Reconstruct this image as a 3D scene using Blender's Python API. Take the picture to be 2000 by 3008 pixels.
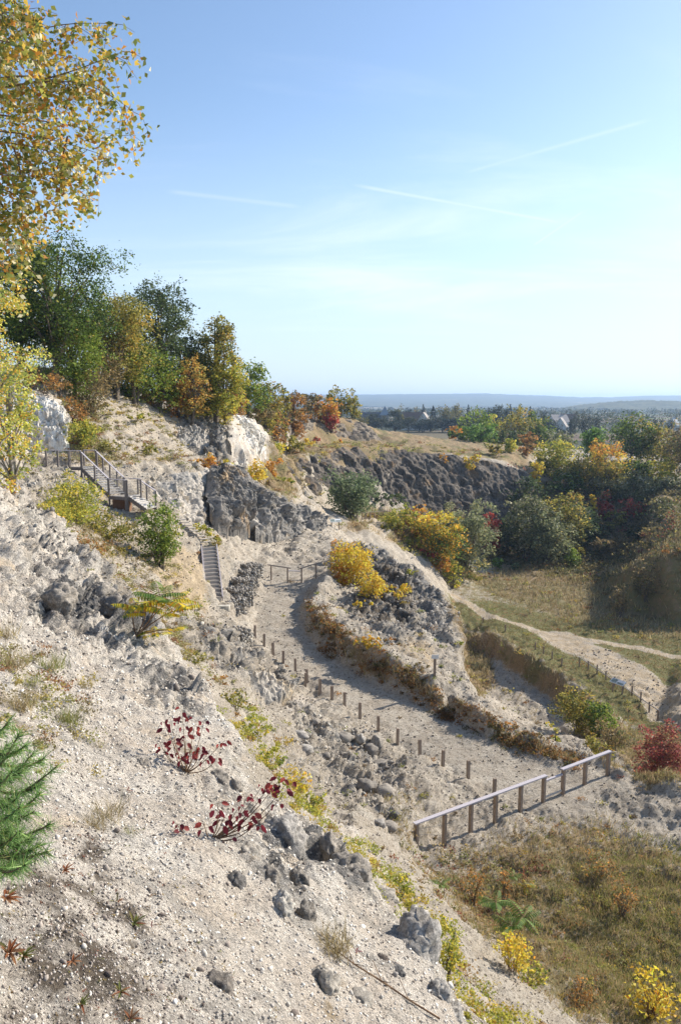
import bpy, math, random
import numpy as np
from mathutils import Vector, Matrix
from mathutils.bvhtree import BVHTree
from mathutils.geometry import delaunay_2d_cdt

for _o in list(bpy.data.objects):
    bpy.data.objects.remove(_o)
scene = bpy.context.scene
COL = scene.collection
R = math.radians
# ------------------------------------------------------------ camera
F = 2285.0
PITCH = R(8.07)
cp, sp = math.cos(PITCH), math.sin(PITCH)
cam_data = bpy.data.cameras.new('camera')
cam = bpy.data.objects.new('camera', cam_data)
COL.objects.link(cam)
cam_data.sensor_fit = 'VERTICAL'
cam_data.sensor_height = 23.7
cam_data.lens = 23.7 * F / 3008.0
cam_data.clip_start = 0.1
cam_data.clip_end = 30000
cam.location = (0, 0, 0)
cam.rotation_euler = (R(90) - PITCH, 0, 0)
scene.camera = cam
scene.render.resolution_x, scene.render.resolution_y = 680, 1024
scene.view_settings.view_transform = 'Standard'
scene.view_settings.look = 'None'
scene.view_settings.gamma = 1
scene.view_settings.exposure = 0.66
scene.view_settings.use_curve_mapping = False

SUN_AZ, SUN_EL = R(57), R(30)          # azimuth clockwise from +Y (towards +X)
SUNV = Vector((math.sin(SUN_AZ) * math.cos(SUN_EL), math.cos(SUN_AZ) * math.cos(SUN_EL), math.sin(SUN_EL)))
sd = bpy.data.lights.new('sun', 'SUN')
sun = bpy.data.objects.new('sun', sd)
COL.objects.link(sun)
sd.energy = 5.0
sd.angle = R(0.5)
sd.color = (1.0, 0.93, 0.82)
sun.rotation_euler = (-SUNV).to_track_quat('-Z', 'Y').to_euler()


def raydir(px, py):
    u = (px - 1000) / F
    v = (1504 - py) / F
    return Vector((u, cp + v * sp, -sp + v * cp))


def P(px, py, Y):
    d = raydir(px, py)
    return d * (Y / d.y)


# ------------------------------------------------------------ sky
world = bpy.data.worlds.new('World')
scene.world = world
world.use_nodes = True
wn, wl = world.node_tree.nodes, world.node_tree.links
wn.clear()
w_out = wn.new('ShaderNodeOutputWorld')
w_bg = wn.new('ShaderNodeBackground')
w_sky = wn.new('ShaderNodeTexSky')
w_sky.sky_type = 'NISHITA'
w_sky.sun_disc = False
w_sky.sun_elevation = SUN_EL
w_sky.sun_rotation = SUN_AZ
w_sky.altitude = 150
w_sky.air_density = 1.0
w_sky.dust_density = 0.6
w_sky.ozone_density = 2.2
w_bg.inputs['Strength'].default_value = 0.125


def wmath(op, a, b=None, c=None, clamp=False):
    n = wn.new('ShaderNodeMath')
    n.operation = op
    n.use_clamp = clamp
    for i, q in enumerate((a, b, c)):
        if q is None:
            continue
        if isinstance(q, (int, float)):
            n.inputs[i].default_value = q
        else:
            wl.new(q, n.inputs[i])
    return n.outputs[0]


w_tc = wn.new('ShaderNodeTexCoord')
DIR = w_tc.outputs['Generated']


def wdot(vec):
    n = wn.new('ShaderNodeVectorMath')
    n.operation = 'DOT_PRODUCT'
    wl.new(DIR, n.inputs[0])
    n.inputs[1].default_value = vec
    return n.outputs['Value']


def smooth(x, lo, hi):
    n = wn.new('ShaderNodeMapRange')
    n.interpolation_type = 'SMOOTHSTEP'
    wl.new(x, n.inputs[0])
    n.inputs[1].default_value = lo
    n.inputs[2].default_value = hi
    return n.outputs[0]


# thin high cloud: stretched noise on the plane of the cloud layer
w_sep = wn.new('ShaderNodeSeparateXYZ')
wl.new(DIR, w_sep.inputs[0])
zc = wmath('ADD', wmath('MAXIMUM', w_sep.outputs[2], 0.0), 0.12)
w_cmb = wn.new('ShaderNodeCombineXYZ')
wl.new(wmath('DIVIDE', w_sep.outputs[0], zc), w_cmb.inputs[0])
wl.new(wmath('DIVIDE', w_sep.outputs[1], zc), w_cmb.inputs[1])
w_map = wn.new('ShaderNodeMapping')
w_map.inputs['Rotation'].default_value = (0, 0, R(28))
w_map.inputs['Scale'].default_value = (0.45, 1.0, 1)
wl.new(w_cmb.outputs[0], w_map.inputs[0])
w_no = wn.new('ShaderNodeTexNoise')
w_no.inputs['Scale'].default_value = 1.0
w_no.inputs['Detail'].default_value = 8
w_no.inputs['Roughness'].default_value = 0.62
w_no.inputs['Distortion'].default_value = 0.6
wl.new(w_map.outputs[0], w_no.inputs['Vector'])
veil = smooth(w_no.outputs['Fac'], 0.45, 0.78)
veil = wmath('MULTIPLY', veil, smooth(w_sep.outputs[2], 0.55, 0.2))
veil = wmath('MULTIPLY', veil, smooth(w_sep.outputs[2], 0.02, 0.15))
veil = wmath('MULTIPLY', veil, 0.42)


def contrail(a, b, width, strength):
    d1, d2 = raydir(*a).normalized(), raydir(*b).normalized()
    n = d1.cross(d2).normalized()
    mid = (d1 + d2).normalized()
    along = (d2 - d1).normalized()
    half = (d2 - d1).length / 2
    dist = wmath('ABSOLUTE', wdot(n))
    core = smooth(dist, width, 0.0)
    ends = smooth(wmath('ABSOLUTE', wdot(along)), half, half * 0.75)
    return wmath('MULTIPLY', wmath('MULTIPLY', core, ends), strength)


for args in (((1020, 540), (1690, 662), 0.0034, 0.24), ((1340, 515), (1930, 345), 0.0032, 0.14),
             ((1560, 725), (1720, 615), 0.002, 0.2), ((480, 560), (900, 610), 0.004, 0.12)):
    veil = wmath('MAXIMUM', veil, contrail(*args))
# the whitening of the air towards the horizon
w_hz = wn.new('ShaderNodeMix')
w_hz.data_type = 'RGBA'
wl.new(wmath('MULTIPLY', smooth(w_sep.outputs[2], 0.36, -0.02), 0.8), w_hz.inputs[0])
wl.new(w_sky.outputs[0], w_hz.inputs[6])
w_hz.inputs[7].default_value = (3.8, 4.65, 5.7, 1)
w_mix = wn.new('ShaderNodeMix')
w_mix.data_type = 'RGBA'
wl.new(veil, w_mix.inputs[0])
wl.new(w_hz.outputs[2], w_mix.inputs[6])
w_mix.inputs[7].default_value = (6.6, 6.8, 7.2, 1)
wl.new(w_mix.outputs[2], w_bg.inputs['Color'])
wl.new(w_bg.outputs[0], w_out.inputs['Surface'])
# ------------------------------------------------------------ numeric noise
def _hash(ix, iy, iz, seed):
    h = (ix * 374761393 + iy * 668265263 + iz * 2147483647 + seed * 1274126177) & 0xffffffff
    h = ((h ^ (h >> 13)) * 1274126177) & 0xffffffff
    h = ((h ^ (h >> 16)) * 2246822519) & 0xffffffff
    return (h ^ (h >> 15)) & 0xffffffff


def vnoise(p, seed=0):
    """gradient noise, p (N,3) -> about -1..1"""
    i = np.floor(p).astype(np.int64)
    f = p - i
    w = f * f * f * (f * (f * 6 - 15) + 10)
    out = 0
    for dx in (0, 1):
        wx = w[:, 0] if dx else 1 - w[:, 0]
        for dy in (0, 1):
            wy = w[:, 1] if dy else 1 - w[:, 1]
            for dz in (0, 1):
                wz = w[:, 2] if dz else 1 - w[:, 2]
                h = _hash(i[:, 0] + dx, i[:, 1] + dy, i[:, 2] + dz, seed)
                gx = (h & 1023) / 511.5 - 1
                gy = ((h >> 10) & 1023) / 511.5 - 1
                gz = ((h >> 20) & 1023) / 511.5 - 1
                out = out + wx * wy * wz * (gx * (f[:, 0] - dx) + gy * (f[:, 1] - dy) + gz * (f[:, 2] - dz))
    return out * 1.5


def fbm(p, scale, octv=4, seed=0, gain=0.5, ridged=False):
    p = p * scale
    out, a, tot = 0, 1.0, 0
    for k in range(octv):
        n = vnoise(p, seed + k * 17)
        if ridged:
            n = 1 - 2 * np.abs(n)
        out = out + a * n
        tot += a
        a *= gain
        p = p * 2.07 + 3.1
    return out / tot


def worley(p, seed=0):
    """F1, F2 and a random value per cell"""
    i = np.floor(p).astype(np.int64)
    n = len(p)
    f1 = np.full(n, 9.0)
    f2 = np.full(n, 9.0)
    cid = np.zeros(n)
    for dx in (-1, 0, 1):
        for dy in (-1, 0, 1):
            for dz in (-1, 0, 1):
                c0, c1, c2 = i[:, 0] + dx, i[:, 1] + dy, i[:, 2] + dz
                h = _hash(c0, c1, c2, seed)
                q0 = c0 + (h & 1023) / 1023 - p[:, 0]
                q1 = c1 + ((h >> 10) & 1023) / 1023 - p[:, 1]
                q2 = c2 + ((h >> 20) & 1023) / 1023 - p[:, 2]
                d = np.sqrt(q0 * q0 + q1 * q1 + q2 * q2)
                near = d < f1
                f2 = np.where(near, f1, np.minimum(f2, d))
                cid = np.where(near, ((h >> 5) & 4095) / 4095.0, cid)
                f1 = np.where(near, d, f1)
    return f1, f2, cid


def facets(p, seed=0, tilt=1.1):
    """angular broken-stone relief: every cell is a tilted plane of its own; also returns crack depth"""
    i = np.floor(p).astype(np.int64)
    n = len(p)
    f1 = np.full(n, 9.0)
    f2 = np.full(n, 9.0)
    hh = np.zeros(n)
    for dx in (-1, 0, 1):
        for dy in (-1, 0, 1):
            for dz in (-1, 0, 1):
                c0, c1, c2 = i[:, 0] + dx, i[:, 1] + dy, i[:, 2] + dz
                h = _hash(c0, c1, c2, seed)
                q0 = c0 + (h & 1023) / 1023 - p[:, 0]
                q1 = c1 + ((h >> 10) & 1023) / 1023 - p[:, 1]
                q2 = c2 + ((h >> 20) & 1023) / 1023 - p[:, 2]
                d = np.sqrt(q0 * q0 + q1 * q1 + q2 * q2)
                k = _hash(c0, c1, c2, seed + 77)
                g = (((k & 1023) / 511.5 - 1) * q0 + (((k >> 10) & 1023) / 511.5 - 1) * q1 + (((k >> 20) & 1023) / 511.5 - 1) * q2) * tilt + ((k >> 3) & 511) / 511.0
                near = d < f1
                f2 = np.where(near, f1, np.minimum(f2, d))
                hh = np.where(near, g, hh)
                f1 = np.where(near, d, f1)
    return hh, np.clip((f2 - f1) / 0.22, 0, 1)


def sstep(x, a, b):
    t = np.clip((x - a) / (b - a), 0, 1)
    return t * t * (3 - 2 * t)


# ------------------------------------------------------------ object helpers
def tag(o, label=None, cat=None, group=None, kind=None):
    if label:
        o['label'] = label
    if cat:
        o['category'] = cat
    if group:
        o['group'] = group
    if kind:
        o['kind'] = kind
    return o


def empty(name, loc=(0, 0, 0), label=None, cat=None, group=None):
    o = bpy.data.objects.new(name, None)
    o.empty_display_size = 0.2
    o.location = loc
    COL.objects.link(o)
    return tag(o, label, cat, group)


def np_mesh(name, V, Fq, mat=None, parent=None, smooth=False, cols=None, attrs=None, loc=None):
    """V (n,3), Fq (m,k) numpy -> object"""
    V = np.asarray(V, dtype=np.float32)
    Fq = np.asarray(Fq, dtype=np.int32)
    me = bpy.data.meshes.new(name)
    k = Fq.shape[1]
    me.vertices.add(len(V))
    me.vertices.foreach_set('co', V.ravel())
    me.loops.add(Fq.size)
    me.loops.foreach_set('vertex_index', Fq.ravel())
    me.polygons.add(len(Fq))
    me.polygons.foreach_set('loop_start', np.arange(0, Fq.size, k, dtype=np.int32))
    me.polygons.foreach_set('loop_total', np.full(len(Fq), k, dtype=np.int32))
    me.update(calc_edges=True)
    if smooth:
        me.polygons.foreach_set('use_smooth', np.ones(len(Fq), dtype=bool))
    if cols is not None:
        c = np.ones((len(V), 4), dtype=np.float32)
        c[:, :cols.shape[1]] = cols
        a = me.color_attributes.new('col', 'FLOAT_COLOR', 'POINT')
        a.data.foreach_set('color', c.ravel())
    for an, av in (attrs or {}).items():
        av = np.asarray(av, dtype=np.float32)
        if av.ndim == 1:
            a = me.attributes.new(an, 'FLOAT', 'POINT')
            a.data.foreach_set('value', av)
        else:
            c = np.ones((len(V), 4), dtype=np.float32)
            c[:, :av.shape[1]] = av
            a = me.attributes.new(an, 'FLOAT_COLOR', 'POINT')
            a.data.foreach_set('color', c.ravel())
    if mat:
        me.materials.append(mat)
    o = bpy.data.objects.new(name, me)
    COL.objects.link(o)
    if parent:
        o.parent = parent
    if loc is not None:
        o.location = loc
    return o


class MB:
    """collects simple solids into one mesh"""
    def __init__(self):
        self.v, self.f = [], []

    def hexa(self, c):
        b = len(self.v)
        self.v += [tuple(q) for q in c]
        for q in ((0, 3, 2, 1), (4, 5, 6, 7), (0, 1, 5, 4), (1, 2, 6, 5), (2, 3, 7, 6), (3, 0, 4, 7)):
            self.f.append(tuple(b + i for i in q))

    def box(self, x0, x1, y0, y1, z0, z1):
        self.hexa([(x0, y0, z0), (x1, y0, z0), (x1, y1, z0), (x0, y1, z0), (x0, y0, z1), (x1, y0, z1), (x1, y1, z1), (x0, y1, z1)])

    def beam(self, a, b, w, h, up=(0, 0, 1)):
        """rectangular bar from a to b, width w, height h"""
        a, b = Vector(a), Vector(b)
        d = (b - a).normalized()
        up = Vector(up)
        if abs(d.dot(up)) > 0.98:
            up = Vector((0, 1, 0))
        s = d.cross(up).normalized() * w / 2
        t = s.cross(d).normalized() * h / 2
        self.hexa([a - s - t, a + s - t, b + s - t, b - s - t, a - s + t, a + s + t, b + s + t, b - s + t])

    def tube(self, pts, rad, n=6):
        """tapered tube through points, rad: number or list"""
        pts = [Vector(q) for q in pts]
        if isinstance(rad, (int, float)):
            rad = [rad] * len(pts)
        base = len(self.v)
        for i, q in enumerate(pts):
            d = (pts[min(i + 1, len(pts) - 1)] - pts[max(i - 1, 0)])
            d = d.normalized() if d.length > 1e-9 else Vector((0, 0, 1))
            ref = Vector((1, 0, 0)) if abs(d.x) < 0.9 else Vector((0, 1, 0))
            s = d.cross(ref).normalized()
            t = d.cross(s)
            for k in range(n):
                an = 2 * math.pi * k / n
                self.v.append(tuple(q + (s * math.cos(an) + t * math.sin(an)) * rad[i]))
        for i in range(len(pts) - 1):
            for k in range(n):
                k2 = (k + 1) % n
                self.f.append((base + i * n + k, base + i * n + k2, base + (i + 1) * n + k2, base + (i + 1) * n + k))
        self.f.append(tuple(base + k for k in range(n)))
        self.f.append(tuple(base + (len(pts) - 1) * n + k for k in reversed(range(n))))

    def poly(self, pts):
        b = len(self.v)
        self.v += [tuple(q) for q in pts]
        self.f.append(tuple(range(b, b + len(pts))))

    def build(self, name, mat, parent=None, smooth=False, loc=None):
        me = bpy.data.meshes.new(name)
        me.from_pydata(self.v, [], self.f)
        me.update()
        if smooth:
            for p in me.polygons:
                p.use_smooth = True
        if mat:
            me.materials.append(mat)
        o = bpy.data.objects.new(name, me)
        COL.objects.link(o)
        if parent:
            o.parent = parent
        if loc is not None:
            o.location = loc
        return o


# ------------------------------------------------------------ material helper
class Mat:
    def __init__(self, name, rough=0.9):
        self.m = bpy.data.materials.new(name)
        self.m.use_nodes = True
        self.n = self.m.node_tree.nodes
        self.l = self.m.node_tree.links
        self.b = self.n['Principled BSDF']
        self.b.inputs['Roughness'].default_value = rough
        self.b.inputs['Specular IOR Level'].default_value = 0.2
        self.out = self.n['Material Output']

    def inp(self, sock, q):
        if isinstance(q, (int, float)):
            sock.default_value = q
        elif isinstance(q, tuple):
            sock.default_value = q if len(q) == 4 or sock.type == 'VECTOR' else (*q, 1)
        else:
            self.l.new(q, sock)

    def pos(self):
        g = self.n.new('ShaderNodeNewGeometry')
        return g.outputs['Position']

    def obj(self):
        g = self.n.new('ShaderNodeTexCoord')
        return g.outputs['Object']

    def attr(self, name):
        a = self.n.new('ShaderNodeAttribute')
        a.attribute_name = name
        return a

    def noise(self, vec, scale, detail=5, rough=0.6, dist=0.0, out='Fac'):
        t = self.n.new('ShaderNodeTexNoise')
        t.inputs['Scale'].default_value = scale
        t.inputs['Detail'].default_value = detail
        t.inputs['Roughness'].default_value = rough
        t.inputs['Distortion'].default_value = dist
        self.l.new(vec, t.inputs['Vector'])
        return t.outputs[out]

    def voro(self, vec, scale, feature='F1', out='Distance', rnd=1.0):
        t = self.n.new('ShaderNodeTexVoronoi')
        t.feature = feature
        t.inputs['Scale'].default_value = scale
        t.inputs['Randomness'].default_value = rnd
        self.l.new(vec, t.inputs['Vector'])
        return t.outputs[out]

    def mapping(self, vec, scale=(1, 1, 1), rot=(0, 0, 0)):
        t = self.n.new('ShaderNodeMapping')
        t.inputs['Scale'].default_value = scale
        t.inputs['Rotation'].default_value = rot
        self.l.new(vec, t.inputs[0])
        return t.outputs[0]

    def ramp(self, x, lo, hi, a=0.0, b=1.0):
        t = self.n.new('ShaderNodeMapRange')
        t.interpolation_type = 'SMOOTHSTEP'
        self.l.new(x, t.inputs[0])
        for i, q in enumerate((lo, hi, a, b)):
            t.inputs[i + 1].default_value = q
        return t.outputs[0]

    def math(self, op, a, b=0.0, clamp=False):
        t = self.n.new('ShaderNodeMath')
        t.operation = op
        t.use_clamp = clamp
        self.inp(t.inputs[0], a)
        self.inp(t.inputs[1], b)
        return t.outputs[0]

    def mix(self, f, a, b, mode='MIX'):
        t = self.n.new('ShaderNodeMix')
        t.data_type = 'RGBA'
        t.blend_type = mode
        self.inp(t.inputs[0], f)
        self.inp(t.inputs[6], a)
        self.inp(t.inputs[7], b)
        return t.outputs[2]

    def bump(self, h, strength=0.5, dist=0.02, normal=None):
        t = self.n.new('ShaderNodeBump')
        t.inputs['Strength'].default_value = strength
        t.inputs['Distance'].default_value = dist
        self.l.new(h, t.inputs['Height'])
        if normal is not None:
            self.l.new(normal, t.inputs['Normal'])
        return t.outputs[0]

    def fin(self, col, normal=None):
        self.inp(self.b.inputs['Base Color'], col)
        if normal is not None:
            self.l.new(normal, self.b.inputs['Normal'])
        return self.m
# ------------------------------------------------------------ materials of the ground
def rock_colour(M, p, base='grey'):
    """mottled grey limestone colour"""
    n1 = M.noise(p, 0.7, 6, 0.6)
    n2 = M.noise(p, 5.0, 6, 0.7)
    a = M.mix(M.ramp(n1, 0.35, 0.65), (0.38, 0.35, 0.31), (0.24, 0.23, 0.215))
    b = M.mix(M.ramp(n2, 0.42, 0.62), (0.14, 0.135, 0.13), a)
    return b


def make_ground_mat():
    M = Mat('quarry_ground', 0.95)
    p = M.pos()
    za = M.attr('zone_a')      # r chalk, g grey rock, b brown dry grass
    zb = M.attr('zone_b')      # r green grass, g ochre sand, b painted shade of the right bank and dark soil
    sa = M.n.new('ShaderNodeSeparateColor')
    M.l.new(za.outputs['Color'], sa.inputs[0])
    sb = M.n.new('ShaderNodeSeparateColor')
    M.l.new(zb.outputs['Color'], sb.inputs[0])
    nf = M.noise(p, 6.0, 9, 0.72)
    nm = M.noise(p, 1.1, 8, 0.65)
    nl = M.noise(p, 0.22, 6, 0.6)
    nvf = M.noise(p, 45.0, 4, 0.75)
    # pale gravelly dirt
    dirt = M.mix(M.ramp(nm, 0.35, 0.68), (0.45, 0.38, 0.295), (0.60, 0.53, 0.43))
    dirt = M.mix(M.ramp(nf, 0.50, 0.66), dirt, (0.20, 0.165, 0.12))
    dirt = M.mix(M.ramp(nvf, 0.56, 0.70), dirt, (0.62, 0.57, 0.49))
    chalk = M.mix(M.ramp(nm, 0.38, 0.66), (0.80, 0.73, 0.63), (0.66, 0.56, 0.45))
    chalk = M.mix(M.ramp(nf, 0.53, 0.68), chalk, (0.42, 0.38, 0.34))
    chalk = M.mix(M.ramp(nvf, 0.55, 0.68), chalk, (0.55, 0.49, 0.42))
    stn = M.noise(M.mapping(p, (0.55, 2.0, 1.2), (0, 0, 0.6)), 1.3, 8, 0.68, 0.5)
    chalk = M.mix(M.math('MULTIPLY', M.ramp(stn, 0.50, 0.62), 0.75), chalk, (0.42, 0.385, 0.335))
    oc = M.noise(p, 0.8, 5, 0.6, 0.4)
    chalk = M.mix(M.math('MULTIPLY', M.ramp(oc, 0.56, 0.68), 0.6), chalk, (0.72, 0.56, 0.38))
    rock = rock_colour(M, p)
    rock = M.mix(M.ramp(nvf, 0.5, 0.7), rock, (0.40, 0.38, 0.355))
    brown = M.mix(M.ramp(nf, 0.36, 0.64), (0.23, 0.15, 0.08), (0.42, 0.31, 0.17))
    brown = M.mix(M.ramp(nl, 0.45, 0.65), brown, (0.20, 0.175, 0.07))
    green = M.mix(M.ramp(nf, 0.36, 0.64), (0.11, 0.12, 0.035), (0.25, 0.225, 0.085))
    green = M.mix(M.ramp(nm, 0.5, 0.68), green, (0.31, 0.19, 0.085))
    sand = M.mix(M.ramp(nm, 0.35, 0.65), (0.60, 0.47, 0.31), (0.44, 0.34, 0.22))
    sand = M.mix(M.ramp(nf, 0.58, 0.7), sand, (0.30, 0.23, 0.15))
    soil_shade = M.mix(M.ramp(nf, 0.4, 0.6), (0.05, 0.04, 0.03), (0.17, 0.135, 0.10))
    w = M.math('MULTIPLY', M.math('SUBTRACT', M.math('ADD', nf, nm), 1.0), 1.3)

    def zone(ch):
        return M.ramp(M.math('ADD', ch, w), 0.38, 0.62)
    c = M.mix(zone(sa.outputs[0]), dirt, chalk)
    c = M.mix(zone(sb.outputs[1]), c, sand)
    c = M.mix(zone(sa.outputs[1]), c, rock)
    c = M.mix(zone(sb.outputs[2]), c, soil_shade)
    c = M.mix(zone(sa.outputs[2]), c, brown)
    c = M.mix(zone(sb.outputs[0]), c, green)
    # farmland beyond the quarry: ploughed earth, stubble, hedged pasture
    fl = M.attr('far').outputs['Fac']
    fv = M.voro(M.mapping(p, (1, 1.9, 0), (0, 0, 0.35)), 0.0062, 'F1', 'Color')
    fs = M.n.new('ShaderNodeSeparateColor')
    M.l.new(fv, fs.inputs[0])
    fc = M.mix(M.ramp(fs.outputs[0], 0.45, 0.5), (0.17, 0.115, 0.075), (0.13, 0.16, 0.05))
    fc = M.mix(M.ramp(fs.outputs[1], 0.72, 0.75), fc, (0.30, 0.25, 0.13))
    fc = M.mix(M.ramp(fs.outputs[2], 0.55, 0.6), fc, (0.035, 0.05, 0.022))
    c = M.mix(fl, c, fc)
    peb = M.voro(p, 26.0, 'F1', 'Distance')
    peb2 = M.voro(p, 75.0, 'F1', 'Distance')
    pc = M.voro(p, 26.0, 'F1', 'Color')
    sp_ = M.n.new('ShaderNodeSeparateColor')
    M.l.new(pc, sp_.inputs[0])
    # loose grains: some grains darker, gaps between the finest ones darker too
    c = M.mix(M.math('MULTIPLY', M.ramp(sp_.outputs[0], 0.55, 1.0), 0.45), c, M.mix(0.6, c, (0.10, 0.085, 0.07)))
    c = M.mix(M.math('MULTIPLY', M.ramp(peb2, 0.42, 0.62), 0.5), c, M.mix(0.55, c, (0.08, 0.07, 0.06)))
    b1 = M.bump(nf, 0.9, 0.14)
    b1 = M.bump(M.math('MULTIPLY', peb, -1.0), 0.6, 0.03, b1)
    b1 = M.bump(M.math('MULTIPLY', peb2, -1.0), 0.6, 0.012, b1)
    b2 = M.bump(nvf, 0.8, 0.03, b1)
    return M.fin(c, b2)


MAT_GROUND = make_ground_mat()

# ------------------------------------------------------------ terrain control lines
TP = []


def interp_line(pts, step):
    out = []
    for a, b in zip(pts[:-1], pts[1:]):
        n = max(1, int(math.ceil((b - a).length / step)))
        for k in range(n):
            out.append(a.lerp(b, k / n))
    out.append(pts[-1])
    return out


def LW(pts, step=3.0):
    TP.extend(interp_line([Vector(a) for a in pts], step))


def plane_z(px, py, z):
    d = raydir(px, py)
    return d * (z / d.z)


def c3(a):
    """(sight column, sight row, distance>0 or level<0) -> world point"""
    return P(*a) if a[2] > 0 else plane_z(*a)


def in_poly(x, y, poly):
    c = False
    for (ax, ay), (bx, by) in zip(poly, poly[1:] + poly[:1]):
        if (ay > y) != (by > y) and x < (bx - ax) * (y - ay) / (by - ay) + ax:
            c = not c
    return c


def survey(outline, ctrl, step):
    """surveyed points of one continuous piece of ground; between them the surface is planar"""
    flat, inv = [], []
    for a in ctrl:
        flat.append(Vector((a[0], a[1])))
        inv.append(1.0 / c3(a).y)
    r_ = delaunay_2d_cdt(flat, [], [], 0, 1e-4)
    tv = [Vector((v.x, v.y, inv[o[0]] * 1e4)) for v, o in zip(r_[0], r_[3])]
    bv = BVHTree.FromPolygons(tv, [tuple(f) for f in r_[2]])
    xs, ys = [q[0] for q in outline], [q[1] for q in outline]
    y = min(ys)
    while y <= max(ys):
        x = min(xs)
        while x <= max(xs):
            if in_poly(x, y, outline):
                h = bv.ray_cast(Vector((x, y, 1e5)), Vector((0, 0, -1)))
                if h[0]:
                    TP.append(P(x, y, 1e4 / h[0].z))
            x += step
        y += step
    for a in ctrl:
        if in_poly(a[0], a[1], outline):
            TP.append(c3(a))


def line(pts, step=0.6):
    TP.extend(interp_line([c3(a) for a in pts], step))


# ---- foreground spur
LW([(-0.6, -2, -1.6), (0.6, -2, -2.2)])
LW([(-4, -2, -.6), (-4, 2, -.9), (-5.5, 6, -1.2), (-9, 12, -1.6), (-14, 20, -1.8), (-20, 32, -2.0)])
LW([(-0.9, 1.0, -1.75), (0.0, 1.2, -2.35), (0.9, 1.4, -3.2)])
EDGE = [(1340, 3008, 4.6), (1290, 2880, 5.3), (1285, 2750, 6.0), (1150, 2660, 6.6), (1110, 2560, 7.2), (1000, 2490, 7.8), (900, 2410, 8.2),
        (755, 2290, 8.6), (700, 2150, 9.2), (640, 2080, 10.2), (560, 1980, 11.8), (490, 1890, 13.5), (420, 1770, 17), (290, 1690, 20),
        (230, 1600, 24), (150, 1530, 28), (60, 1440, 32), (-60, 1370, 36), (-200, 1320, 40)]
SP = [(-200, 3008, 2.1), (0, 3008, 2.3), (500, 3008, 2.8), (1000, 3008, 3.6),
      (-200, 2600, 2.9), (0, 2600, 3.2), (300, 2700, 3.4), (600, 2700, 3.9), (900, 2700, 4.7), (1100, 2850, 4.5),
      (-200, 2300, 4), (0, 2300, 4.5), (300, 2400, 4.8), (600, 2400, 5.6), (900, 2550, 6.2), (600, 2250, 7.2), (300, 2100, 7.6), (0, 2000, 7),
      (-200, 2000, 6), (-200, 1700, 11), (0, 1700, 12), (300, 1900, 11), (480, 2000, 10.5), (0, 1550, 19), (150, 1700, 15.5), (330, 1800, 14), (-200, 1500, 20)]
survey([(-200, 3008), (1340, 3008), (1290, 2880), (1285, 2750), (1150, 2660), (1110, 2560), (1000, 2490), (900, 2410), (755, 2290), (700, 2150), (640, 2080),
        (560, 1980), (490, 1890), (420, 1770), (290, 1690), (230, 1600), (150, 1530), (60, 1440), (-60, 1370), (-200, 1320)], SP + EDGE, 22)
line(EDGE, 0.3)
for e in EDGE:
    q = P(*e)
    dx = 0.4 + e[2] * 0.02
    TP.append(q + Vector((dx, dx * .6, -1.3 - e[2] * .03)))
for e in EDGE[:11]:
    q = P(*e)
    dx = 1.8 + e[2] * 0.05
    TP.append(q + Vector((dx, dx, -3.9 - e[2] * .03)))
LW([(1.2, 3.4, -5.2), (2.4, 3.0, -7.0), (5, 3, -10.0), (10, 4, -14.8), (16, 5, -16.5)])
LW([(14, 12, -16.6), (22, 16, -16.8), (30, 5, -17)])

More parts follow.
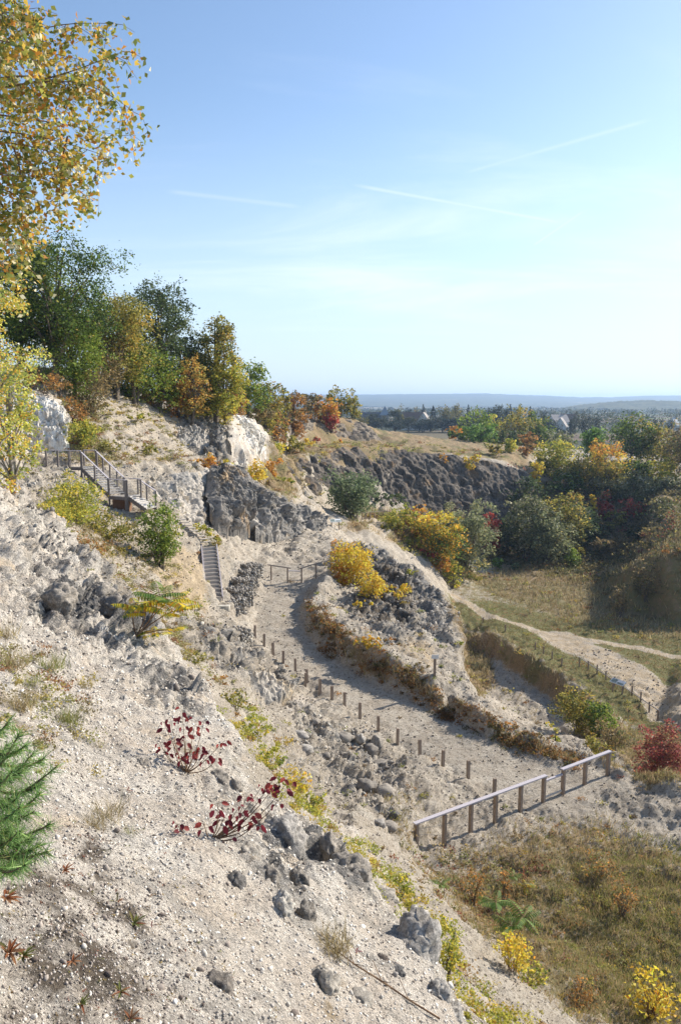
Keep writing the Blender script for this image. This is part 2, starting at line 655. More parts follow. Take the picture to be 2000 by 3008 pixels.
# ---- quarry level: debris slope, path, berm, left slopes up to the wood
BERM = [(1010, 1616, -12.9), (959, 1703, -13.4), (908, 1754, -13.9), (923, 1797, -14.15), (959, 1836, -14.15), (1061, 1876, 45), (1158, 1927, 43), (1265, 1989, 41), (1400, 2070, 37.6), (1560, 2150, 35.7), (1700, 2200, 34.6)]
BEDGE = [(985, 1582, 82), (1100, 1603, 72), (1200, 1662, 66), (1290, 1730, 61), (1335, 1800, 56.5), (1350, 1860, 52.5), (1352, 1930, 48), (1395, 2035, 41.8), (1545, 2134, 37.5), (1700, 2188, 35.8),
         (1800, 2237, -16.3), (1850, 2272, -16.2), (2000, 2285, -16.15), (2250, 2300, -16.15)]
MID = [
    # debris slope
    (1400, 3050, 11.2), (1300, 2880, 13.5), (1330, 2750, 16), (1200, 2700, 14.5), (1170, 2620, 17.5), (1250, 2650, 19.5), (1420, 2780, 18.5), (1560, 2900, 17.8), (1700, 3008, 17.2), (1700, 3200, 15),
    (1130, 2540, 21), (1160, 2480, 24.5), (1222, 2512, -16.4), (1020, 2450, 18.5), (1000, 2400, 25.4), (950, 2340, 27.8), (1050, 2330, 29.3),
    (900, 2370, 17.5), (870, 2290, 24.5), (900, 2220, 30.8), (960, 2230, 31.3), (800, 2270, 16.5), (780, 2200, 24), (850, 2120, 34.6), (730, 2190, 17), (760, 2150, 25),
    (780, 2120, 31), (700, 2070, 29.5), (640, 2000, 31), (580, 1930, 32), (480, 1850, 33), (660, 2080, 20), (540, 1970, 22), (470, 1870, 24), (400, 1780, 30), (300, 1690, 34), (200, 1590, 36), (100, 1500, 40),
    # ledge
    (560, 1830, 36), (650, 1868, 38), (740, 1938, 39), (850, 1995, 40.3), (780, 2050, 38.6), (860, 2040, 39.6), (930, 2040, 41.3), (820, 2080, 37.8),
    # path
    (1450, 2335, -16.5), (1374, 2296, -16.5), (1233, 2209, -16.4), (1111, 2140, -16.1), (1012, 2079, -15.9), (940, 2029, -15.7), (868, 1976, -15.5), (803, 1927, -15.35), (745, 1890, -15.2),
    (1700, 2268, -16.5), (1500, 2205, -16.4), (1296, 2098, -16.2), (1178, 2042, -16.0), (1087, 2005, -15.85), (1046, 1975, -15.75), (995, 1945, -15.65), (944, 1917, -15.5), (893, 1856, -15.1), (872, 1790, -14.8), (888, 1739, -14.5), (930, 1690, -14.1), (990, 1632, -13.6),
    (1400, 2150, -16.3), (1350, 2125, -16.25), (1400, 2230, -16.45), (1300, 2180, -16.35), (1200, 2120, -16.2), (1500, 2260, -16.5), (1600, 2245, -16.5), (1600, 2310, -16.5), (1450, 2180, -16.35), (1500, 2320, -16.5),
    (790, 1690, -14), (870, 1697, -14), (745, 1800, -14.8), (770, 1730, -14.3), (830, 1620, -13.6), (830, 1570, -13.2), (760, 1566, -12.9), (900, 1572, -13.2), (960, 1575, -13.5),
    # meadow in front
    (1785, 2275, -16.5), (1300, 2600, -16.4), (1600, 2450, -16.5), (1900, 2420, -16.6), (2250, 2400, -16.7), (1500, 2750, -16.3), (1800, 2600, -16.5), (2250, 2600, -16.6),
    (1700, 2960, -15.9), (1850, 2850, -16.3), (2250, 2800, -16.6), (2250, 3200, -16.6), (1800, 2300, -16.4), (1880, 2345, -16.5), (2050, 2350, -16.5), (2250, 2350, -16.5), (1950, 2315, -16.2), (2250, 2320, -16.2),
    # outcrop top
    (1100, 1720, 59), (1200, 1800, 54), (1180, 1900, 47.5), (1290, 1965, 44.5), (1040, 1800, 53), (1080, 1650, 66), (1000, 1740, 58),
    (1290, 1900, 49.5), (1250, 1850, 51.5),
    # gabion corner, foot of the stairs
    (700, 1855, 46.3), (690, 1890, 46.6), (730, 1915, 45.2), (640, 1800, 47.5), (600, 1840, 43), (560, 1790, 44), (520, 1770, 41.5), (430, 1700, 41), (340, 1620, 42),
    (690, 1770, -14.0), (715, 1710, -13.6), (735, 1665, -13.3), (745, 1640, -13.2), (760, 1610, -13.0),
    (600, 1603, 55), (625, 1690, 51.8), (645, 1778, 48.8), (640, 1603, 55.6), (662, 1690, 52.6), (668, 1775, 49.6),
    (525, 1535, 54), (570, 1570, 54.6), (430, 1500, 50.5), (480, 1520, 52), (500, 1640, 48.5), (560, 1720, 46.5), (450, 1620, 47),
    (690, 1640, 60), (700, 1600, 66), (640, 1580, 62),
    (200, 1520, 40.5), (330, 1560, 45.5), (400, 1560, 48), (260, 1590, 39), (100, 1400, 46), (30, 1400, 42), (120, 1450, 42), (220, 1440, 47), (320, 1510, 49.5), (0, 1372, 45),
    (-200, 1350, 50), (100, 1374, 54), (210, 1374, 54.5), (280, 1400, 56), (380, 1440, 56.5), (450, 1480, 56),
    (270, 1370, 57), (380, 1370, 60), (480, 1374, 64), (560, 1372, 67.5), (620, 1364, 70),
    # rocky step
    (660, 1362, 71), (725, 1372, 73), (760, 1395, 76), (800, 1440, 80), (860, 1470, 84), (930, 1500, 90), (965, 1538, 92), (470, 1460, 59), (540, 1520, 60), (620, 1550, 64.5),
    (700, 1562, 69), (850, 1562, 79), (930, 1560, 84),
    # sandy hill, chalk
    (-200, 1330, 58), (60, 1320, 58), (130, 1318, 58), (200, 1320, 58.5), (-200, 1180, 60), (60, 1162, 60.5), (130, 1160, 60.5), (190, 1195, 61.5), (205, 1170, 66), (270, 1140, 72), (320, 1104, 80),
    (380, 1135, 82), (440, 1178, 84), (520, 1222, 85.5), (230, 1250, 64), (330, 1215, 71), (430, 1245, 76), (500, 1290, 76), (300, 1320, 60), (420, 1320, 66), (520, 1345, 69),
    (580, 1232, 87), (635, 1232, 90), (690, 1216, 93), (740, 1223, 95), (780, 1245, 100), (530, 1300, 78.5), (600, 1335, 79.5), (655, 1380, 80), (700, 1408, 82), (745, 1360, 92), (778, 1300, 97),
    (780, 1440, 87), (860, 1455, 95), (820, 1400, 98), (950, 1490, 97),
    (60, 1150, 62), (180, 1128, 67), (260, 1106, 74), (60, 1120, 66), (180, 1090, 72), (260, 1085, 79), (-200, 1100, 64),
] + BERM + BEDGE
survey([(1400, 3060), (1340, 3008), (1300, 2880), (1295, 2750), (1160, 2655), (1120, 2555), (1005, 2480), (905, 2400), (765, 2285), (710, 2145), (650, 2070), (570, 1970), (500, 1880), (430, 1765),
        (295, 1680), (235, 1590), (160, 1525), (70, 1435), (-50, 1362), (-200, 1315), (-200, 1100), (60, 1120), (180, 1090), (260, 1085), (320, 1103), (380, 1134), (440, 1177), (520, 1221), (635, 1231), (690, 1216),
        (740, 1223), (778, 1245), (780, 1300), (805, 1380), (860, 1455), (950, 1490), (985, 1580), (1100, 1603), (1200, 1662), (1290, 1730), (1335, 1800), (1350, 1860), (1352, 1930), (1400, 2040), (1560, 2138),
        (1700, 2188), (1800, 2237), (1850, 2272), (2000, 2285), (2250, 2300), (2250, 3200), (1700, 3200)], MID, 13)
line(BEDGE)
line(BERM)
rim = [c3(e) for e in BEDGE]
for k in range(1, len(rim) - 1):
    q = rim[k]
    tn = rim[k + 1] - rim[k - 1]
    out = Vector((tn.y, -tn.x, 0)).normalized()
    if out.x + out.y * .6 < 0:
        out = -out
    for o_, d_ in ((.35, 2.4), (.9, 6.5), (1.8, 10.5)):
        if q.z - d_ > -29:
            TP.append(q + out * o_ + Vector((0, 0, -d_)))
            m_ = (rim[k] + rim[k + 1]) / 2
            TP.append(m_ + out * o_ + Vector((0, 0, -d_)))

# ---- lower quarry floor, meadow, trench, shaded banks
LOW = [
    (1354, 1880, -30), (1446, 1932, -30), (1542, 1996, -30), (1612, 2048, -30), (1660, 2102, -30), (1740, 2195, -29), (1350, 1930, -30), (1440, 2060, -30), (1600, 2200, -29.5), (1700, 2330, -27),
    (1325, 1786, -27.8), (1446, 1862, -27.7), (1542, 1924, -27.6), (1638, 1978, -27.6), (1710, 2026, -27.4), (1800, 2100, -27.0), (1900, 2170, -26.0),
    (1320, 1745, -28), (1450, 1800, -28), (1600, 1880, -28), (1700, 1955, -28), (1930, 2110, -28), (1400, 1745, -28), (1600, 1830, -28.2), (2000, 1900, -28.2), (2250, 2000, -28.2),
    (1400, 1690, -28), (1700, 1700, -28), (2000, 1850, -28), (1330, 1680, -27.8), (1450, 1650, -28), (1600, 1655, -28), (1750, 1665, -28),
    (1700, 2240, 42), (1850, 2285, 41.5), (2000, 2300, 41), (2250, 2320, 40), (1780, 2150, 56), (2000, 2180, 54), (2250, 2190, 53),
    # mound
    (1790, 1722, -28), (1850, 1680, 102), (1930, 1640, 101), (2010, 1612, 101), (2250, 1590, 103), (1800, 1745, -28), (1900, 1800, -28), (2010, 1835, -28), (2250, 1880, -28),
    # shaded bank
    (1450, 1640, 139), (1600, 1650, 138), (1750, 1655, 136), (1900, 1640, 134), (2250, 1560, 134), (1400, 1560, 146), (1560, 1560, 150), (1750, 1500, 154), (1900, 1490, 152), (2250, 1480, 150),
    (1420, 1480, 152), (1560, 1420, 160), (1750, 1400, 168), (1900, 1400, 168), (2250, 1400, 168),
    # slope up to the far floor
    (1350, 1690, 118), (1290, 1640, 118), (1180, 1580, 112), (1110, 1570, 104), (1040, 1570, 98), (1400, 1640, 131), (1290, 1560, 128), (1180, 1530, 122), (1090, 1530, 113), (1010, 1540, 103), (950, 1552, 94),
    (1380, 1560, 143), (1250, 1530, 138), (1150, 1505, 132), (1040, 1500, 124), (950, 1490, 114), (880, 1470, 110), (860, 1470, 106), (1000, 1620, 90), (1200, 1700, 95), (1300, 1760, 100), (860, 1420, 109), (1000, 1480, 126), (1300, 1500, 146),
]
survey([(865, 1460), (900, 1465), (960, 1480), (1040, 1492), (1150, 1500), (1300, 1520), (1400, 1540), (1450, 1480), (1560, 1420), (1750, 1400), (2250, 1400), (2250, 2270), (2000, 2270), (1860, 2262), (1800, 2225), (1710, 2180), (1570, 2130),
        (1410, 2035), (1362, 1930), (1358, 1860), (1343, 1795), (1298, 1725), (1208, 1655), (1100, 1597), (990, 1575), (965, 1535)], LOW, 13)

# ---- upper benches behind the far wall
FTOP = [(822, 1352, 114), (900, 1334, 124), (1000, 1320, 134), (1150, 1316, 146), (1300, 1332, 152), (1450, 1350, 156), (1560, 1392, 162), (1700, 1385, 170), (1900, 1385, 172), (2250, 1385, 172)]
TOPC = [(790, 1360, 100), (785, 1262, 104), (820, 1308, 128), (880, 1300, 145), (1000, 1299, 158), (1100, 1300, 168), (790, 1245, 112), (860, 1232, 150), (1000, 1228, 166), (1050, 1228, 170), (1090, 1252, 174),
        (1130, 1262, 185), (1250, 1283, 190), (1350, 1300, 190), (1500, 1320, 185), (1600, 1345, 182), (1900, 1350, 182), (2250, 1350, 182), (1150, 1308, 160), (1300, 1315, 168), (1500, 1335, 170)] + FTOP
survey([(790, 1245), (860, 1232), (1000, 1228), (1050, 1228), (1090, 1252), (1130, 1262), (1250, 1283), (1350, 1300), (1500, 1320), (1600, 1345), (2250, 1350), (2250, 1385), (1700, 1385), (1560, 1392), (1450, 1350), (1300, 1332),
        (1150, 1316), (1000, 1320), (900, 1334), (822, 1352), (795, 1360), (785, 1300)], TOPC, 11)
line(FTOP, 1.0)

# ---- wooded rise on the left and the land around, out of sight behind the crests
LW([(-60, 60, 5), (-60, 90, 6), (-50, 120, 4), (-40, 160, 1.5), (-30, 200, -2), (-10, 240, -8)])
LW([(-40, 84, 3.8), (-30, 110, 1.0), (-25, 140, -.5), (-20, 170, -2)])
LW([(-30, 40, 0), (-30, 20, 1), (-20, 0, 1), (-60, 0, 6), (-60, 40, 6)])
LW([(-240, 0, 14), (-240, 150, 10), (-200, 300, 0), (0, 300, -19), (200, 300, -19), (300, 150, -20), (240, 0, -22), (120, 0, -22)], 12)
LW([(20, 235, -15), (60, 230, -16), (120, 215, -17), (160, 150, -17), (140, 100, -20), (90, 60, -24), (60, 30, -22)], 5)
LW([(-8, 190, -4.5), (0, 200, -6.5), (20, 208, -9), (50, 212, -12), (90, 200, -14)], 4)
LW([(30, 20, -16.8), (36, 14, -17)], 2)

tp = np.array([tuple(q) for q in TP])
# thin out points that nearly coincide
lev = np.floor(np.log2(np.hypot(tp[:, 0], tp[:, 1]) + 0.5)).astype(np.int64)
key = np.round(tp[:, :2] / np.maximum(0.1, 0.004 * 2.0 ** lev)[:, None]).astype(np.int64)
_, idx = np.unique(key[:, 0] * 1000003 + key[:, 1] + lev * 10 ** 12, return_index=True)
tp = tp[np.sort(idx)]
res = delaunay_2d_cdt([Vector((a[0], a[1])) for a in tp], [], [], 0, 1e-5)
_vz = [tp[o[0]][2] for o in res[3]]
tin_v = [Vector((v.x, v.y, z)) for v, z in zip(res[0], _vz)]
tin_bvh = BVHTree.FromPolygons(tin_v, [tuple(f) for f in res[2]])


def tin_height(x, y):
    h = tin_bvh.ray_cast(Vector((x, y, 500)), Vector((0, 0, -1)))
    return h[0].z if h[0] else None


# polar grid, fine where the picture is fine
def ring_list():
    r, out = 1.3, []
    while r < 235:
        out.append(r)
        k = 0.0085 if r < 12 else (0.0065 if r < 30 else (0.0040 if r < 100 else 0.0055))
        r *= 1 + k
    return out


RINGS = ring_list()
n_in = len(RINGS)
r = RINGS[-1]
while r < 16000:
    r *= 1.03
    RINGS.append(r)
TH = list(np.radians(np.concatenate([np.linspace(-62, -29, 60), np.arange(-28.9, 28.9, 0.108), np.linspace(29, 66, 66)])))
rr = np.array(RINGS)[:, None]
tt = np.array(TH)[None, :]
X = (rr * np.sin(tt))
Yg = (rr * np.cos(tt))
Z = np.zeros_like(X)
for i in range(n_in):
    xs, ys = X[i], Yg[i]
    for j in range(len(TH)):
        z = tin_height(xs[j], ys[j])
        Z[i, j] = -18.0 if z is None else z
# light smoothing of the creases (along rings and radii)
for _ in range(2):
    Zp = np.pad(Z[:n_in], 1, mode='edge')
    Z[:n_in] = (Zp[1:-1, 1:-1] * 4 + Zp[:-2, 1:-1] + Zp[2:, 1:-1] + Zp[1:-1, :-2] + Zp[1:-1, 2:]) / 8
# the plain beyond, with the ridges closing the view
XF, YF = X[n_in:], Yg[n_in:]
RF = np.hypot(XF, YF)
pf = np.stack([XF.ravel(), YF.ravel(), np.zeros(XF.size)], 1)
und = fbm(pf, 1 / 900.0, 4, 5).reshape(XF.shape)
zin = Z[n_in - 1][None, :]
plain = -19.5 + und * 3
t = sstep(RF, 235, 330)
zf = zin * (1 - t) + plain * t
zf = zf - 6 * sstep(RF, 800, 1800)
Z[n_in:] = zf
gp = np.stack([X.ravel(), Yg.ravel(), Z.ravel()], 1)
# ------------------------------------------------------------ zones and relief
def tin_hit(px, py):
    h = tin_bvh.ray_cast(Vector((0, 0, 0)), raydir(px, py).normalized(), 2000)
    if h[0] is None:
        d = raydir(px, py)
        return P(px, py, 250)
    return h[0]


def poly_mask(pts, poly, soft):
    """1 inside polygon (plan view), smooth over soft metres"""
    poly = np.array([(a[0], a[1]) for a in poly])
    x, y = pts[:, 0], pts[:, 1]
    pad = 2 * soft
    sel = np.where((x > poly[:, 0].min() - pad) & (x < poly[:, 0].max() + pad) & (y > poly[:, 1].min() - pad) & (y < poly[:, 1].max() + pad))[0]
    out = np.zeros(len(pts))
    if not len(sel):
        return out
    x, y = x[sel], y[sel]
    inside = np.zeros(len(sel), bool)
    dist = np.full(len(sel), 1e9)
    n = len(poly)
    for i in range(n):
        ax, ay = poly[i]
        bx, by = poly[(i + 1) % n]
        c = ((ay > y) != (by > y))
        with np.errstate(divide='ignore', invalid='ignore'):
            xi = (bx - ax) * (y - ay) / (by - ay + 1e-12) + ax
        inside ^= c & (x < xi)
        ex, ey = bx - ax, by - ay
        L = ex * ex + ey * ey + 1e-12
        t_ = np.clip(((x - ax) * ex + (y - ay) * ey) / L, 0, 1)
        dist = np.minimum(dist, np.hypot(x - ax - t_ * ex, y - ay - t_ * ey))
    sd_ = np.where(inside, dist, -dist)
    out[sel] = sstep(sd_, -soft, soft)
    return out


# (channel, strength, softness in metres, outline)
A_CHALK, A_ROCK, A_BROWN, B_GREEN, B_SAND, B_SOIL_SHADE = range(6)
ZONES = [
    # base of everything near: chalk spur
    (A_CHALK, 0.85, .5, [(-400, 3200), (1400, 3200), (1300, 2850), (1285, 2740), (1110, 2560), (900, 2400), (750, 2280), (700, 2150), (560, 1960), (420, 1790), (300, 1690), (150, 1520), (0, 1370), (-300, 1370), (-400, 1700)]),
    (A_ROCK, 0.42, .8, [(60, 1440), (230, 1590), (430, 1770), (490, 1890), (400, 1900), (250, 1800), (100, 1720), (0, 1600), (0, 1420)]),
    (A_ROCK, 0.55, .3, [(300, 1700), (420, 1780), (480, 1860), (400, 1880), (280, 1800), (140, 1790), (150, 1700)]),
    (A_ROCK, 0.40, .4, [(0, 1640), (180, 1760), (330, 1850), (500, 1960), (420, 2020), (300, 1950), (140, 1850), (0, 1760)]),
    (A_ROCK, 0.36, .3, [(560, 2230), (760, 2290), (900, 2410), (820, 2480), (640, 2380), (520, 2300)]),
    (A_ROCK, 0.5, .3, [(430, 1950), (560, 1990), (640, 2090), (560, 2100), (440, 2060)]),
    (A_ROCK, 0.55, .2, [(700, 2450), (900, 2410), (1110, 2570), (1150, 2670), (950, 2600), (850, 2700), (720, 2600)]),
    (A_BROWN, 0.35, .5, [(-100, 1850), (150, 1930), (240, 2000), (210, 2190), (90, 2250), (-100, 2250)]),
    (B_SOIL_SHADE, 0.50, .45, [(-100, 2460), (150, 2500), (330, 2520), (520, 2720), (640, 3000), (500, 3100), (-200, 3100)]),
    (B_SOIL_SHADE, 0.5, .1, [(230, 2440), (330, 2420), (330, 2500), (240, 2520)]),
    (B_SOIL_SHADE, 0.5, .1, [(180, 2080), (250, 2110), (230, 2180), (170, 2160)]),
    (B_SAND, 0.5, .3, [(640, 2480), (760, 2460), (800, 2600), (700, 2560)]),
    (B_SAND, 0.45, .3, [(930, 2820), (1050, 2850), (1060, 3008), (930, 3008)]),
    # mid slope with the stairs
    (A_ROCK, 0.5, 1.0, [(540, 1800), (700, 1860), (870, 1990), (850, 2060), (760, 2060), (640, 1960), (560, 1900)]),
    (A_CHALK, 0.5, .6, [(830, 2030), (950, 2030), (920, 2110), (820, 2100)]),
    (A_ROCK, 0.42, 1.0, [(880, 2080), (1000, 2130), (1180, 2230), (1160, 2400), (1000, 2360), (860, 2300), (780, 2180)]),
    (A_CHALK, 0.6, 1.0, [(850, 2300), (1000, 2380), (1180, 2560), (1280, 2740), (1500, 2960), (1380, 3050), (1200, 2700)]),
    (A_ROCK, 0.15, 1.0, [(850, 2300), (1000, 2400), (1180, 2560), (1280, 2740), (1200, 2700)]),
    (B_SAND, 0.9, .8, [(520, 1590), (590, 1620), (615, 1800), (500, 1740), (430, 1660)]),
    (A_ROCK, 0.35, 1.0, [(600, 1620), (660, 1610), (760, 1650), (720, 1780), (660, 1790)]),
    (A_BROWN, 0.4, 1.5, [(100, 1400), (330, 1540), (520, 1560), (430, 1650), (300, 1640), (160, 1520)]),
    (A_ROCK, 0.45, 1.2, [(40, 1400), (200, 1400), (330, 1500), (240, 1530), (120, 1480)]),
    (B_GREEN, 0.5, 1.0, [(560, 1560), (600, 1560), (680, 1620), (640, 1640)]),
    # rocky bench under sandy hill
    (A_ROCK, 0.45, 1.5, [(400, 1390), (640, 1380), (760, 1400), (900, 1500), (900, 1560), (700, 1560), (560, 1540), (450, 1480)]),
    (B_SAND, 0.35, 2.0, [(230, 1150), (330, 1105), (520, 1225), (560, 1380), (400, 1380), (300, 1260)]),
    (A_CHALK, 0.2, 2.0, [(230, 1190), (330, 1105), (500, 1225), (540, 1380), (420, 1330), (300, 1240)]),
    (A_BROWN, 0.62, 1.5, [(200, 1200), (300, 1230), (330, 1370), (200, 1370)]),
    (A_BROWN, 0.5, 1.5, [(250, 1190), (450, 1215), (470, 1230), (300, 1220)]),
    (A_BROWN, 0.55, 1.0, [(330, 1330), (560, 1350), (600, 1375), (350, 1375)]),
    (A_CHALK, 0.95, 1.0, [(-100, 1150), (150, 1150), (205, 1220), (200, 1315), (-100, 1325)]),
    (A_CHALK, 0.95, 1.0, [(650, 1215), (780, 1225), (790, 1290), (740, 1400), (690, 1410)]),
    (A_ROCK, 0.6, 1.0, [(520, 1230), (650, 1225), (690, 1350), (600, 1340), (530, 1300)]),
    (A_BROWN, 0.75, 2.0, [(60, 1165), (260, 1100), (320, 1095), (520, 1200), (780, 1205), (780, 1150), (300, 1000), (0, 1000)]),
    # benches in front of the far wall
    (A_BROWN, 0.8, 2.0, [(700, 1400), (790, 1300), (860, 1290), (1100, 1255), (1300, 1275), (1600, 1330), (1560, 1350), (1560, 1390), (1300, 1335), (900, 1340), (860, 1480), (740, 1440)]),
    (B_GREEN, 0.5, 2.0, [(800, 1345), (900, 1325), (1060, 1312), (1060, 1298), (800, 1340)]),
    (A_BROWN, 0.7, 2.0, [(1030, 1480), (1150, 1500), (1350, 1600), (1380, 1700), (1280, 1660), (1130, 1590), (1040, 1560)]),
    (A_BROWN, 0.45, 2.0, [(880, 1470), (1150, 1500), (1160, 1540), (950, 1530)]),
    (B_GREEN, 0.3, 2.0, [(880, 1470), (1150, 1500), (1160, 1540), (950, 1520)]),
    # berm
    (A_BROWN, 0.62, .5, [(905, 1750), (940, 1810), (1061, 1890), (1158, 1940), (1265, 2003), (1400, 2085), (1560, 2170), (1700, 2215), (1690, 2262), (1500, 2200), (1296, 2098), (1178, 2042), (1087, 2005), (1000, 1945), (915, 1865)]),
    (A_ROCK, 0.55, 1.5, [(1000, 1580), (1200, 1665), (1330, 1790), (1345, 1900), (1250, 1850), (1130, 1900), (1000, 1760), (1060, 1680)]),
    (B_SOIL_SHADE, 0.55, 1.0, [(1080, 1620), (1200, 1670), (1250, 1790), (1200, 1850), (1100, 1850), (1000, 1760), (1060, 1720)]),
    (B_SAND, 0.6, .7, [(1190, 1850), (1290, 1900), (1290, 1970), (1150, 1900)]),
    # meadow in front
    (A_BROWN, 0.62, 2.2, [(1260, 2560), (1500, 2430), (1750, 2390), (2000, 2500), (2300, 2500), (2300, 3100), (1700, 3050), (1500, 2850), (1300, 2640)]),
    (B_GREEN, 0.34, 2.5, [(1600, 2550), (1800, 2450), (2300, 2500), (2300, 3100), (1800, 3050), (1600, 2850)]),
    (A_BROWN, 0.3, 1.0, [(1050, 2300), (1250, 2300), (1300, 2450), (1230, 2530), (1150, 2480)]),
    # terrace and banks
    (A_BROWN, 0.42, 2.0, [(1400, 1930), (1600, 2080), (1650, 2150), (1550, 2120), (1400, 1990)]),
    (A_BROWN, 0.95, 1.2, [(1300, 1760), (1325, 1784), (1446, 1858), (1638, 1972), (1900, 2170), (2200, 2250), (2200, 2290), (1850, 2265), (1745, 2200), (1660, 2105), (1612, 2050), (1446, 1934), (1350, 1880)]),
    (B_GREEN, 0.75, 2.0, [(1320, 1750), (1450, 1770), (1700, 1830), (2300, 1930), (2300, 2400), (1950, 2170), (1700, 2010), (1446, 1850), (1325, 1780)]),
    (A_BROWN, 0.35, 2.0, [(1320, 1750), (1450, 1770), (1700, 1830), (2300, 1930), (2300, 2400), (1950, 2170), (1700, 2010), (1446, 1850), (1325, 1780)]),
    (B_GREEN, 0.5, 3.0, [(1300, 1600), (1900, 1600), (2300, 1800), (2300, 2400), (1950, 2170), (1700, 2000), (1320, 1760)]),
    (A_BROWN, 0.75, 3.0, [(1330, 1640), (1800, 1640), (2200, 1800), (2200, 1930), (1950, 1880), (1700, 1840), (1450, 1760)]),
    (B_SOIL_SHADE, 0.8, 3.0, [(1780, 1730), (1900, 1640), (2200, 1590), (2300, 1700), (2200, 1860), (1900, 1800)]),  # dark tone puts the mound's shade into the ground colour
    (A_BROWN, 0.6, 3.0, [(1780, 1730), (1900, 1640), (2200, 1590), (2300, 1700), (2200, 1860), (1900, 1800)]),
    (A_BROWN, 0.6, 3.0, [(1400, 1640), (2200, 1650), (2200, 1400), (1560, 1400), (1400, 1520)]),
    (B_SOIL_SHADE, 0.8, 3.0, [(1400, 1640), (2200, 1650), (2200, 1400), (1560, 1400), (1400, 1520)]),  # ground colour darkened to paint the shade on this bank
    # upper right rubble
    (A_BROWN, 0.75, .6, [(1760, 2225), (2000, 2270), (2200, 2290), (2200, 2340), (1900, 2330)]),
]
# bare tracks (plan strips): list of pixel points on the ground, width in metres
TRACKS = [
    ([(1330, 1752), (1420, 1800), (1500, 1830), (1620, 1868), (1760, 1885), (1880, 1905), (2000, 1930), (2200, 1990)], 1.6),
    ([(1640, 1870), (1700, 1905), (1760, 1925), (1830, 1965), (1900, 2010), (1960, 2060), (2100, 2150)], 4.5),
    ([(1010, 1520), (1080, 1525), (1130, 1535), (1100, 1560)], 2.5),
]
NP_ = len(gp)
Wt = np.zeros((NP_, 6))
for ch, s, soft, outline in ZONES:
    hits = [tin_hit(*q) for q in outline]
    m = poly_mask(gp, hits, soft)
    Wt[:, ch] = np.maximum(Wt[:, ch], 0) + m * s * (1 - Wt[:, ch] * 0.3)
for line, wid in TRACKS:
    pts = interp_line([tin_hit(*q) for q in line], 1.0)
    x, y = gp[:, 0], gp[:, 1]
    hs = np.array([(q.x, q.y) for q in pts])
    sel = np.where((x > hs[:, 0].min() - 6) & (x < hs[:, 0].max() + 6) & (y > hs[:, 1].min() - 6) & (y < hs[:, 1].max() + 6))[0]
    d = np.full(len(sel), 1e9)
    for h in hs:
        d = np.minimum(d, np.hypot(x[sel] - h[0], y[sel] - h[1]))
    m = 1 - sstep(d, wid * 0.35, wid * 0.75)
    for ch in (2, 3, 5):
        Wt[sel, ch] *= 1 - m
    Wt[sel, 4] = np.maximum(Wt[sel, 4], m * 0.55)
# the plain: fields
rad = np.hypot(gp[:, 0], gp[:, 1])
far = sstep(rad, 205, 260)
fieldn = worley(np.stack([gp[:, 0] / 260.0, gp[:, 1] / 170.0, np.zeros(NP_)], 1), 3)[2]
Wt *= (1 - far)[:, None]
Wt[:, 2] += far * (fieldn > 0.45) * 1.0
Wt[:, 5] += far * 0.0
Wt[:, 3] += far * (fieldn <= 0.45) * 1.0
rock_w = np.clip(Wt[:, 1] * 1.3, 0, 1)
chalk_w = np.clip(Wt[:, 0], 0, 1)
veg_w = np.clip(Wt[:, 2] + Wt[:, 3], 0, 1)
# path plane stays smooth
pathpoly = [plane_z(*a) for a in ((745, 1890, -15.2), (868, 1976, -15.5), (1012, 2079, -15.9), (1233, 2209, -16.4), (1374, 2296, -16.5), (1450, 2335, -16.5), (1700, 2400, -16.5), (1800, 2300, -16.5), (1700, 2268, -16.5),
                                  (1500, 2205, -16.4), (1296, 2098, -16.2), (1178, 2042, -16.0), (1087, 2005, -15.85), (944, 1917, -15.5), (872, 1790, -14.8), (888, 1739, -14.5), (930, 1690, -14.1), (870, 1650, -13.8), (790, 1650, -13.8), (770, 1730, -14.3), (745, 1800, -14.8))]
path_m = poly_mask(gp, pathpoly, 0.8)
Wt[:, :4] *= (1 - 0.75 * path_m)[:, None]
# relief: 3D displacement, scaled by distance so that the far ground gets bigger forms
near = np.clip(rad / 25.0, 0.30, 1.6)
big = fbm(gp, 0.22, 3, 11)
mid = fbm(gp, 0.9, 4, 23)
fine = fbm(gp, 4.0, 4, 31)
inner = 1 - sstep(rad, 180, 300)
shear = gp + np.stack([0.4 * gp[:, 2], -0.3 * gp[:, 2], 0 * gp[:, 0]], 1)
blk, _k = facets(shear * 0.7 + 0.35 * mid[:, None], 7)
blk2, _k2 = facets(shear * 2.0 + 0.3 * fine[:, None], 9)
blk3, _k3 = facets(shear * 6.0, 19)
amp_flat = (1 - 0.8 * path_m)
gullies = np.abs(fbm(gp * np.array([1, 1, 0.25]), 0.55, 4, 41))
dz = inner * amp_flat * (big * 0.55 * np.clip(rad / 30 - .15, 0, 1.3)
                         + mid * 0.30 * near
                         + fine * 0.09 * near ** 0.7
                         + rock_w * (blk * _k - 0.4) * 0.5 * np.clip(rad / 22, 0.25, 1.3)
                         + (0.2 + rock_w) * (blk2 * _k2 - .4) * 0.24 * np.clip(rad / 12, 0.3, 1.0)
                         + (0.3 + rock_w) * (blk3 * _k3 - .4) * 0.09 * np.clip(rad / 12, 0.3, 1.2)
                         - chalk_w * gullies * 0.35 * np.clip(rad / 14, 0.25, 1.2))
# keep the camera's own footing and the flat meadow calm
mead = poly_mask(gp, [plane_z(*q, -28) for q in ((1330, 1680), (1750, 1660), (2300, 1760), (2300, 2150), (1700, 1960), (1320, 1750))], 4)
dz *= 1 - 0.6 * mead
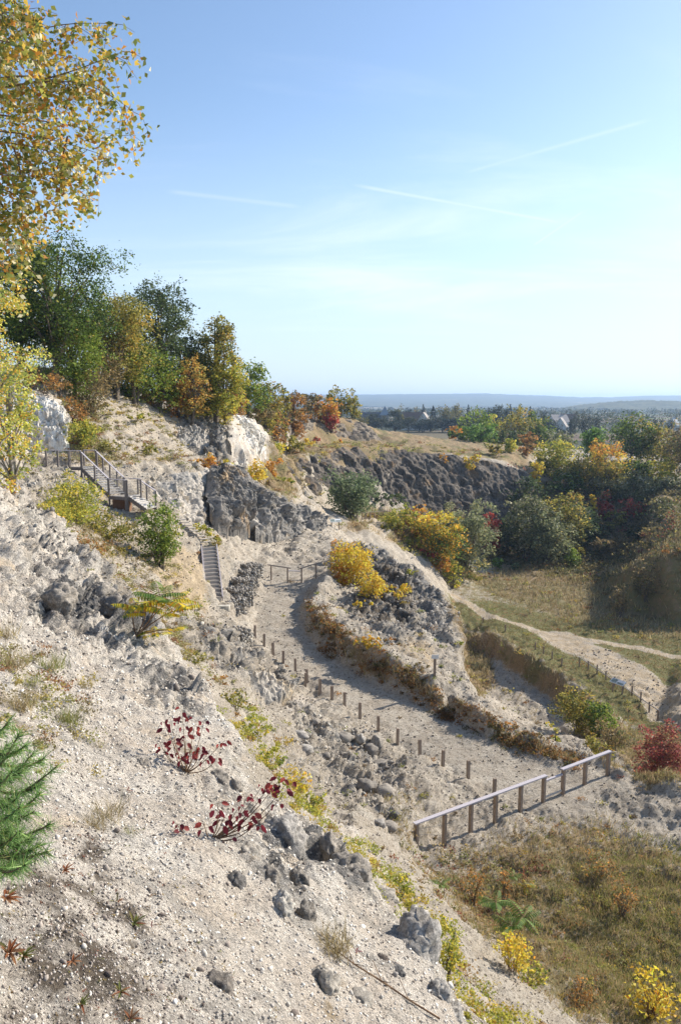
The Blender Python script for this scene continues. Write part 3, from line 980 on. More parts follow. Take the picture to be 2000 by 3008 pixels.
# push along the local slope normal so steep faces break up sideways too
Gx = gp.reshape(len(RINGS), len(TH), 3)
du = np.gradient(Gx, axis=0)
dv = np.gradient(Gx, axis=1)
N = np.cross(dv, du)
N /= np.linalg.norm(N, axis=2, keepdims=True) + 1e-9
N = np.where(N[:, :, 2:3] < 0, -N, N).reshape(-1, 3)
gp = gp + N * dz[:, None]
# small sideways jitter
nr, nt = len(RINGS), len(TH)
ii, jj = np.meshgrid(np.arange(nr - 1), np.arange(nt - 1), indexing='ij')
a = (ii * nt + jj).ravel()
quads = np.stack([a, a + 1, a + nt + 1, a + nt], 1)
ground = np_mesh('ground', gp, quads, MAT_GROUND, smooth=True,
                 attrs={'far': sstep(rad, 215, 260), 'zone_a': Wt[:, 0:3], 'zone_b': Wt[:, 3:6]})
tag(ground, kind='structure')
in_q = quads[ii.ravel() < n_in]
g_bvh = BVHTree.FromPolygons(gp[:(n_in + 1) * nt].tolist(), in_q.tolist())


def hit(px, py):
    h = g_bvh.ray_cast(Vector((0, 0, 0)), raydir(px, py).normalized(), 3000)
    return (h[0], h[1]) if h[0] else (None, None)


def gz(x, y):
    h = g_bvh.ray_cast(Vector((x, y, 300)), Vector((0, 0, -1)))
    return h[0].z if h[0] else -19.5


def ground_pt(px, py, fallback=100):
    h = hit(px, py)[0]
    return h if h else P(px, py, fallback)
# ------------------------------------------------------------ rock faces
def make_rock_mat(name, c_pale, c_mid, c_dark, streak=0.0, fine_scale=9.0, tint=None, rough=0.95, lo=0.40, hi=0.62):
    M = Mat(name, rough)
    p = M.pos()
    n1 = M.noise(p, 0.45, 7, 0.65)
    n2 = M.noise(p, 2.6, 8, 0.7)
    nv = M.noise(p, fine_scale, 6, 0.75)
    a = M.mix(M.ramp(n1, lo, hi), c_pale, c_mid)  # pale and mid stone tones spread by noise
    a = M.mix(M.ramp(n2, 0.50, 0.64), a, c_dark)
    if streak:
        s = M.noise(M.mapping(p, (1.3, 1.3, 0.14)), 2.2, 7, 0.7, 0.4)
        a = M.mix(M.math('MULTIPLY', M.ramp(s, 0.48, 0.62), streak), a, c_dark)
    if tint:
        t3 = M.noise(p, 0.32, 4, 0.6, 0.5)
        a = M.mix(M.ramp(t3, 0.55, 0.68), a, tint)
    a = M.mix(M.math('MULTIPLY', M.ramp(nv, 0.52, 0.66), 0.6), a, c_mid)
    b1 = M.bump(n2, 0.9, 0.18)
    b2 = M.bump(nv, 0.7, 0.04, b1)
    return M.fin(a, b2)


MAT_ROCK = make_rock_mat('grey_limestone', (0.37, 0.335, 0.29), (0.19, 0.18, 0.165), (0.085, 0.083, 0.08), 0.35, 9, (0.46, 0.36, 0.24))
MAT_ROCKPALE = make_rock_mat('pale_limestone', (0.58, 0.52, 0.44), (0.35, 0.325, 0.29), (0.15, 0.145, 0.14), 0.4, 9, (0.50, 0.40, 0.27))
MAT_CHALK = make_rock_mat('white_chalk', (0.88, 0.85, 0.79), (0.74, 0.69, 0.60), (0.42, 0.37, 0.31), 0.8, 7)
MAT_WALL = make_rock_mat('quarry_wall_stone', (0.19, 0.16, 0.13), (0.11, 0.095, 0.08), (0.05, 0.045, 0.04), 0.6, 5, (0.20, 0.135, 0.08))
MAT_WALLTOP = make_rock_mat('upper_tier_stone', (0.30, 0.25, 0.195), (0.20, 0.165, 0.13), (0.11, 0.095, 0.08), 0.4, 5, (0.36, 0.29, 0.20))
MAT_BLUFF = make_rock_mat('dark_bluff_stone', (0.30, 0.27, 0.235), (0.145, 0.14, 0.13), (0.065, 0.065, 0.065), 0.35, 9, (0.42, 0.30, 0.18))
MAT_SLATE = make_rock_mat('dark_scree_stone', (0.12, 0.11, 0.11), (0.07, 0.066, 0.068), (0.035, 0.034, 0.038), 0.2, 9, (0.22, 0.17, 0.12), lo=0.35, hi=0.55)


def resample(line, n):
    L = [0.0]
    for a, b in zip(line[:-1], line[1:]):
        L.append(L[-1] + (b - a).length)
    out = []
    k = 0
    for i in range(n):
        s = L[-1] * i / (n - 1)
        while k < len(line) - 2 and L[k + 1] < s:
            k += 1
        f = (s - L[k]) / max(1e-9, L[k + 1] - L[k])
        out.append(line[k].lerp(line[k + 1], min(1, max(0, f))))
    return out


def rock_face(name, top, bottom, nu, nv, mat, block=1.0, bscale=0.8, bulge=0.6, rough_edge=0.4, seed=1, gully=0.0, gs=0.8, sink=1.2, squash=1.0, mids=None, lift=0.0):
    """loft between a brow line and a foot line, broken into blocks along its normal"""
    rows = [top] + (mids or []) + [bottom]
    rows = [np.array([tuple(q) for q in resample([P(*a) for a in r_], nu)]) for r_ in rows]
    k = len(rows)
    v = np.linspace(0, 1, nv)
    G = np.zeros((nv, nu, 3))
    for i, t in enumerate(v):
        s = t * (k - 1)
        b = min(int(s), k - 2)
        G[i] = rows[b] * (1 - (s - b)) + rows[b + 1] * (s - b)
    du = np.gradient(G, axis=1)
    dv = np.gradient(G, axis=0)
    N = np.cross(du, dv)
    N /= np.linalg.norm(N, axis=2, keepdims=True) + 1e-9
    # face the camera side
    flip = (N * G).sum(2, keepdims=True).mean() > 0
    if flip:
        N = -N
    # smooth normals so the blocks do not cross
    for _ in range(6):
        Np = np.pad(N, ((1, 1), (1, 1), (0, 0)), mode='edge')
        N = (Np[1:-1, 1:-1] + Np[:-2, 1:-1] + Np[2:, 1:-1] + Np[1:-1, :-2] + Np[1:-1, 2:]) / 5
    N /= np.linalg.norm(N, axis=2, keepdims=True)
    pts = G.reshape(-1, 3)
    wob = fbm(pts, 0.5 * bscale, 4, seed)
    q = pts * bscale * np.array([1, 1, squash]) + 0.45 * wob[:, None]
    # blocks lean along the bedding, so shear the sample space
    q = q + np.stack([0.35 * q[:, 2], -0.2 * q[:, 2], 0 * q[:, 0]], 1)
    b, k1 = facets(q * 0.8, seed + 1)
    b2, k2 = facets(q * 2.1 + 5, seed + 2)
    b3, k3 = facets(q * 5.2 + 9, seed + 4)
    b4, k4 = facets(q * 12.0 + 3, seed + 6)
    fn = fbm(pts, 2.0 * bscale, 5, seed + 5)
    d = block * (0.62 * b * k1 + 0.30 * b2 * k2 + 0.15 * b3 * k3 + 0.06 * b4 * k4 - .45 + 0.35 * wob + 0.10 * fn)
    if gully:
        gl = np.abs(fbm(pts * np.array([1, 1, 0.13]), gs, 5, seed + 9))
        d += gully * (0.5 - 1.6 * gl)
    u = np.linspace(0, 1, nu)
    vv, uu = np.meshgrid(v, u, indexing='ij')
    env = np.sin(np.pi * np.clip(vv, 0.03, 1)) ** 0.5 * np.clip(np.minimum(uu, 1 - uu) * 14, 0, 1)
    env = env.ravel()
    pts = pts + N.reshape(-1, 3) * ((d + bulge) * (0.25 + 0.75 * env) - (1 - env) * 0.6)[:, None]
    edge = fbm(pts, 0.7 * bscale, 4, seed + 8) * rough_edge
    pts[:, 2] += edge * (1 - vv.ravel()) + lift
    G = pts.reshape(nv, nu, 3)
    # roll the brow back and sink foot and ends into the ground
    inward = -N.copy()
    inward[:, :, 2] = 0
    inward /= np.linalg.norm(inward, axis=2, keepdims=True) + 1e-9
    back = [G[0] + inward[0] * sink * s_ + np.array([0, 0, -dz_ * sink]) for s_, dz_ in ((1.6, .9), (0.8, .15))]
    foot = G[-1] + np.array([0, 0, -sink])
    G = np.concatenate([np.stack(back), G, foot[None]], 0)
    m, n = G.shape[0], G.shape[1]
    i_, j_ = np.meshgrid(np.arange(m - 1), np.arange(n - 1), indexing='ij')
    a = (i_ * n + j_).ravel()
    qd = np.stack([a, a + 1, a + n + 1, a + n], 1)
    if not flip:
        qd = qd[:, ::-1]
    o = np_mesh(name, G.reshape(-1, 3), qd, mat, smooth=False)
    # facets stay crisp on blocky rock
    return tag(o, kind='structure')


FACES = []
FACES.append(rock_face('rock_outcrop', [(470, 1392, 61), (540, 1385, 64), (600, 1380, 67), (632, 1362, 70), (665, 1356, 71), (722, 1368, 73), (745, 1395, 75), (775, 1430, 77), (830, 1455, 80),
                                        (880, 1478, 84), (930, 1500, 88), (968, 1540, 90)],
                       [(470, 1470, 57), (530, 1520, 58), (600, 1548, 61.5), (650, 1565, 65), (720, 1572, 69), (800, 1572, 73), (880, 1570, 77), (930, 1562, 81), (975, 1565, 84)],
                       330, 110, MAT_ROCKPALE, block=1.0, bscale=0.6, bulge=-.15, rough_edge=0.7, seed=3, squash=0.7))
FACES.append(rock_face('rock_outcrop', [(1010, 1592, 80), (1100, 1612, 74), (1200, 1665, 67), (1285, 1730, 61), (1325, 1790, 57), (1340, 1860, 53), (1345, 1940, 48)],
                       [(990, 1690, 66), (1060, 1720, 62), (1120, 1770, 58), (1170, 1820, 54.5), (1215, 1870, 51), (1260, 1930, 47.5), (1310, 1985, 44.5)],
                       210, 130, MAT_BLUFF, block=1.0, bscale=0.36, bulge=.1, rough_edge=0.5, seed=13, squash=0.8))
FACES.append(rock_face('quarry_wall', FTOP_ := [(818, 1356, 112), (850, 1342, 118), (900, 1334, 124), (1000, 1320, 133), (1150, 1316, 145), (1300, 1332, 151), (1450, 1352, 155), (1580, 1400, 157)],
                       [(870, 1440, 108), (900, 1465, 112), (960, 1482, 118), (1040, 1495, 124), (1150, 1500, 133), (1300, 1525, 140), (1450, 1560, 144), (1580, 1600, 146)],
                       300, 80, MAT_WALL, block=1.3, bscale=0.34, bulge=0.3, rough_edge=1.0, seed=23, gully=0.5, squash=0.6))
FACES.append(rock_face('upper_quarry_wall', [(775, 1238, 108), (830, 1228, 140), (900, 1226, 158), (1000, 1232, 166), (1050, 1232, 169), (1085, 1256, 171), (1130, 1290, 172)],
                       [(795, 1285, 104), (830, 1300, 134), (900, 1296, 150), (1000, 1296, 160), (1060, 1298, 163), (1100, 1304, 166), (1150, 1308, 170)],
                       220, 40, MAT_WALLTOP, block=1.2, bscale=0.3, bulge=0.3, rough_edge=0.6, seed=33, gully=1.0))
FACES.append(rock_face('chalk_face', [(-60, 1170, 60), (60, 1160, 60), (100, 1158, 60), (160, 1165, 60.3), (190, 1190, 60.6), (205, 1235, 60.2)],
                       [(-60, 1330, 57.5), (60, 1322, 57.5), (100, 1320, 57.5), (150, 1320, 57.7), (180, 1318, 58), (205, 1300, 58.6)],
                       150, 80, MAT_CHALK, block=0.3, bscale=0.7, bulge=0.2, rough_edge=0.5, seed=43, gully=0.9, gs=1.7))
FACES.append(rock_face('chalk_face', [(640, 1232, 90), (665, 1222, 91.5), (700, 1218, 93), (740, 1226, 94.5), (765, 1250, 95.5), (780, 1278, 96)],
                       [(650, 1345, 80), (672, 1400, 80), (700, 1415, 81.5), (735, 1390, 86), (758, 1350, 90), (778, 1310, 93)],
                       150, 100, MAT_CHALK, block=0.28, bscale=0.6, bulge=0.05, rough_edge=0.6, seed=53, gully=1.1, gs=1.7))
FACES.append(rock_face('grey_cliff', [(500, 1248, 84), (560, 1236, 86), (600, 1238, 88), (650, 1232, 90.2)],
                       [(520, 1285, 78), (560, 1310, 78.5), (610, 1335, 79), (662, 1365, 80.3)],
                       130, 70, MAT_ROCKPALE, block=0.8, bscale=0.6, bulge=0.1, rough_edge=0.5, seed=63, gully=0.9, gs=1.5))
FACES.append(rock_face('ledge', [(700, 1900, 39.5), (750, 1945, 39), (800, 1985, 38.8), (840, 2000, 39), (872, 1992, 40)],
                       [(740, 2010, 36.6), (775, 2055, 36.4), (820, 2056, 37), (855, 2040, 38), (880, 2015, 39.4)],
                       110, 40, MAT_ROCKPALE, block=0.5, bscale=1.6, bulge=0.3, rough_edge=0.2, seed=73, sink=.5))
FACES.append(rock_face('rock_bluff', [(612, 1385, 68), (632, 1362, 69.4), (665, 1354, 70), (705, 1358, 71), (730, 1372, 72), (745, 1400, 73)],
                       [(628, 1480, 63.5), (645, 1520, 63.5), (672, 1545, 64.5), (705, 1550, 66), (732, 1548, 68), (752, 1535, 70)],
                       170, 130, MAT_BLUFF, block=1.3, bscale=0.6, bulge=0.5, rough_edge=0.5, seed=83, squash=.6))
FACES.append(rock_face('rock_outcrop', [(755, 1400, 75.5), (800, 1440, 78), (850, 1462, 81), (900, 1485, 85), (945, 1510, 88.5), (965, 1545, 88)],
                       [(765, 1560, 70), (810, 1572, 72), (860, 1575, 75), (905, 1570, 78), (940, 1566, 81), (968, 1566, 84)],
                       170, 90, MAT_ROCK, block=1.3, bscale=0.65, bulge=0.1, rough_edge=0.6, seed=93, squash=.8))
# ------------------------------------------------------------ haze and far ridges
def ridge(name, pts, depth, seed, amp, mat, rough=9, height=120, extra=None):
    """wooded ridge: skyline given as (sight column, row, distance), sloping forward to the plain"""
    top = resample([P(*a) for a in pts], 420)
    V = []
    nrow = 26
    for k in range(nrow):
        f = k / (nrow - 1)
        for q in top:
            d = math.hypot(q.x, q.y)
            s = (d - depth * f) / d
            z = -26 + (q.z + 26) * (1 - f) ** 1.3
            V.append((q.x * s, q.y * s, z))
    V = np.array(V)
    n1 = fbm(V * np.array([1, 1, 0]), 1 / amp, 5, seed)
    n2 = fbm(V * np.array([1, 1, 0]), 6 / amp, 4, seed + 3, ridged=True)
    ff = np.repeat(np.linspace(0, 1, nrow), 420)
    V[:, 2] += n1 * rough * 0.35 * np.clip(ff * 5, 0, 1) + n2 * rough * 0.3
    # back slope
    back = np.array([(q.x * 1.15, q.y * 1.15, -30) for q in top])
    V = np.concatenate([back, V])
    m, n = nrow + 1, 420
    i_, j_ = np.meshgrid(np.arange(m - 1), np.arange(n - 1), indexing='ij')
    a = (i_ * n + j_).ravel()
    o = np_mesh(name, V, np.stack([a, a + 1, a + n + 1, a + n], 1), mat, smooth=False)
    return tag(o, kind='structure')


def make_far_wood():
    M = Mat('far_woodland', 1.0)
    p = M.pos()
    n1 = M.noise(p, 0.004, 6, 0.7)
    n2 = M.noise(p, 0.03, 5, 0.7)
    c = M.mix(M.ramp(n2, 0.35, 0.65), (0.030, 0.045, 0.018), (0.095, 0.095, 0.035))
    c = M.mix(M.ramp(n1, 0.58, 0.66), c, (0.20, 0.19, 0.10))
    return M.fin(c)


MAT_FARWOOD = make_far_wood()
ridge('wooded_hills', [(-900, 1150, 6200), (0, 1158, 6200), (600, 1160, 6300), (1046, 1161, 6300), (1250, 1159, 6300), (1420, 1157, 6300), (1560, 1162, 6300), (1700, 1168, 6300), (1790, 1168, 6300), (1900, 1164, 6300),
                       (2000, 1163, 6400), (2600, 1156, 6400), (3400, 1150, 6400)], 2600, 5, 700, MAT_FARWOOD, 22)
ridge('wooded_hills', [(1560, 1232, 2400), (1636, 1218, 2380), (1648, 1200, 2360), (1700, 1191, 2330), (1780, 1184, 2300), (1830, 1180, 2300), (1900, 1178, 2280), (2000, 1181, 2250), (2300, 1178, 2200), (2900, 1186, 2200)],
      420, 9, 120, MAT_FARWOOD, 14)

haze = MB()
haze.box(-9500, 9500, -300, 9500, -60, 75)
mh = bpy.data.materials.new('haze_air')
mh.use_nodes = True
mh.node_tree.nodes.clear()
_o = mh.node_tree.nodes.new('ShaderNodeOutputMaterial')
_v = mh.node_tree.nodes.new('ShaderNodeVolumePrincipled')
_v.inputs['Color'].default_value = (0.50, 0.70, 1.0, 1)
_v.inputs['Density'].default_value = 0.00016
_v.inputs['Anisotropy'].default_value = 0.3
mh.node_tree.links.new(_v.outputs[0], _o.inputs['Volume'])
hz = haze.build('haze', mh)
tag(hz, kind='stuff')
# ------------------------------------------------------------ plants
def make_leaf_mat(name, rough=0.6, trans=0.4, spec=0.25):
    M = Mat(name, rough)
    a = M.attr('col')
    M.inp(M.b.inputs['Base Color'], a.outputs['Color'])
    M.b.inputs['Specular IOR Level'].default_value = spec
    t = M.n.new('ShaderNodeBsdfTranslucent')
    M.l.new(a.outputs['Color'], t.inputs['Color'])
    mx = M.n.new('ShaderNodeMixShader')
    mx.inputs[0].default_value = trans
    M.l.new(M.b.outputs[0], mx.inputs[1])
    M.l.new(t.outputs[0], mx.inputs[2])
    M.l.new(mx.outputs[0], M.out.inputs['Surface'])
    return M.m


MAT_LEAF = make_leaf_mat('leaf', trans=.48)
MAT_BLADE = make_leaf_mat('grass_blade', 0.7, 0.3, 0.15)


def make_bark(name, a, b):
    M = Mat(name, 0.9)
    p = M.obj()
    n = M.noise(M.mapping(p, (6, 6, 1.4)), 3.0, 6, 0.7)
    return M.fin(M.mix(M.ramp(n, 0.38, 0.62), a, b), M.bump(n, 0.6, 0.02))


MAT_BARK = make_bark('grey_brown_bark', (0.09, 0.07, 0.05), (0.19, 0.155, 0.12))
MAT_BIRCH = make_bark('birch_bark', (0.16, 0.13, 0.10), (0.42, 0.38, 0.33))
MAT_TWIG = make_bark('twig_bark', (0.13, 0.075, 0.045), (0.26, 0.17, 0.10))

PAL = {
    'oak': [((.058, .090, .016), 5), ((.10, .13, .022), 3), ((.022, .040, .011), 3), ((.16, .12, .03), .5)],
    'oakdark': [((.048, .068, .026), 5), ((.075, .095, .034), 3), ((.028, .042, .018), 3), ((.11, .10, .04), .5)],
    'green': [((.10, .14, .022), 5), ((.155, .19, .035), 3), ((.04, .07, .015), 2), ((.24, .20, .04), .6)],
    'fresh': [((.085, .15, .030), 5), ((.13, .19, .05), 3), ((.05, .09, .02), 2)],
    'olive': [((.16, .15, .032), 4), ((.24, .20, .045), 3), ((.07, .08, .022), 3), ((.28, .18, .04), 1)],
    'yellowgreen': [((.27, .25, .045), 4), ((.17, .19, .035), 3), ((.40, .30, .04), 2), ((.09, .12, .025), 1.5)],
    'yellow': [((.50, .33, .035), 4), ((.40, .28, .04), 3), ((.30, .25, .05), 2), ((.55, .24, .03), 1)],
    'orange': [((.42, .20, .035), 4), ((.34, .14, .03), 3), ((.45, .28, .05), 2), ((.16, .12, .03), 1.5)],
    'rust': [((.24, .12, .04), 4), ((.16, .10, .04), 3), ((.34, .17, .045), 2), ((.11, .10, .035), 2)],
    'brown': [((.15, .11, .05), 4), ((.10, .085, .045), 3), ((.21, .15, .065), 2), ((.11, .12, .04), 1)],
    'red': [((.26, .045, .035), 4), ((.17, .035, .03), 3), ((.33, .10, .06), 2), ((.14, .10, .05), 2)],
    'willow': [((.105, .135, .065), 4), ((.15, .175, .09), 3), ((.06, .085, .04), 3)],
    'greywillow': [((.15, .16, .08), 4), ((.20, .20, .11), 3), ((.085, .10, .045), 3), ((.26, .21, .08), .7)],
    'maple': [((.075, .12, .03), 5), ((.45, .24, .035), 3), ((.16, .17, .04), 2)],
    'birch': [((.52, .35, .06), 3), ((.30, .29, .06), 3), ((.17, .20, .05), 3), ((.50, .22, .04), 1.2), ((.72, .64, .40), 1.3)],  # the whitish entry paints light glints on the leaves
    'birchgold': [((.52, .30, .035), 4), ((.42, .28, .05), 3), ((.50, .19, .03), 1.5), ((.20, .20, .04), 1.5)],
    'far': [((.040, .052, .022), 5), ((.07, .075, .030), 3), ((.11, .09, .04), 1)],
    'fardark': [((.022, .032, .020), 5), ((.035, .045, .024), 3)],
    'redbush': [((.21, .05, .045), 4), ((.15, .06, .045), 3), ((.26, .13, .07), 2), ((.10, .08, .04), 1)],
    'autumn': [((.36, .22, .05), 4), ((.28, .20, .05), 3), ((.20, .18, .05), 3), ((.42, .17, .04), 1)],
    'vine': [((.17, .16, .085), 4), ((.10, .115, .045), 4), ((.30, .28, .20), 1.2), ((.06, .07, .03), 2)],
}


def pick(pal, n, rng):
    cols = np.array([c for c, w in PAL[pal]])
    w = np.array([w for c, w in PAL[pal]], float)
    return cols[rng.choice(len(cols), n, p=w / w.sum())]


def leaf_quads(C, S, rng, cols, up=0.0, fold=0.25, aspect=0.62, droop=0.0):
    """rhombic, slightly folded leaves; C centres, S lengths"""
    n = len(C)
    d = rng.normal(size=(n, 3))
    d[:, 2] = d[:, 2] * 0.7 - droop
    d /= np.linalg.norm(d, axis=1, keepdims=True)
    a = rng.normal(size=(n, 3))
    a[:, 2] += up
    s = np.cross(d, a)
    s /= np.linalg.norm(s, axis=1, keepdims=True) + 1e-9
    nn = np.cross(s, d)
    h = (S / 2)[:, None]
    base = C - d * h
    tip = C + d * h
    mid = C - d * h * 0.15
    l_ = mid + s * h * aspect + nn * h * fold
    r_ = mid - s * h * aspect + nn * h * fold
    V = np.stack([base, r_, tip, l_], 1).reshape(-1, 3)
    F_ = np.arange(n * 4).reshape(n, 4)
    return V, F_, np.repeat(cols, 4, axis=0)


class Leaves:
    def __init__(self):
        self.V, self.F, self.C, self.n = [], [], [], 0

    def add(self, V, F_, C):
        self.V.append(V)
        self.F.append(F_ + self.n)
        self.C.append(C)
        self.n += len(V)

    def build(self, name, mat, parent=None, loc=None):
        return np_mesh(name, np.concatenate(self.V), np.concatenate(self.F), mat, parent, cols=np.concatenate(self.C), loc=loc)


def ystretch(px, py, Y):
    return P(px, py, Y).z


def plant(kind, px, Y, ytop, wpx, pal, label, cat='tree', group=None, cov=2.2, shape='round', lean=0.0, base=None, trunk=True, lpx=5.2, seed=None, clumps=None,
          bark=None, low=0.18, topal=None, flat=0.8, zoff=0.0):
    """a tree or shrub. px, Y: where its stem stands; ytop, wpx: where its crown reaches as sighted from the rim"""
    seed = seed if seed is not None else int(px * 7 + ytop * 3 + Y) % 100000
    rng = np.random.default_rng(seed)
    q = P(px, 1300 if base is None else base, Y)
    x = q.x
    zb = gz(x, Y) + zoff
    depth = Y * cp - zb * sp
    zt = P(px, ytop, Y).z
    x = (px - 1000) / F * (Y * cp - (zb + zt) / 2 * sp)
    zb = gz(x, Y) + zoff
    H = max(0.4, zt - zb)
    W = wpx / F * depth
    root = empty(kind, (x, Y, zb), label, cat, group)
    if shape == 'round':
        c0, rz = (0.5 + low / 2) * H, (0.5 - low / 2) * H
    else:
        c0, rz = (0.5 + low / 2) * H, (0.5 - low / 2) * H
    K = clumps or int(np.clip(wpx * (H / W) * wpx / 260, 9, 70))
    # clump centres through the crown's volume, denser towards the outside
    D = rng.normal(size=(K, 3))
    D /= np.linalg.norm(D, axis=1, keepdims=True)
    rr_ = rng.uniform(0.12, 1, K) ** 0.45
    lump = 1 + 0.28 * fbm(D * 1.7 + seed, 1.0, 2, seed % 97)
    cl = D * (rr_ * lump)[:, None] * np.array([W / 2 * .92, W / 2 * .92, rz * .92])
    if shape == 'cone':
        f = np.clip((cl[:, 2] + rz) / (2 * rz), 0, 1)
        cl[:, :2] *= (1.25 - 0.95 * f)[:, None]
    if shape == 'column':
        cl[:, :2] *= 0.9
    if shape == 'dome':
        cl[:, 2] = np.abs(cl[:, 2]) * 1.9 - rz
    cl[:, 2] += c0
    cl[:, 0] += lean * W * (cl[:, 2] / H)
    # leaves
    ls = 1.35 * lpx * depth / F
    area = wpx * (H / depth * F) * 0.7
    n = int(np.clip(1.5 * cov * area / (0.5 * lpx * lpx), 80, 26000))
    cr = (0.17 + 0.10 * rng.random(K)) * min(W, 2 * rz) * (1.35 if K < 20 else 1.0)
    # every clump is a handful of leafy sprays
    M_ = 7
    so = rng.normal(size=(K, M_, 3))
    so /= np.linalg.norm(so, axis=2, keepdims=True)
    so *= (rng.uniform(.35, 1, (K, M_, 1))) * cr[:, None, None] * np.array([1, 1, flat])
    sub_c = (cl[:, None] + so).reshape(-1, 3)
    sub_r = np.repeat(cr, M_) * rng.uniform(.22, .42, K * M_)
    si = rng.choice(K * M_, n, p=sub_r ** 2 / (sub_r ** 2).sum())
    ci = si // M_
    off = rng.normal(size=(n, 3)) * sub_r[si][:, None] * np.array([.62, .62, .40])
    off[:, 2] -= (off[:, 0] ** 2 + off[:, 1] ** 2) / (sub_r[si] + 1e-6) * .35
    C = sub_c[si] + off
    tone = rng.uniform(.78, 1.28, K * M_)[si]
    if low < 0.1:
        C[:, 2] = np.maximum(C[:, 2], 0.02 * H)
    cc = pick(pal, K, rng)
    cols = np.where(rng.random(n)[:, None] < 0.45, cc[ci], pick(pal, n, rng))
    if topal:
        tmask = (C[:, 2] / H + rng.normal(0, .16, n)) > 0.66
        cols[tmask] = pick(topal, int(tmask.sum()), rng)
    cols = np.minimum(cols * (tone * (1.4 + 0.6 * rng.random(n)))[:, None], .75)
    S = ls * rng.uniform(0.65, 1.35, n)
    L = Leaves()
    L.add(*leaf_quads(C, S, rng, cols, up=0.4))
    L.build('crown' if trunk else 'foliage', MAT_LEAF, root)
    # wood
    mb = MB()
    bk = bark or MAT_BARK
    if trunk:
        r0 = max(0.02, 0.022 * H)
        bend = rng.normal(0, .03, 2) * H
        path = [Vector((lean * W * t_ * t_ + bend[0] * math.sin(t_ * 3), bend[1] * math.sin(t_ * 2.5), H * 0.86 * t_ - (0.25 if t_ == 0 else 0))) for t_ in (0, .15, .3, .45, .6, .8, 1)]
        mb.tube(path, [r0 * k_ for k_ in (1.25, 1, .9, .75, .55, .32, .12)], 7)
        mb.build('trunk', bk, root, True)
        br = MB()
        for k_ in range(min(K, 34)):
            c = Vector(cl[k_])
            t_ = min(0.78, max(0.14, (c.z / H) * 0.75 - 0.08))
            i_ = min(5, int(t_ * 6))
            a_ = path[i_].lerp(path[i_ + 1], t_ * 6 - i_)
            m_ = a_.lerp(c, 0.55) + Vector((0, 0, (c - a_).length * (0.05 + .1 * rng.random())))
            br.tube([a_, m_, c], [r0 * 0.32, r0 * .2, r0 * .05], 5)
        br.build('limbs', bk, root, True)
    else:
        r0 = max(0.008, 0.010 * H)
        for k_ in range(min(K, 16)):
            c = Vector(cl[k_])
            a_ = Vector((rng.normal(0, .05) * W, rng.normal(0, .05) * W, -0.05))
            m_ = a_.lerp(c, 0.5) + Vector((0, 0, .08 * H))
            mb.tube([a_, m_, c], [r0, r0 * .7, r0 * .25], 5)
        mb.build('stems', bk, root, True)
    return root


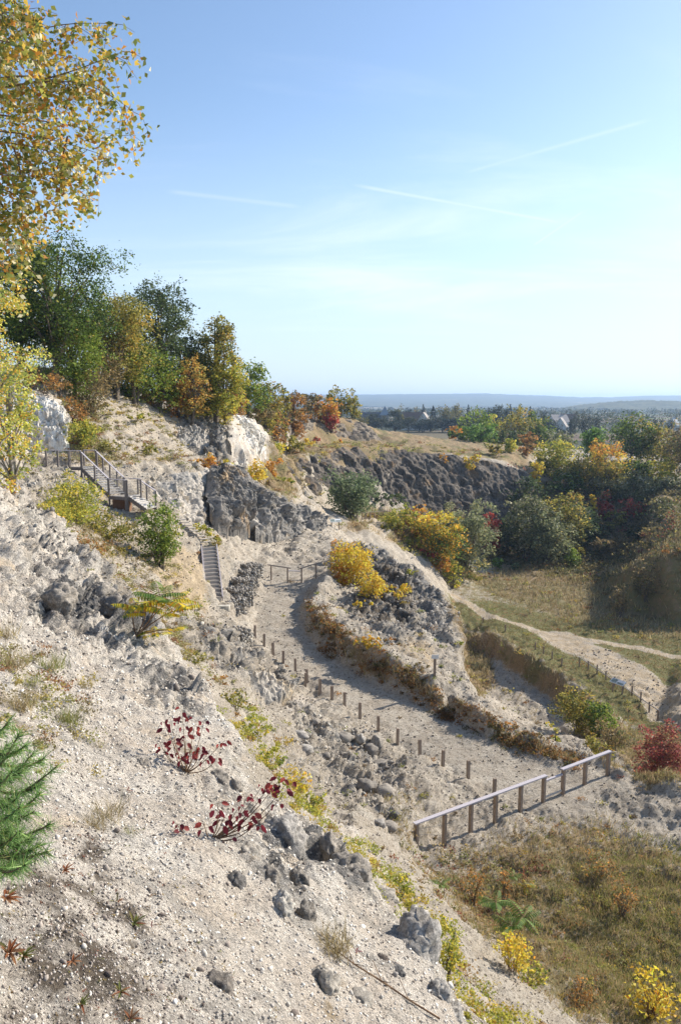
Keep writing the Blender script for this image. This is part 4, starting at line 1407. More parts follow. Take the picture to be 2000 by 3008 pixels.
G_RISE = 'trees of the wooded rise on the left'
G_RIDGE = 'autumn trees along the far end of the rise'
G_RIGHT = 'trees on the bank at the right'
G_PLAIN = 'trees behind the quarry wall'
G_VILL = 'trees around the village'
G_QUAR = 'bushes on the quarry floor'
G_BUSH = 'shrubs growing on the slopes'
T_ = [
    # kind, px, Y, ytop, w, palette, label, options
    ('oak_tree', 160, 65, 668, 330, 'oak', 'tall dark green oak with spreading limbs, highest tree of the left rise', dict(low=.22, lean=.10, cov=1.9, clumps=46, group=G_RISE)),
    ('leafy_tree', 215, 67, 890, 190, 'green', 'bright green bushy tree below the tall dark oak', dict(low=.02, group=G_RISE, cov=2.4)),
    ('leafy_tree', 60, 66, 700, 250, 'oak', 'green tree half hidden behind the birch leaves at the left edge', dict(low=.1, group=G_RISE)),
    ('leafy_tree', 335, 76, 800, 230, 'olive', 'olive green tree between the tall oak and the open crowned oak', dict(low=.12, group=G_RISE, cov=2.3)),
    ('oak_tree', 462, 84, 822, 205, 'oakdark', 'dark oak with an open crown of separate clumps against the sky', dict(low=.3, cov=1.5, clumps=46, group=G_RISE)),
    ('leafy_tree', 400, 79, 960, 170, 'green', 'mid green tree with yellowish tips in front of the open crowned oak', dict(low=.03, group=G_RISE)),
    ('birch_tree', 392, 78, 925, 55, 'yellow', 'slim yellow leaved tree among the green trees of the rise', dict(low=.1, group=G_RISE, shape='column')),
    ('leafy_tree', 545, 87, 950, 130, 'oakdark', 'dark green tree between the open oak and the pointed tree', dict(low=.05, group=G_RISE)),
    ('pointed_tree', 632, 89, 888, 165, 'olive', 'pointed olive tree with loose top, last tall one on the rise', dict(low=.12, shape='cone', group=G_RISE, cov=1.9, clumps=46)),
    ('leafy_tree', 560, 84, 1040, 100, 'autumn', 'slender orange brown tree in front of the pointed tree', dict(low=.05, group=G_RISE, cov=1.6)),
    ('leafy_tree', 662, 88, 1020, 120, 'yellowgreen', 'yellow green tree at the foot of the pointed tree', dict(low=.03, group=G_RISE)),
    ('leafy_tree', 728, 98, 1050, 120, 'green', 'green rounded tree right of the pointed tree', dict(low=.04, group=G_RISE)),
    ('leafy_tree', 785, 108, 1100, 95, 'olive', 'smaller olive tree where the rise drops to the right', dict(low=.04, group=G_RISE)),
    ('leafy_tree', 470, 82, 1030, 120, 'green', 'low green tree on the crest above the sandy slope', dict(low=.02, group=G_RISE)),
    ('thin_tree', 300, 73, 1015, 130, 'brown', 'thin brownish bush tree with bare twigs above the sandy slope', dict(low=.02, group=G_RISE, cov=1.1)),
    ('shrub', 262, 67, 1065, 120, 'brown', 'rusty bush between the bright green tree and the sandy slope', dict(low=.0, trunk=False, cat='shrub', group=G_RISE, cov=1.4)),
    ('shrub', 520, 85, 1105, 110, 'orange', 'orange bush on the crest left of the white chalk face', dict(low=.0, trunk=False, cat='shrub', group=G_RISE)),
    ('shrub', 445, 82, 1110, 100, 'rust', 'low rusty bush on the crest above the sandy slope', dict(low=.0, trunk=False, cat='shrub', group=G_RISE)),
    ('shrub', 605, 90, 1120, 110, 'yellowgreen', 'yellow green bush just above the grey cliff', dict(low=.0, trunk=False, cat='shrub', group=G_RISE)),
    ('shrub', 680, 94, 1135, 110, 'rust', 'reddish brown bush above the white chalk face', dict(low=.0, trunk=False, cat='shrub', group=G_RISE)),
    ('shrub', 385, 80, 1060, 44, 'yellow', 'narrow yellow bush on the crest of the sandy slope', dict(low=.0, trunk=False, cat='shrub', group=G_RISE)),
    ('shrub', 762, 99, 1190, 90, 'brown', 'brown bush hanging at the right end of the white chalk face', dict(low=.0, trunk=False, cat='shrub', group=G_RISE)),
    ('shrub', 130, 62, 1090, 150, 'rust', 'brown and red scrub on top of the left chalk face', dict(low=.0, trunk=False, cat='shrub', group=G_RISE, cov=1.3)),
    ('thin_tree', 832, 122, 1120, 55, 'olive', 'thin tree with a bare spindly top at the drop of the rise', dict(low=.2, group=G_RIDGE, cov=1.0)),
    ('shrub', 805, 112, 1165, 80, 'rust', 'dark rusty bush under the thin tree', dict(low=0, trunk=False, cat='shrub', group=G_RIDGE)),
    ('leafy_tree', 868, 142, 1142, 75, 'rust', 'rusty tree second from the thin tree on the ridge', dict(low=.03, group=G_RIDGE)),
    ('leafy_tree', 912, 156, 1148, 70, 'brown', 'brown round tree in the middle of the ridge', dict(low=.03, group=G_RIDGE)),
    ('leafy_tree', 938, 158, 1160, 50, 'orange', 'small orange tree in the middle of the ridge', dict(low=.03, group=G_RIDGE)),
    ('leafy_tree', 968, 160, 1162, 62, 'orange', 'orange red tree near the right end of the ridge', dict(low=.03, group=G_RIDGE)),
    ('leafy_tree', 1000, 169, 1138, 85, 'olive', 'olive tree with feathery top at the right end of the ridge', dict(low=.03, group=G_RIDGE)),
    ('shrub', 1036, 171, 1172, 56, 'olive', 'low olive bush at the very tip of the ridge', dict(low=0, trunk=False, cat='shrub', group=G_RIDGE)),
    ('shrub', 975, 158, 1200, 50, 'red', 'small red bush on the brow of the upper quarry wall', dict(low=0, trunk=False, cat='shrub', group=G_RIDGE)),
    ('shrub', 890, 152, 1196, 90, 'rust', 'rusty scrub on the brow of the upper quarry wall', dict(low=0, trunk=False, cat='shrub', group=G_RIDGE)),
    # quarry floor and benches
    ('willow_tree', 1032, 113, 1372, 152, 'willow', 'round grey green willow standing alone before the dark quarry wall', dict(low=.0, trunk=False, cat='tree', group=G_QUAR, cov=3.2, clumps=60)),
    ('willow_tree', 1372, 122, 1458, 175, 'greywillow', 'large pale grey green willow right of the maple', dict(low=.0, trunk=False, group=G_QUAR, cov=3, clumps=50)),
    ('maple_tree', 1288, 113, 1492, 150, 'maple', 'maple with orange top and green lower leaves beside the willow', dict(low=.02, trunk=True, group=G_QUAR, cov=2.8, topal='yellow')),
    ('shrub', 1180, 114, 1478, 110, 'yellowgreen', 'yellow green bush at the left end of the floor bushes', dict(low=0, trunk=False, cat='shrub', group=G_QUAR)),
    ('shrub', 1232, 116, 1480, 80, 'orange', 'orange brown bush between the yellow green bush and the maple', dict(low=0, trunk=False, cat='shrub', group=G_QUAR)),
    ('shrub', 1150, 111, 1535, 90, 'olive', 'olive scrub below the yellow green bush', dict(low=0, trunk=False, cat='shrub', group=G_QUAR)),
    ('shrub', 1205, 112, 1570, 90, 'yellowgreen', 'loose yellow green bush on the slope beneath the maple', dict(low=0, trunk=False, cat='shrub', group=G_QUAR, cov=1.5)),
    ('shrub', 1250, 111, 1610, 85, 'red', 'red brown bush on the slope below the maple', dict(low=0, trunk=False, cat='shrub', group=G_QUAR, cov=1.5)),
    ('shrub', 1290, 112, 1632, 80, 'orange', 'orange bush at the top corner of the meadow', dict(low=0, trunk=False, cat='shrub', group=G_QUAR)),
    ('shrub', 1328, 113, 1650, 60, 'yellowgreen', 'yellow green bush at the meadow corner', dict(low=0, trunk=False, cat='shrub', group=G_QUAR)),
    ('leafy_tree', 1555, 137, 1432, 135, 'vine', 'bush tree with pale yellowish top, left one of the pair under the bank', dict(low=0, trunk=False, group=G_QUAR, cov=2.6)),
    ('leafy_tree', 1650, 139, 1432, 140, 'olive', 'yellow topped bush tree, right one of the pair under the bank', dict(low=0, trunk=False, group=G_QUAR, cov=2.6)),
    ('leafy_tree', 1612, 133, 1500, 130, 'greywillow', 'blue green bush in front of the pair under the bank', dict(low=0, trunk=False, group=G_QUAR, cov=2.6)),
    ('shrub', 1485, 141, 1515, 120, 'oakdark', 'dark bush between the pale willow and the bush pair', dict(low=0, trunk=False, cat='shrub', group=G_QUAR)),
    ('shrub', 1440, 138, 1500, 60, 'red', 'dark red bush behind the pale willow', dict(low=0, trunk=False, cat='shrub', group=G_QUAR)),
    ('shrub', 1565, 139, 1560, 130, 'oakdark', 'low dark bush at the shaded edge of the meadow', dict(low=0, trunk=False, cat='shrub', group=G_QUAR)),
    ('shrub', 1680, 132, 1602, 56, 'green', 'single green bush at the shaded edge of the meadow', dict(low=0, trunk=False, cat='shrub', group=G_QUAR)),
    ('shrub', 1465, 128, 1635, 30, 'fresh', 'tiny green bush on the near side of the shaded meadow edge', dict(low=0, trunk=False, cat='shrub', group=G_QUAR)),
    ('shrub', 1515, 128, 1645, 28, 'willow', 'tiny pale bush on the shaded meadow edge', dict(low=0, trunk=False, cat='shrub', group=G_QUAR)),
    ('young_tree', 1738, 149, 1445, 22, 'yellow', 'slim bright yellow young tree on the shaded bank', dict(low=0, trunk=False, shape='column', group=G_RIGHT)),
    ('shrub', 1780, 150, 1448, 60, 'red', 'dark red bush right of the slim yellow tree', dict(low=0, trunk=False, cat='shrub', group=G_RIGHT)),
    ('shrub', 1852, 148, 1452, 62, 'red', 'red bush on the bank below the vine covered trees', dict(low=0, trunk=False, cat='shrub', group=G_RIGHT)),
    ('shrub', 1800, 147, 1500, 120, 'olive', 'olive scrub under the red bushes on the bank', dict(low=0, trunk=False, cat='shrub', group=G_RIGHT)),
    ('shrub', 1730, 146, 1510, 110, 'brown', 'brown scrub under the slim yellow tree', dict(low=0, trunk=False, cat='shrub', group=G_RIGHT)),
    ('shrub', 1920, 146, 1480, 130, 'olive', 'olive and yellow bushes at mid height of the bank', dict(low=0, trunk=False, cat='shrub', group=G_RIGHT)),
    ('shrub', 1990, 142, 1500, 110, 'rust', 'rust coloured bush at the right edge of the bank', dict(low=0, trunk=False, cat='shrub', group=G_RIGHT)),
    ('shrub', 1880, 140, 1560, 150, 'oakdark', 'dark shaded scrub low on the right bank', dict(low=0, trunk=False, cat='shrub', group=G_RIGHT)),
    ('shrub', 1760, 141, 1580, 130, 'oakdark', 'dark shaded scrub above the meadow edge', dict(low=0, trunk=False, cat='shrub', group=G_RIGHT)),
    ('vine_tree', 1770, 157, 1405, 150, 'vine', 'pale vine covered bush tree, left one on the bank shoulder', dict(low=0, trunk=False, group=G_RIGHT, cov=2.6)),
    ('vine_tree', 1880, 154, 1388, 170, 'vine', 'broad vine covered tree in the middle of the bank shoulder', dict(low=0, trunk=False, group=G_RIGHT, cov=2.6)),
    ('vine_tree', 1985, 150, 1400, 150, 'vine', 'vine covered tree at the right edge of the bank shoulder', dict(low=0, trunk=False, group=G_RIGHT, cov=2.6)),
    ('leafy_tree', 1635, 165, 1282, 130, 'yellowgreen', 'yellow green tree at the left front of the right hand wood', dict(low=.02, group=G_RIGHT)),
    ('leafy_tree', 1600, 163, 1340, 90, 'olive', 'small olive tree at the left foot of the right hand wood', dict(low=.02, group=G_RIGHT)),
    ('leafy_tree', 1740, 172, 1245, 95, 'fresh', 'dark fresh green tree with a pointed crown in the right hand wood', dict(low=.05, shape='cone', group=G_RIGHT, cov=2.8)),
    ('leafy_tree', 1778, 163, 1290, 130, 'yellow', 'golden yellow tree in the middle of the right hand wood', dict(low=.02, group=G_RIGHT, topal='orange')),
    ('leafy_tree', 1700, 161, 1330, 100, 'olive', 'olive tree below the fresh green pointed tree', dict(low=.02, group=G_RIGHT)),
    ('leafy_tree', 1855, 178, 1215, 130, 'oak', 'tall green tree, highest of the right hand wood', dict(low=.05, group=G_RIGHT)),
    ('leafy_tree', 1915, 178, 1236, 120, 'olive', 'tall olive tree right of the highest one', dict(low=.05, group=G_RIGHT)),
    ('leafy_tree', 1962, 170, 1282, 110, 'olive', 'olive tree sloping down at the right of the wood', dict(low=.05, group=G_RIGHT)),
    ('leafy_tree', 2015, 160, 1212, 120, 'brown', 'brown leaved tree cut by the right edge of the view', dict(low=.1, group=G_RIGHT, cov=1.7)),
    ('leafy_tree', 1850, 162, 1340, 130, 'oak', 'green tree low in the right hand wood', dict(low=.02, group=G_RIGHT)),
    ('leafy_tree', 1940, 160, 1345, 130, 'yellowgreen', 'yellow green tree low at the right of the wood', dict(low=.02, group=G_RIGHT)),
    ('birch_tree', 1575, 158, 1335, 40, 'yellow', 'small yellow birch on the brow at the right end of the wall', dict(low=.05, group=G_RIGHT)),
    ('shrub', 1500, 172, 1288, 60, 'yellowgreen', 'yellow green bush on the grassy brow right of the wall', dict(low=0, trunk=False, cat='shrub', group=G_PLAIN)),
    ('shrub', 1545, 176, 1300, 60, 'rust', 'rusty bush on the brow beside the right hand wood', dict(low=0, trunk=False, cat='shrub', group=G_PLAIN)),
    ('shrub', 1386, 152, 1330, 44, 'yellow', 'bright yellow bush clinging to the brow of the dark wall', dict(low=0, trunk=False, cat='shrub', group=G_PLAIN)),
    ('shrub', 1300, 150, 1335, 30, 'orange', 'small orange bush on the brow of the dark wall', dict(low=0, trunk=False, cat='shrub', group=G_PLAIN)),
    ('shrub', 1450, 165, 1298, 50, 'olive', 'small olive bush on the bench behind the wall', dict(low=0, trunk=False, cat='shrub', group=G_PLAIN)),
    ('leafy_tree', 1398, 222, 1205, 120, 'green', 'rounded green tree behind the rubble bank', dict(low=.02, group=G_PLAIN)),
    ('leafy_tree', 1412, 205, 1240, 135, 'fresh', 'light green tree in front of the rounded one behind the rubble', dict(low=.0, group=G_PLAIN, cov=2.6)),
    ('leafy_tree', 1345, 208, 1265, 70, 'oak', 'small dark green tree left of the light green one', dict(low=0, group=G_PLAIN)),
    ('leafy_tree', 1330, 212, 1246, 40, 'orange', 'small orange tree left of the light green one', dict(low=0, group=G_PLAIN)),
    ('leafy_tree', 1520, 235, 1205, 130, 'olive', 'broad olive tree left of centre in the trees behind the wall', dict(low=.02, group=G_PLAIN)),
    ('leafy_tree', 1580, 238, 1210, 110, 'oak', 'broad green tree right of the olive one behind the wall', dict(low=.02, group=G_PLAIN)),
    ('leafy_tree', 1485, 208, 1258, 120, 'oakdark', 'low dark green tree beside the light green one', dict(low=0, group=G_PLAIN)),
    ('leafy_tree', 1455, 245, 1212, 60, 'yellowgreen', 'small yellowish tree behind the light green one', dict(low=0, group=G_PLAIN)),
    ('leafy_tree', 1560, 200, 1275, 90, 'rust', 'rust coloured tree behind the grassy brow', dict(low=0, group=G_PLAIN)),
    ('leafy_tree', 1640, 215, 1262, 120, 'vine', 'pale tree behind the left front of the right hand wood', dict(low=0, group=G_PLAIN)),
    # benches and slopes
    ('shrub', 620, 70.5, 1325, 62, 'orange', 'bright orange bush on the step above the rock outcrop', dict(low=0, trunk=False, cat='shrub', group=G_BUSH)),
    ('shrub', 574, 69, 1345, 40, 'orange', 'small orange bush left of the bright one above the outcrop', dict(low=0, trunk=False, cat='shrub', group=G_BUSH)),
    ('shrub', 672, 73, 1345, 40, 'yellowgreen', 'small yellow green bush right of the bright orange bush', dict(low=0, trunk=False, cat='shrub', group=G_BUSH)),
    ('shrub', 748, 84, 1345, 80, 'yellow', 'yellow bush at the foot of the white chalk face', dict(low=0, trunk=False, cat='shrub', group=G_BUSH)),
    ('shrub', 800, 92, 1350, 70, 'orange', 'orange bush on the bench beside the foot of the chalk face', dict(low=0, trunk=False, cat='shrub', group=G_BUSH)),
    ('shrub', 830, 92, 1400, 90, 'yellowgreen', 'yellow green bush on the bench before the dark wall', dict(low=0, trunk=False, cat='shrub', group=G_BUSH)),
    ('shrub', 792, 104, 1290, 90, 'yellowgreen', 'yellow green bush under the upper quarry wall, left one', dict(low=0, trunk=False, cat='shrub', group=G_BUSH)),
    ('shrub', 858, 124, 1282, 90, 'olive', 'olive bush under the upper quarry wall', dict(low=0, trunk=False, cat='shrub', group=G_BUSH)),
    ('shrub', 908, 140, 1285, 40, 'yellow', 'small yellow bush under the upper quarry wall', dict(low=0, trunk=False, cat='shrub', group=G_BUSH)),
    ('shrub', 928, 147, 1284, 26, 'red', 'small crimson bush under the upper quarry wall', dict(low=0, trunk=False, cat='shrub', group=G_BUSH)),
    ('shrub', 994, 150, 1290, 28, 'orange', 'small orange bush at the right under the upper quarry wall', dict(low=0, trunk=False, cat='shrub', group=G_BUSH)),
    ('shrub', 222, 40, 1390, 180, 'yellowgreen', 'large yellow green bush on the slope below the wooden walkway', dict(low=0, trunk=False, cat='shrub', group=G_BUSH, cov=1.9)),
    ('shrub', 165, 36, 1450, 120, 'yellowgreen', 'yellow bush left of the large one below the walkway', dict(low=0, trunk=False, cat='shrub', group=G_BUSH, cov=1.2)),
    ('shrub', 310, 43, 1495, 170, 'olive', 'low olive bush under the stair landing', dict(low=0, trunk=False, cat='shrub', group=G_BUSH, cov=1.6)),
    ('shrub', 466, 45, 1462, 125, 'green', 'round green bush beside the timber stairs', dict(low=0, trunk=False, cat='shrub', group=G_BUSH, cov=2.2)),
    ('shrub', 240, 59.5, 1235, 110, 'yellowgreen', 'yellow green bush behind the upper stair landing', dict(low=0, trunk=False, cat='shrub', group=G_BUSH, cov=1.3)),
    ('shrub', 320, 60.5, 1290, 90, 'olive', 'olive bush behind the handrail of the upper stairs', dict(low=0, trunk=False, cat='shrub', group=G_BUSH, cov=1.1)),
    ('shrub', 215, 63, 1170, 90, 'rust', 'rusty bush right of the left chalk face', dict(low=0, trunk=False, cat='shrub', group=G_BUSH, cov=1.3)),
    ('shrub', 1035, 61, 1592, 135, 'yellow', 'tall golden yellow bush on the dark rock mound', dict(low=0, trunk=False, cat='shrub', group=G_BUSH, cov=2.6)),
    ('shrub', 1095, 57, 1680, 115, 'yellow', 'golden bush right of the tall one on the rock mound', dict(low=0, trunk=False, cat='shrub', group=G_BUSH, cov=2.4)),
    ('shrub', 1000, 60, 1650, 60, 'orange', 'orange yellow bush left of the tall one on the rock mound', dict(low=0, trunk=False, cat='shrub', group=G_BUSH)),
    ('shrub', 1172, 57.5, 1712, 84, 'yellow', 'loose yellow bush among dark stones on the rock mound', dict(low=0, trunk=False, cat='shrub', group=G_BUSH, cov=1.6)),
    ('shrub', 1207, 63, 1690, 44, 'yellowgreen', 'small yellow bush near the right edge of the rock mound', dict(low=0, trunk=False, cat='shrub', group=G_BUSH, cov=1.2)),
    ('shrub', 1062, 54, 1785, 70, 'yellow', 'yellow olive bush low on the rock mound', dict(low=0, trunk=False, cat='shrub', group=G_BUSH, cov=1.8)),
    ('shrub', 985, 66, 1585, 50, 'orange', 'small orange bush where the rock mound begins', dict(low=0, trunk=False, cat='shrub', group=G_BUSH, cov=1.3)),
    ('shrub', 1085, 44.3, 1868, 110, 'yellow', 'yellow and orange bush growing out of the gravel bank by the path', dict(low=0, trunk=False, cat='shrub', group=G_BUSH, cov=1.9, topal='orange')),
    ('shrub', 1350, 50, 1880, 36, 'yellowgreen', 'thin yellow green bush at the rim below the rock mound', dict(low=0, trunk=False, cat='shrub', group=G_BUSH, cov=1.1)),
    ('shrub', 1612, 39, 2065, 56, 'yellowgreen', 'pale yellow bush on the rim near the long handrail', dict(low=0, trunk=False, cat='shrub', group=G_BUSH, cov=1.1)),
    ('shrub', 1700, 60, 2020, 130, 'olive', 'olive bush on the bank below the lower fence, left one', dict(low=0, trunk=False, cat='shrub', group=G_BUSH)),
    ('shrub', 1765, 58, 2060, 90, 'green', 'green bush on the bank below the lower fence, right one', dict(low=0, trunk=False, cat='shrub', group=G_BUSH)),
    ('shrub', 1800, 50, 2120, 110, 'brown', 'brown scrub between the red bush and the green bush', dict(low=0, trunk=False, cat='shrub', group=G_BUSH, cov=1.7)),
    ('shrub', 1745, 46, 2160, 90, 'olive', 'olive scrub just behind the end of the long handrail', dict(low=0, trunk=False, cat='shrub', group=G_BUSH, cov=1.7)),
    ('red_bush', 1945, 42, 2105, 150, 'redbush', 'large crimson bush at the right edge behind the gravel bank', dict(low=0, trunk=False, cat='shrub', group=G_BUSH, cov=2.4)),
    ('shrub', 1920, 18.6, 2835, 130, 'yellow', 'bright yellow young birch bush in the bottom right corner', dict(low=0, trunk=False, cat='shrub', group=G_BUSH, cov=1.0, lpx=10, bark=MAT_TWIG)),
    ('shrub', 1505, 17.6, 2745, 110, 'yellow', 'golden bush at the foot of the white debris slope', dict(low=0, trunk=False, cat='shrub', group=G_BUSH, cov=1.3, lpx=8, bark=MAT_TWIG)),
    ('shrub', 1560, 17.8, 2830, 130, 'yellowgreen', 'low sprawling yellow green plant below the golden bush', dict(low=0, trunk=False, cat='shrub', group=G_BUSH, cov=.9, lpx=7)),
    ('shrub', 735, 20, 2110, 120, 'yellowgreen', 'upright yellow green plant behind the edge of the white spur', dict(low=0, trunk=False, cat='shrub', group=G_BUSH, cov=1.7, lpx=6)),
    ('shrub', 690, 24, 2020, 110, 'olive', 'olive brown bush behind the red leaved sapling', dict(low=0, trunk=False, cat='shrub', group=G_BUSH, cov=1.0, lpx=6)),
    ('shrub', 790, 17.5, 2215, 130, 'yellowgreen', 'sprawling yellow green plant below the upright one', dict(low=0, trunk=False, cat='shrub', group=G_BUSH, cov=1.6, lpx=7)),
    ('shrub', 870, 18, 2270, 90, 'yellow', 'yellow low plant right of the red leaves on the bent twig', dict(low=0, trunk=False, cat='shrub', group=G_BUSH, cov=1.5, lpx=7)),
    ('shrub', 900, 15, 2370, 130, 'yellowgreen', 'green yellow ground plant above the large grey boulder', dict(low=0, trunk=False, cat='shrub', group=G_BUSH, cov=1.3, lpx=7)),
    ('shrub', 640, 27, 1990, 90, 'rust', 'russet bush between the white spur and the rock ledge', dict(low=0, trunk=False, cat='shrub', group=G_BUSH, cov=.8, lpx=6)),
    ('shrub', 1310, 13.8, 2690, 110, 'yellowgreen', 'yellow cushion plant beside the largest dark boulder', dict(low=0, trunk=False, cat='shrub', group=G_BUSH, cov=1.2, lpx=7)),
    ('shrub', 1180, 17, 2570, 80, 'yellowgreen', 'yellow cushion plant at the edge above the dark boulder', dict(low=0, trunk=False, cat='shrub', group=G_BUSH, cov=1.2, lpx=7)),
    ('shrub', 250, 33, 1560, 150, 'rust', 'russet scrub in the hollow behind the near grey rocks', dict(low=0, trunk=False, cat='shrub', group=G_BUSH, cov=.9)),
    ('shrub', 330, 41, 1610, 130, 'olive', 'olive scrub in the shade beneath the round green bush', dict(low=0, trunk=False, cat='shrub', group=G_BUSH, cov=1.0)),
    ('shrub', 395, 42, 1690, 110, 'brown', 'brown weeds behind the sumac plant', dict(low=0, trunk=False, cat='shrub', group=G_BUSH, cov=.8)),
    ('shrub', 592, 56.5, 1535, 90, 'yellowgreen', 'long yellow grass like bush beside the log steps', dict(low=0, trunk=False, cat='shrub', group=G_BUSH, cov=1.6)),
    ('shrub', 630, 56, 1570, 70, 'olive', 'small olive bush right of the top of the straight steps', dict(low=0, trunk=False, cat='shrub', group=G_BUSH, cov=1.3)),
    ('shrub', 560, 25, 1990, 140, 'olive', 'low olive weeds behind the upright red sapling', dict(low=0, trunk=False, cat='shrub', group=G_BUSH, cov=.9, lpx=6)),
    ('shrub', 400, 73, 1212, 130, 'yellowgreen', 'yellow scrub band across the sandy hill', dict(low=0, trunk=False, cat='shrub', group=G_BUSH, cov=1.2)),
    ('shrub', 290, 69, 1180, 90, 'olive', 'olive scrub at the left of the sandy hill', dict(low=0, trunk=False, cat='shrub', group=G_BUSH, cov=1.3)),
    ('shrub', 430, 66, 1300, 100, 'olive', 'olive scrub at the foot of the sandy hill', dict(low=0, trunk=False, cat='shrub', group=G_BUSH, cov=1.1)),
    ('shrub', 240, 61, 1225, 120, 'yellowgreen', 'tall yellow green scrub right of the left chalk face', dict(low=0, trunk=False, cat='shrub', group=G_BUSH, cov=1.5)),
    ('shrub', 150, 34, 1520, 100, 'yellow', 'yellow leaved bush above the hollow at the left', dict(low=0, trunk=False, cat='shrub', group=G_BUSH, cov=1.0)),
    ('shrub', 1150, 47, 1900, 90, 'rust', 'russet bush on the gravel bank right of the yellow and orange bush', dict(low=0, trunk=False, cat='shrub', group=G_BUSH, cov=1.1)),
    ('shrub', 1010, 47, 1880, 70, 'brown', 'brown weeds on the gravel bank left of the yellow and orange bush', dict(low=0, trunk=False, cat='shrub', group=G_BUSH, cov=1.2)),
    ('shrub', 1220, 42, 1985, 90, 'brown', 'brown weeds on the gravel bank under the sign post', dict(low=0, trunk=False, cat='shrub', group=G_BUSH, cov=1.2)),
    ('shrub', 1490, 36.6, 2120, 80, 'rust', 'russet weed clump on the gravel bank near the long handrail', dict(low=0, trunk=False, cat='shrub', group=G_BUSH, cov=1.2)),
    ('shrub', 1480, 23.3, 2545, 50, 'rust', 'reddish weed in the brown meadow behind the feather leaved sapling', dict(low=0, trunk=False, cat='shrub', group=G_BUSH, cov=.5)),
    ('shrub', 1770, 25, 2500, 110, 'rust', 'red brown weed patch in the middle of the brown meadow', dict(low=0, trunk=False, cat='shrub', group=G_BUSH, cov=.45)),
    ('shrub', 1830, 23, 2560, 80, 'rust', 'russet weed patch right of the red brown one in the meadow', dict(low=0, trunk=False, cat='shrub', group=G_BUSH, cov=.45)),
    ('shrub', 1390, 23.5, 2540, 80, 'rust', 'orange brown weeds below the middle of the long handrail', dict(low=0, trunk=False, cat='shrub', group=G_BUSH, cov=.5)),
    ('shrub', 1700, 18.5, 2850, 110, 'rust', 'russet weeds left of the bright yellow young birch', dict(low=0, trunk=False, cat='shrub', group=G_BUSH, cov=.7)),
    ('leafy_tree', 1545, 150, 1395, 120, 'oakdark', 'dark tree against the right end of the quarry wall', dict(low=0, trunk=False, group=G_RIGHT)),
    ('leafy_tree', 1660, 158, 1380, 120, 'oak', 'dark green tree under the yellow green one at the front of the wood', dict(low=0, trunk=False, group=G_RIGHT)),
    ('leafy_tree', 1780, 158, 1340, 110, 'olive', 'olive tree below the golden yellow tree', dict(low=0, trunk=False, group=G_RIGHT)),
    ('shrub', 1700, 143, 1480, 130, 'oakdark', 'dark scrub below the slim yellow tree', dict(low=0, trunk=False, cat='shrub', group=G_RIGHT)),
    ('shrub', 1820, 136, 1580, 160, 'brown', 'brown bramble slope right of the meadow edge', dict(low=0, trunk=False, cat='shrub', group=G_RIGHT)),
    ('shrub', 1930, 132, 1540, 150, 'oakdark', 'dark bramble slope at the right edge above the mound', dict(low=0, trunk=False, cat='shrub', group=G_RIGHT)),
    ('shrub', 1990, 128, 1580, 120, 'olive', 'olive bramble at the right edge just above the mound', dict(low=0, trunk=False, cat='shrub', group=G_RIGHT)),
    ('shrub', 1900, 101, 1640, 90, 'brown', 'dry weeds along the crest of the shaded mound, left part', dict(low=0, trunk=False, cat='shrub', group=G_RIGHT, cov=.8)),
    ('shrub', 1980, 101, 1600, 90, 'rust', 'dry weeds along the crest of the shaded mound, right part', dict(low=0, trunk=False, cat='shrub', group=G_RIGHT, cov=.8)),
    ('shrub', 1820, 99, 1705, 60, 'brown', 'dry weeds at the left foot of the shaded mound', dict(low=0, trunk=False, cat='shrub', group=G_RIGHT, cov=.8)),
    ('shrub', 1130, 132, 1440, 120, 'oakdark', 'dark bush at the foot of the quarry wall behind the willow', dict(low=0, trunk=False, cat='shrub', group=G_QUAR, cov=1.3)),
    # the wood goes on outside the picture and shades the bank
    ('leafy_tree', 2480, 150, 1110, 300, 'olive', 'first big tree of the wood beyond the right edge', dict(low=0, group=G_RIGHT, lpx=9)),
    ('leafy_tree', 2650, 140, 1170, 300, 'oak', 'second big tree of the wood beyond the right edge', dict(low=0, group=G_RIGHT, lpx=9)),
    # birches close by on the left
    ('birch_tree', -70, 24, 640, 300, 'birch', 'golden birch at the left edge behind the hanging branches', dict(low=.0, cov=1.2, lpx=6.5, bark=MAT_BIRCH, group='birches at the left edge', clumps=70)),
    ('birch_tree', 30, 30, 960, 170, 'birch', 'small orange yellow birch in front of the left chalk face', dict(low=.0, cov=1.2, lpx=7, bark=MAT_BIRCH, group='birches at the left edge', clumps=40)),
]
for kind, px_, Y_, yt, w_, pal_, lab, opt in T_:
    plant(kind, px_, Y_, yt, w_, pal_, lab, **opt)
# ------------------------------------------------------------ village on the plain
def flatmat(name, col, rough=0.85, bump=0.0, sc=3.0, var=0.25):
    M = Mat(name, rough)
    p = M.obj()
    n = M.noise(p, sc, 5, 0.65)
    dark = tuple(c * (1 - var) for c in col)
    c = M.mix(M.ramp(n, 0.35, 0.65), col, dark)
    return M.fin(c, M.bump(n, bump, 0.01) if bump else None)


M_SLATE = flatmat('slate_roof', (0.11, 0.115, 0.13))
M_TILE = flatmat('brown_tile_roof', (0.20, 0.13, 0.10))
M_PALEROOF = flatmat('pale_roof', (0.45, 0.40, 0.36))
M_WALLW = flatmat('white_render', (0.72, 0.70, 0.66))
M_WALLB = flatmat('stone_wall', (0.38, 0.33, 0.27))
M_DARKWIN = flatmat('window_glass', (0.03, 0.035, 0.04), 0.3)
M_SPIRE = flatmat('spire_slate', (0.30, 0.34, 0.38))


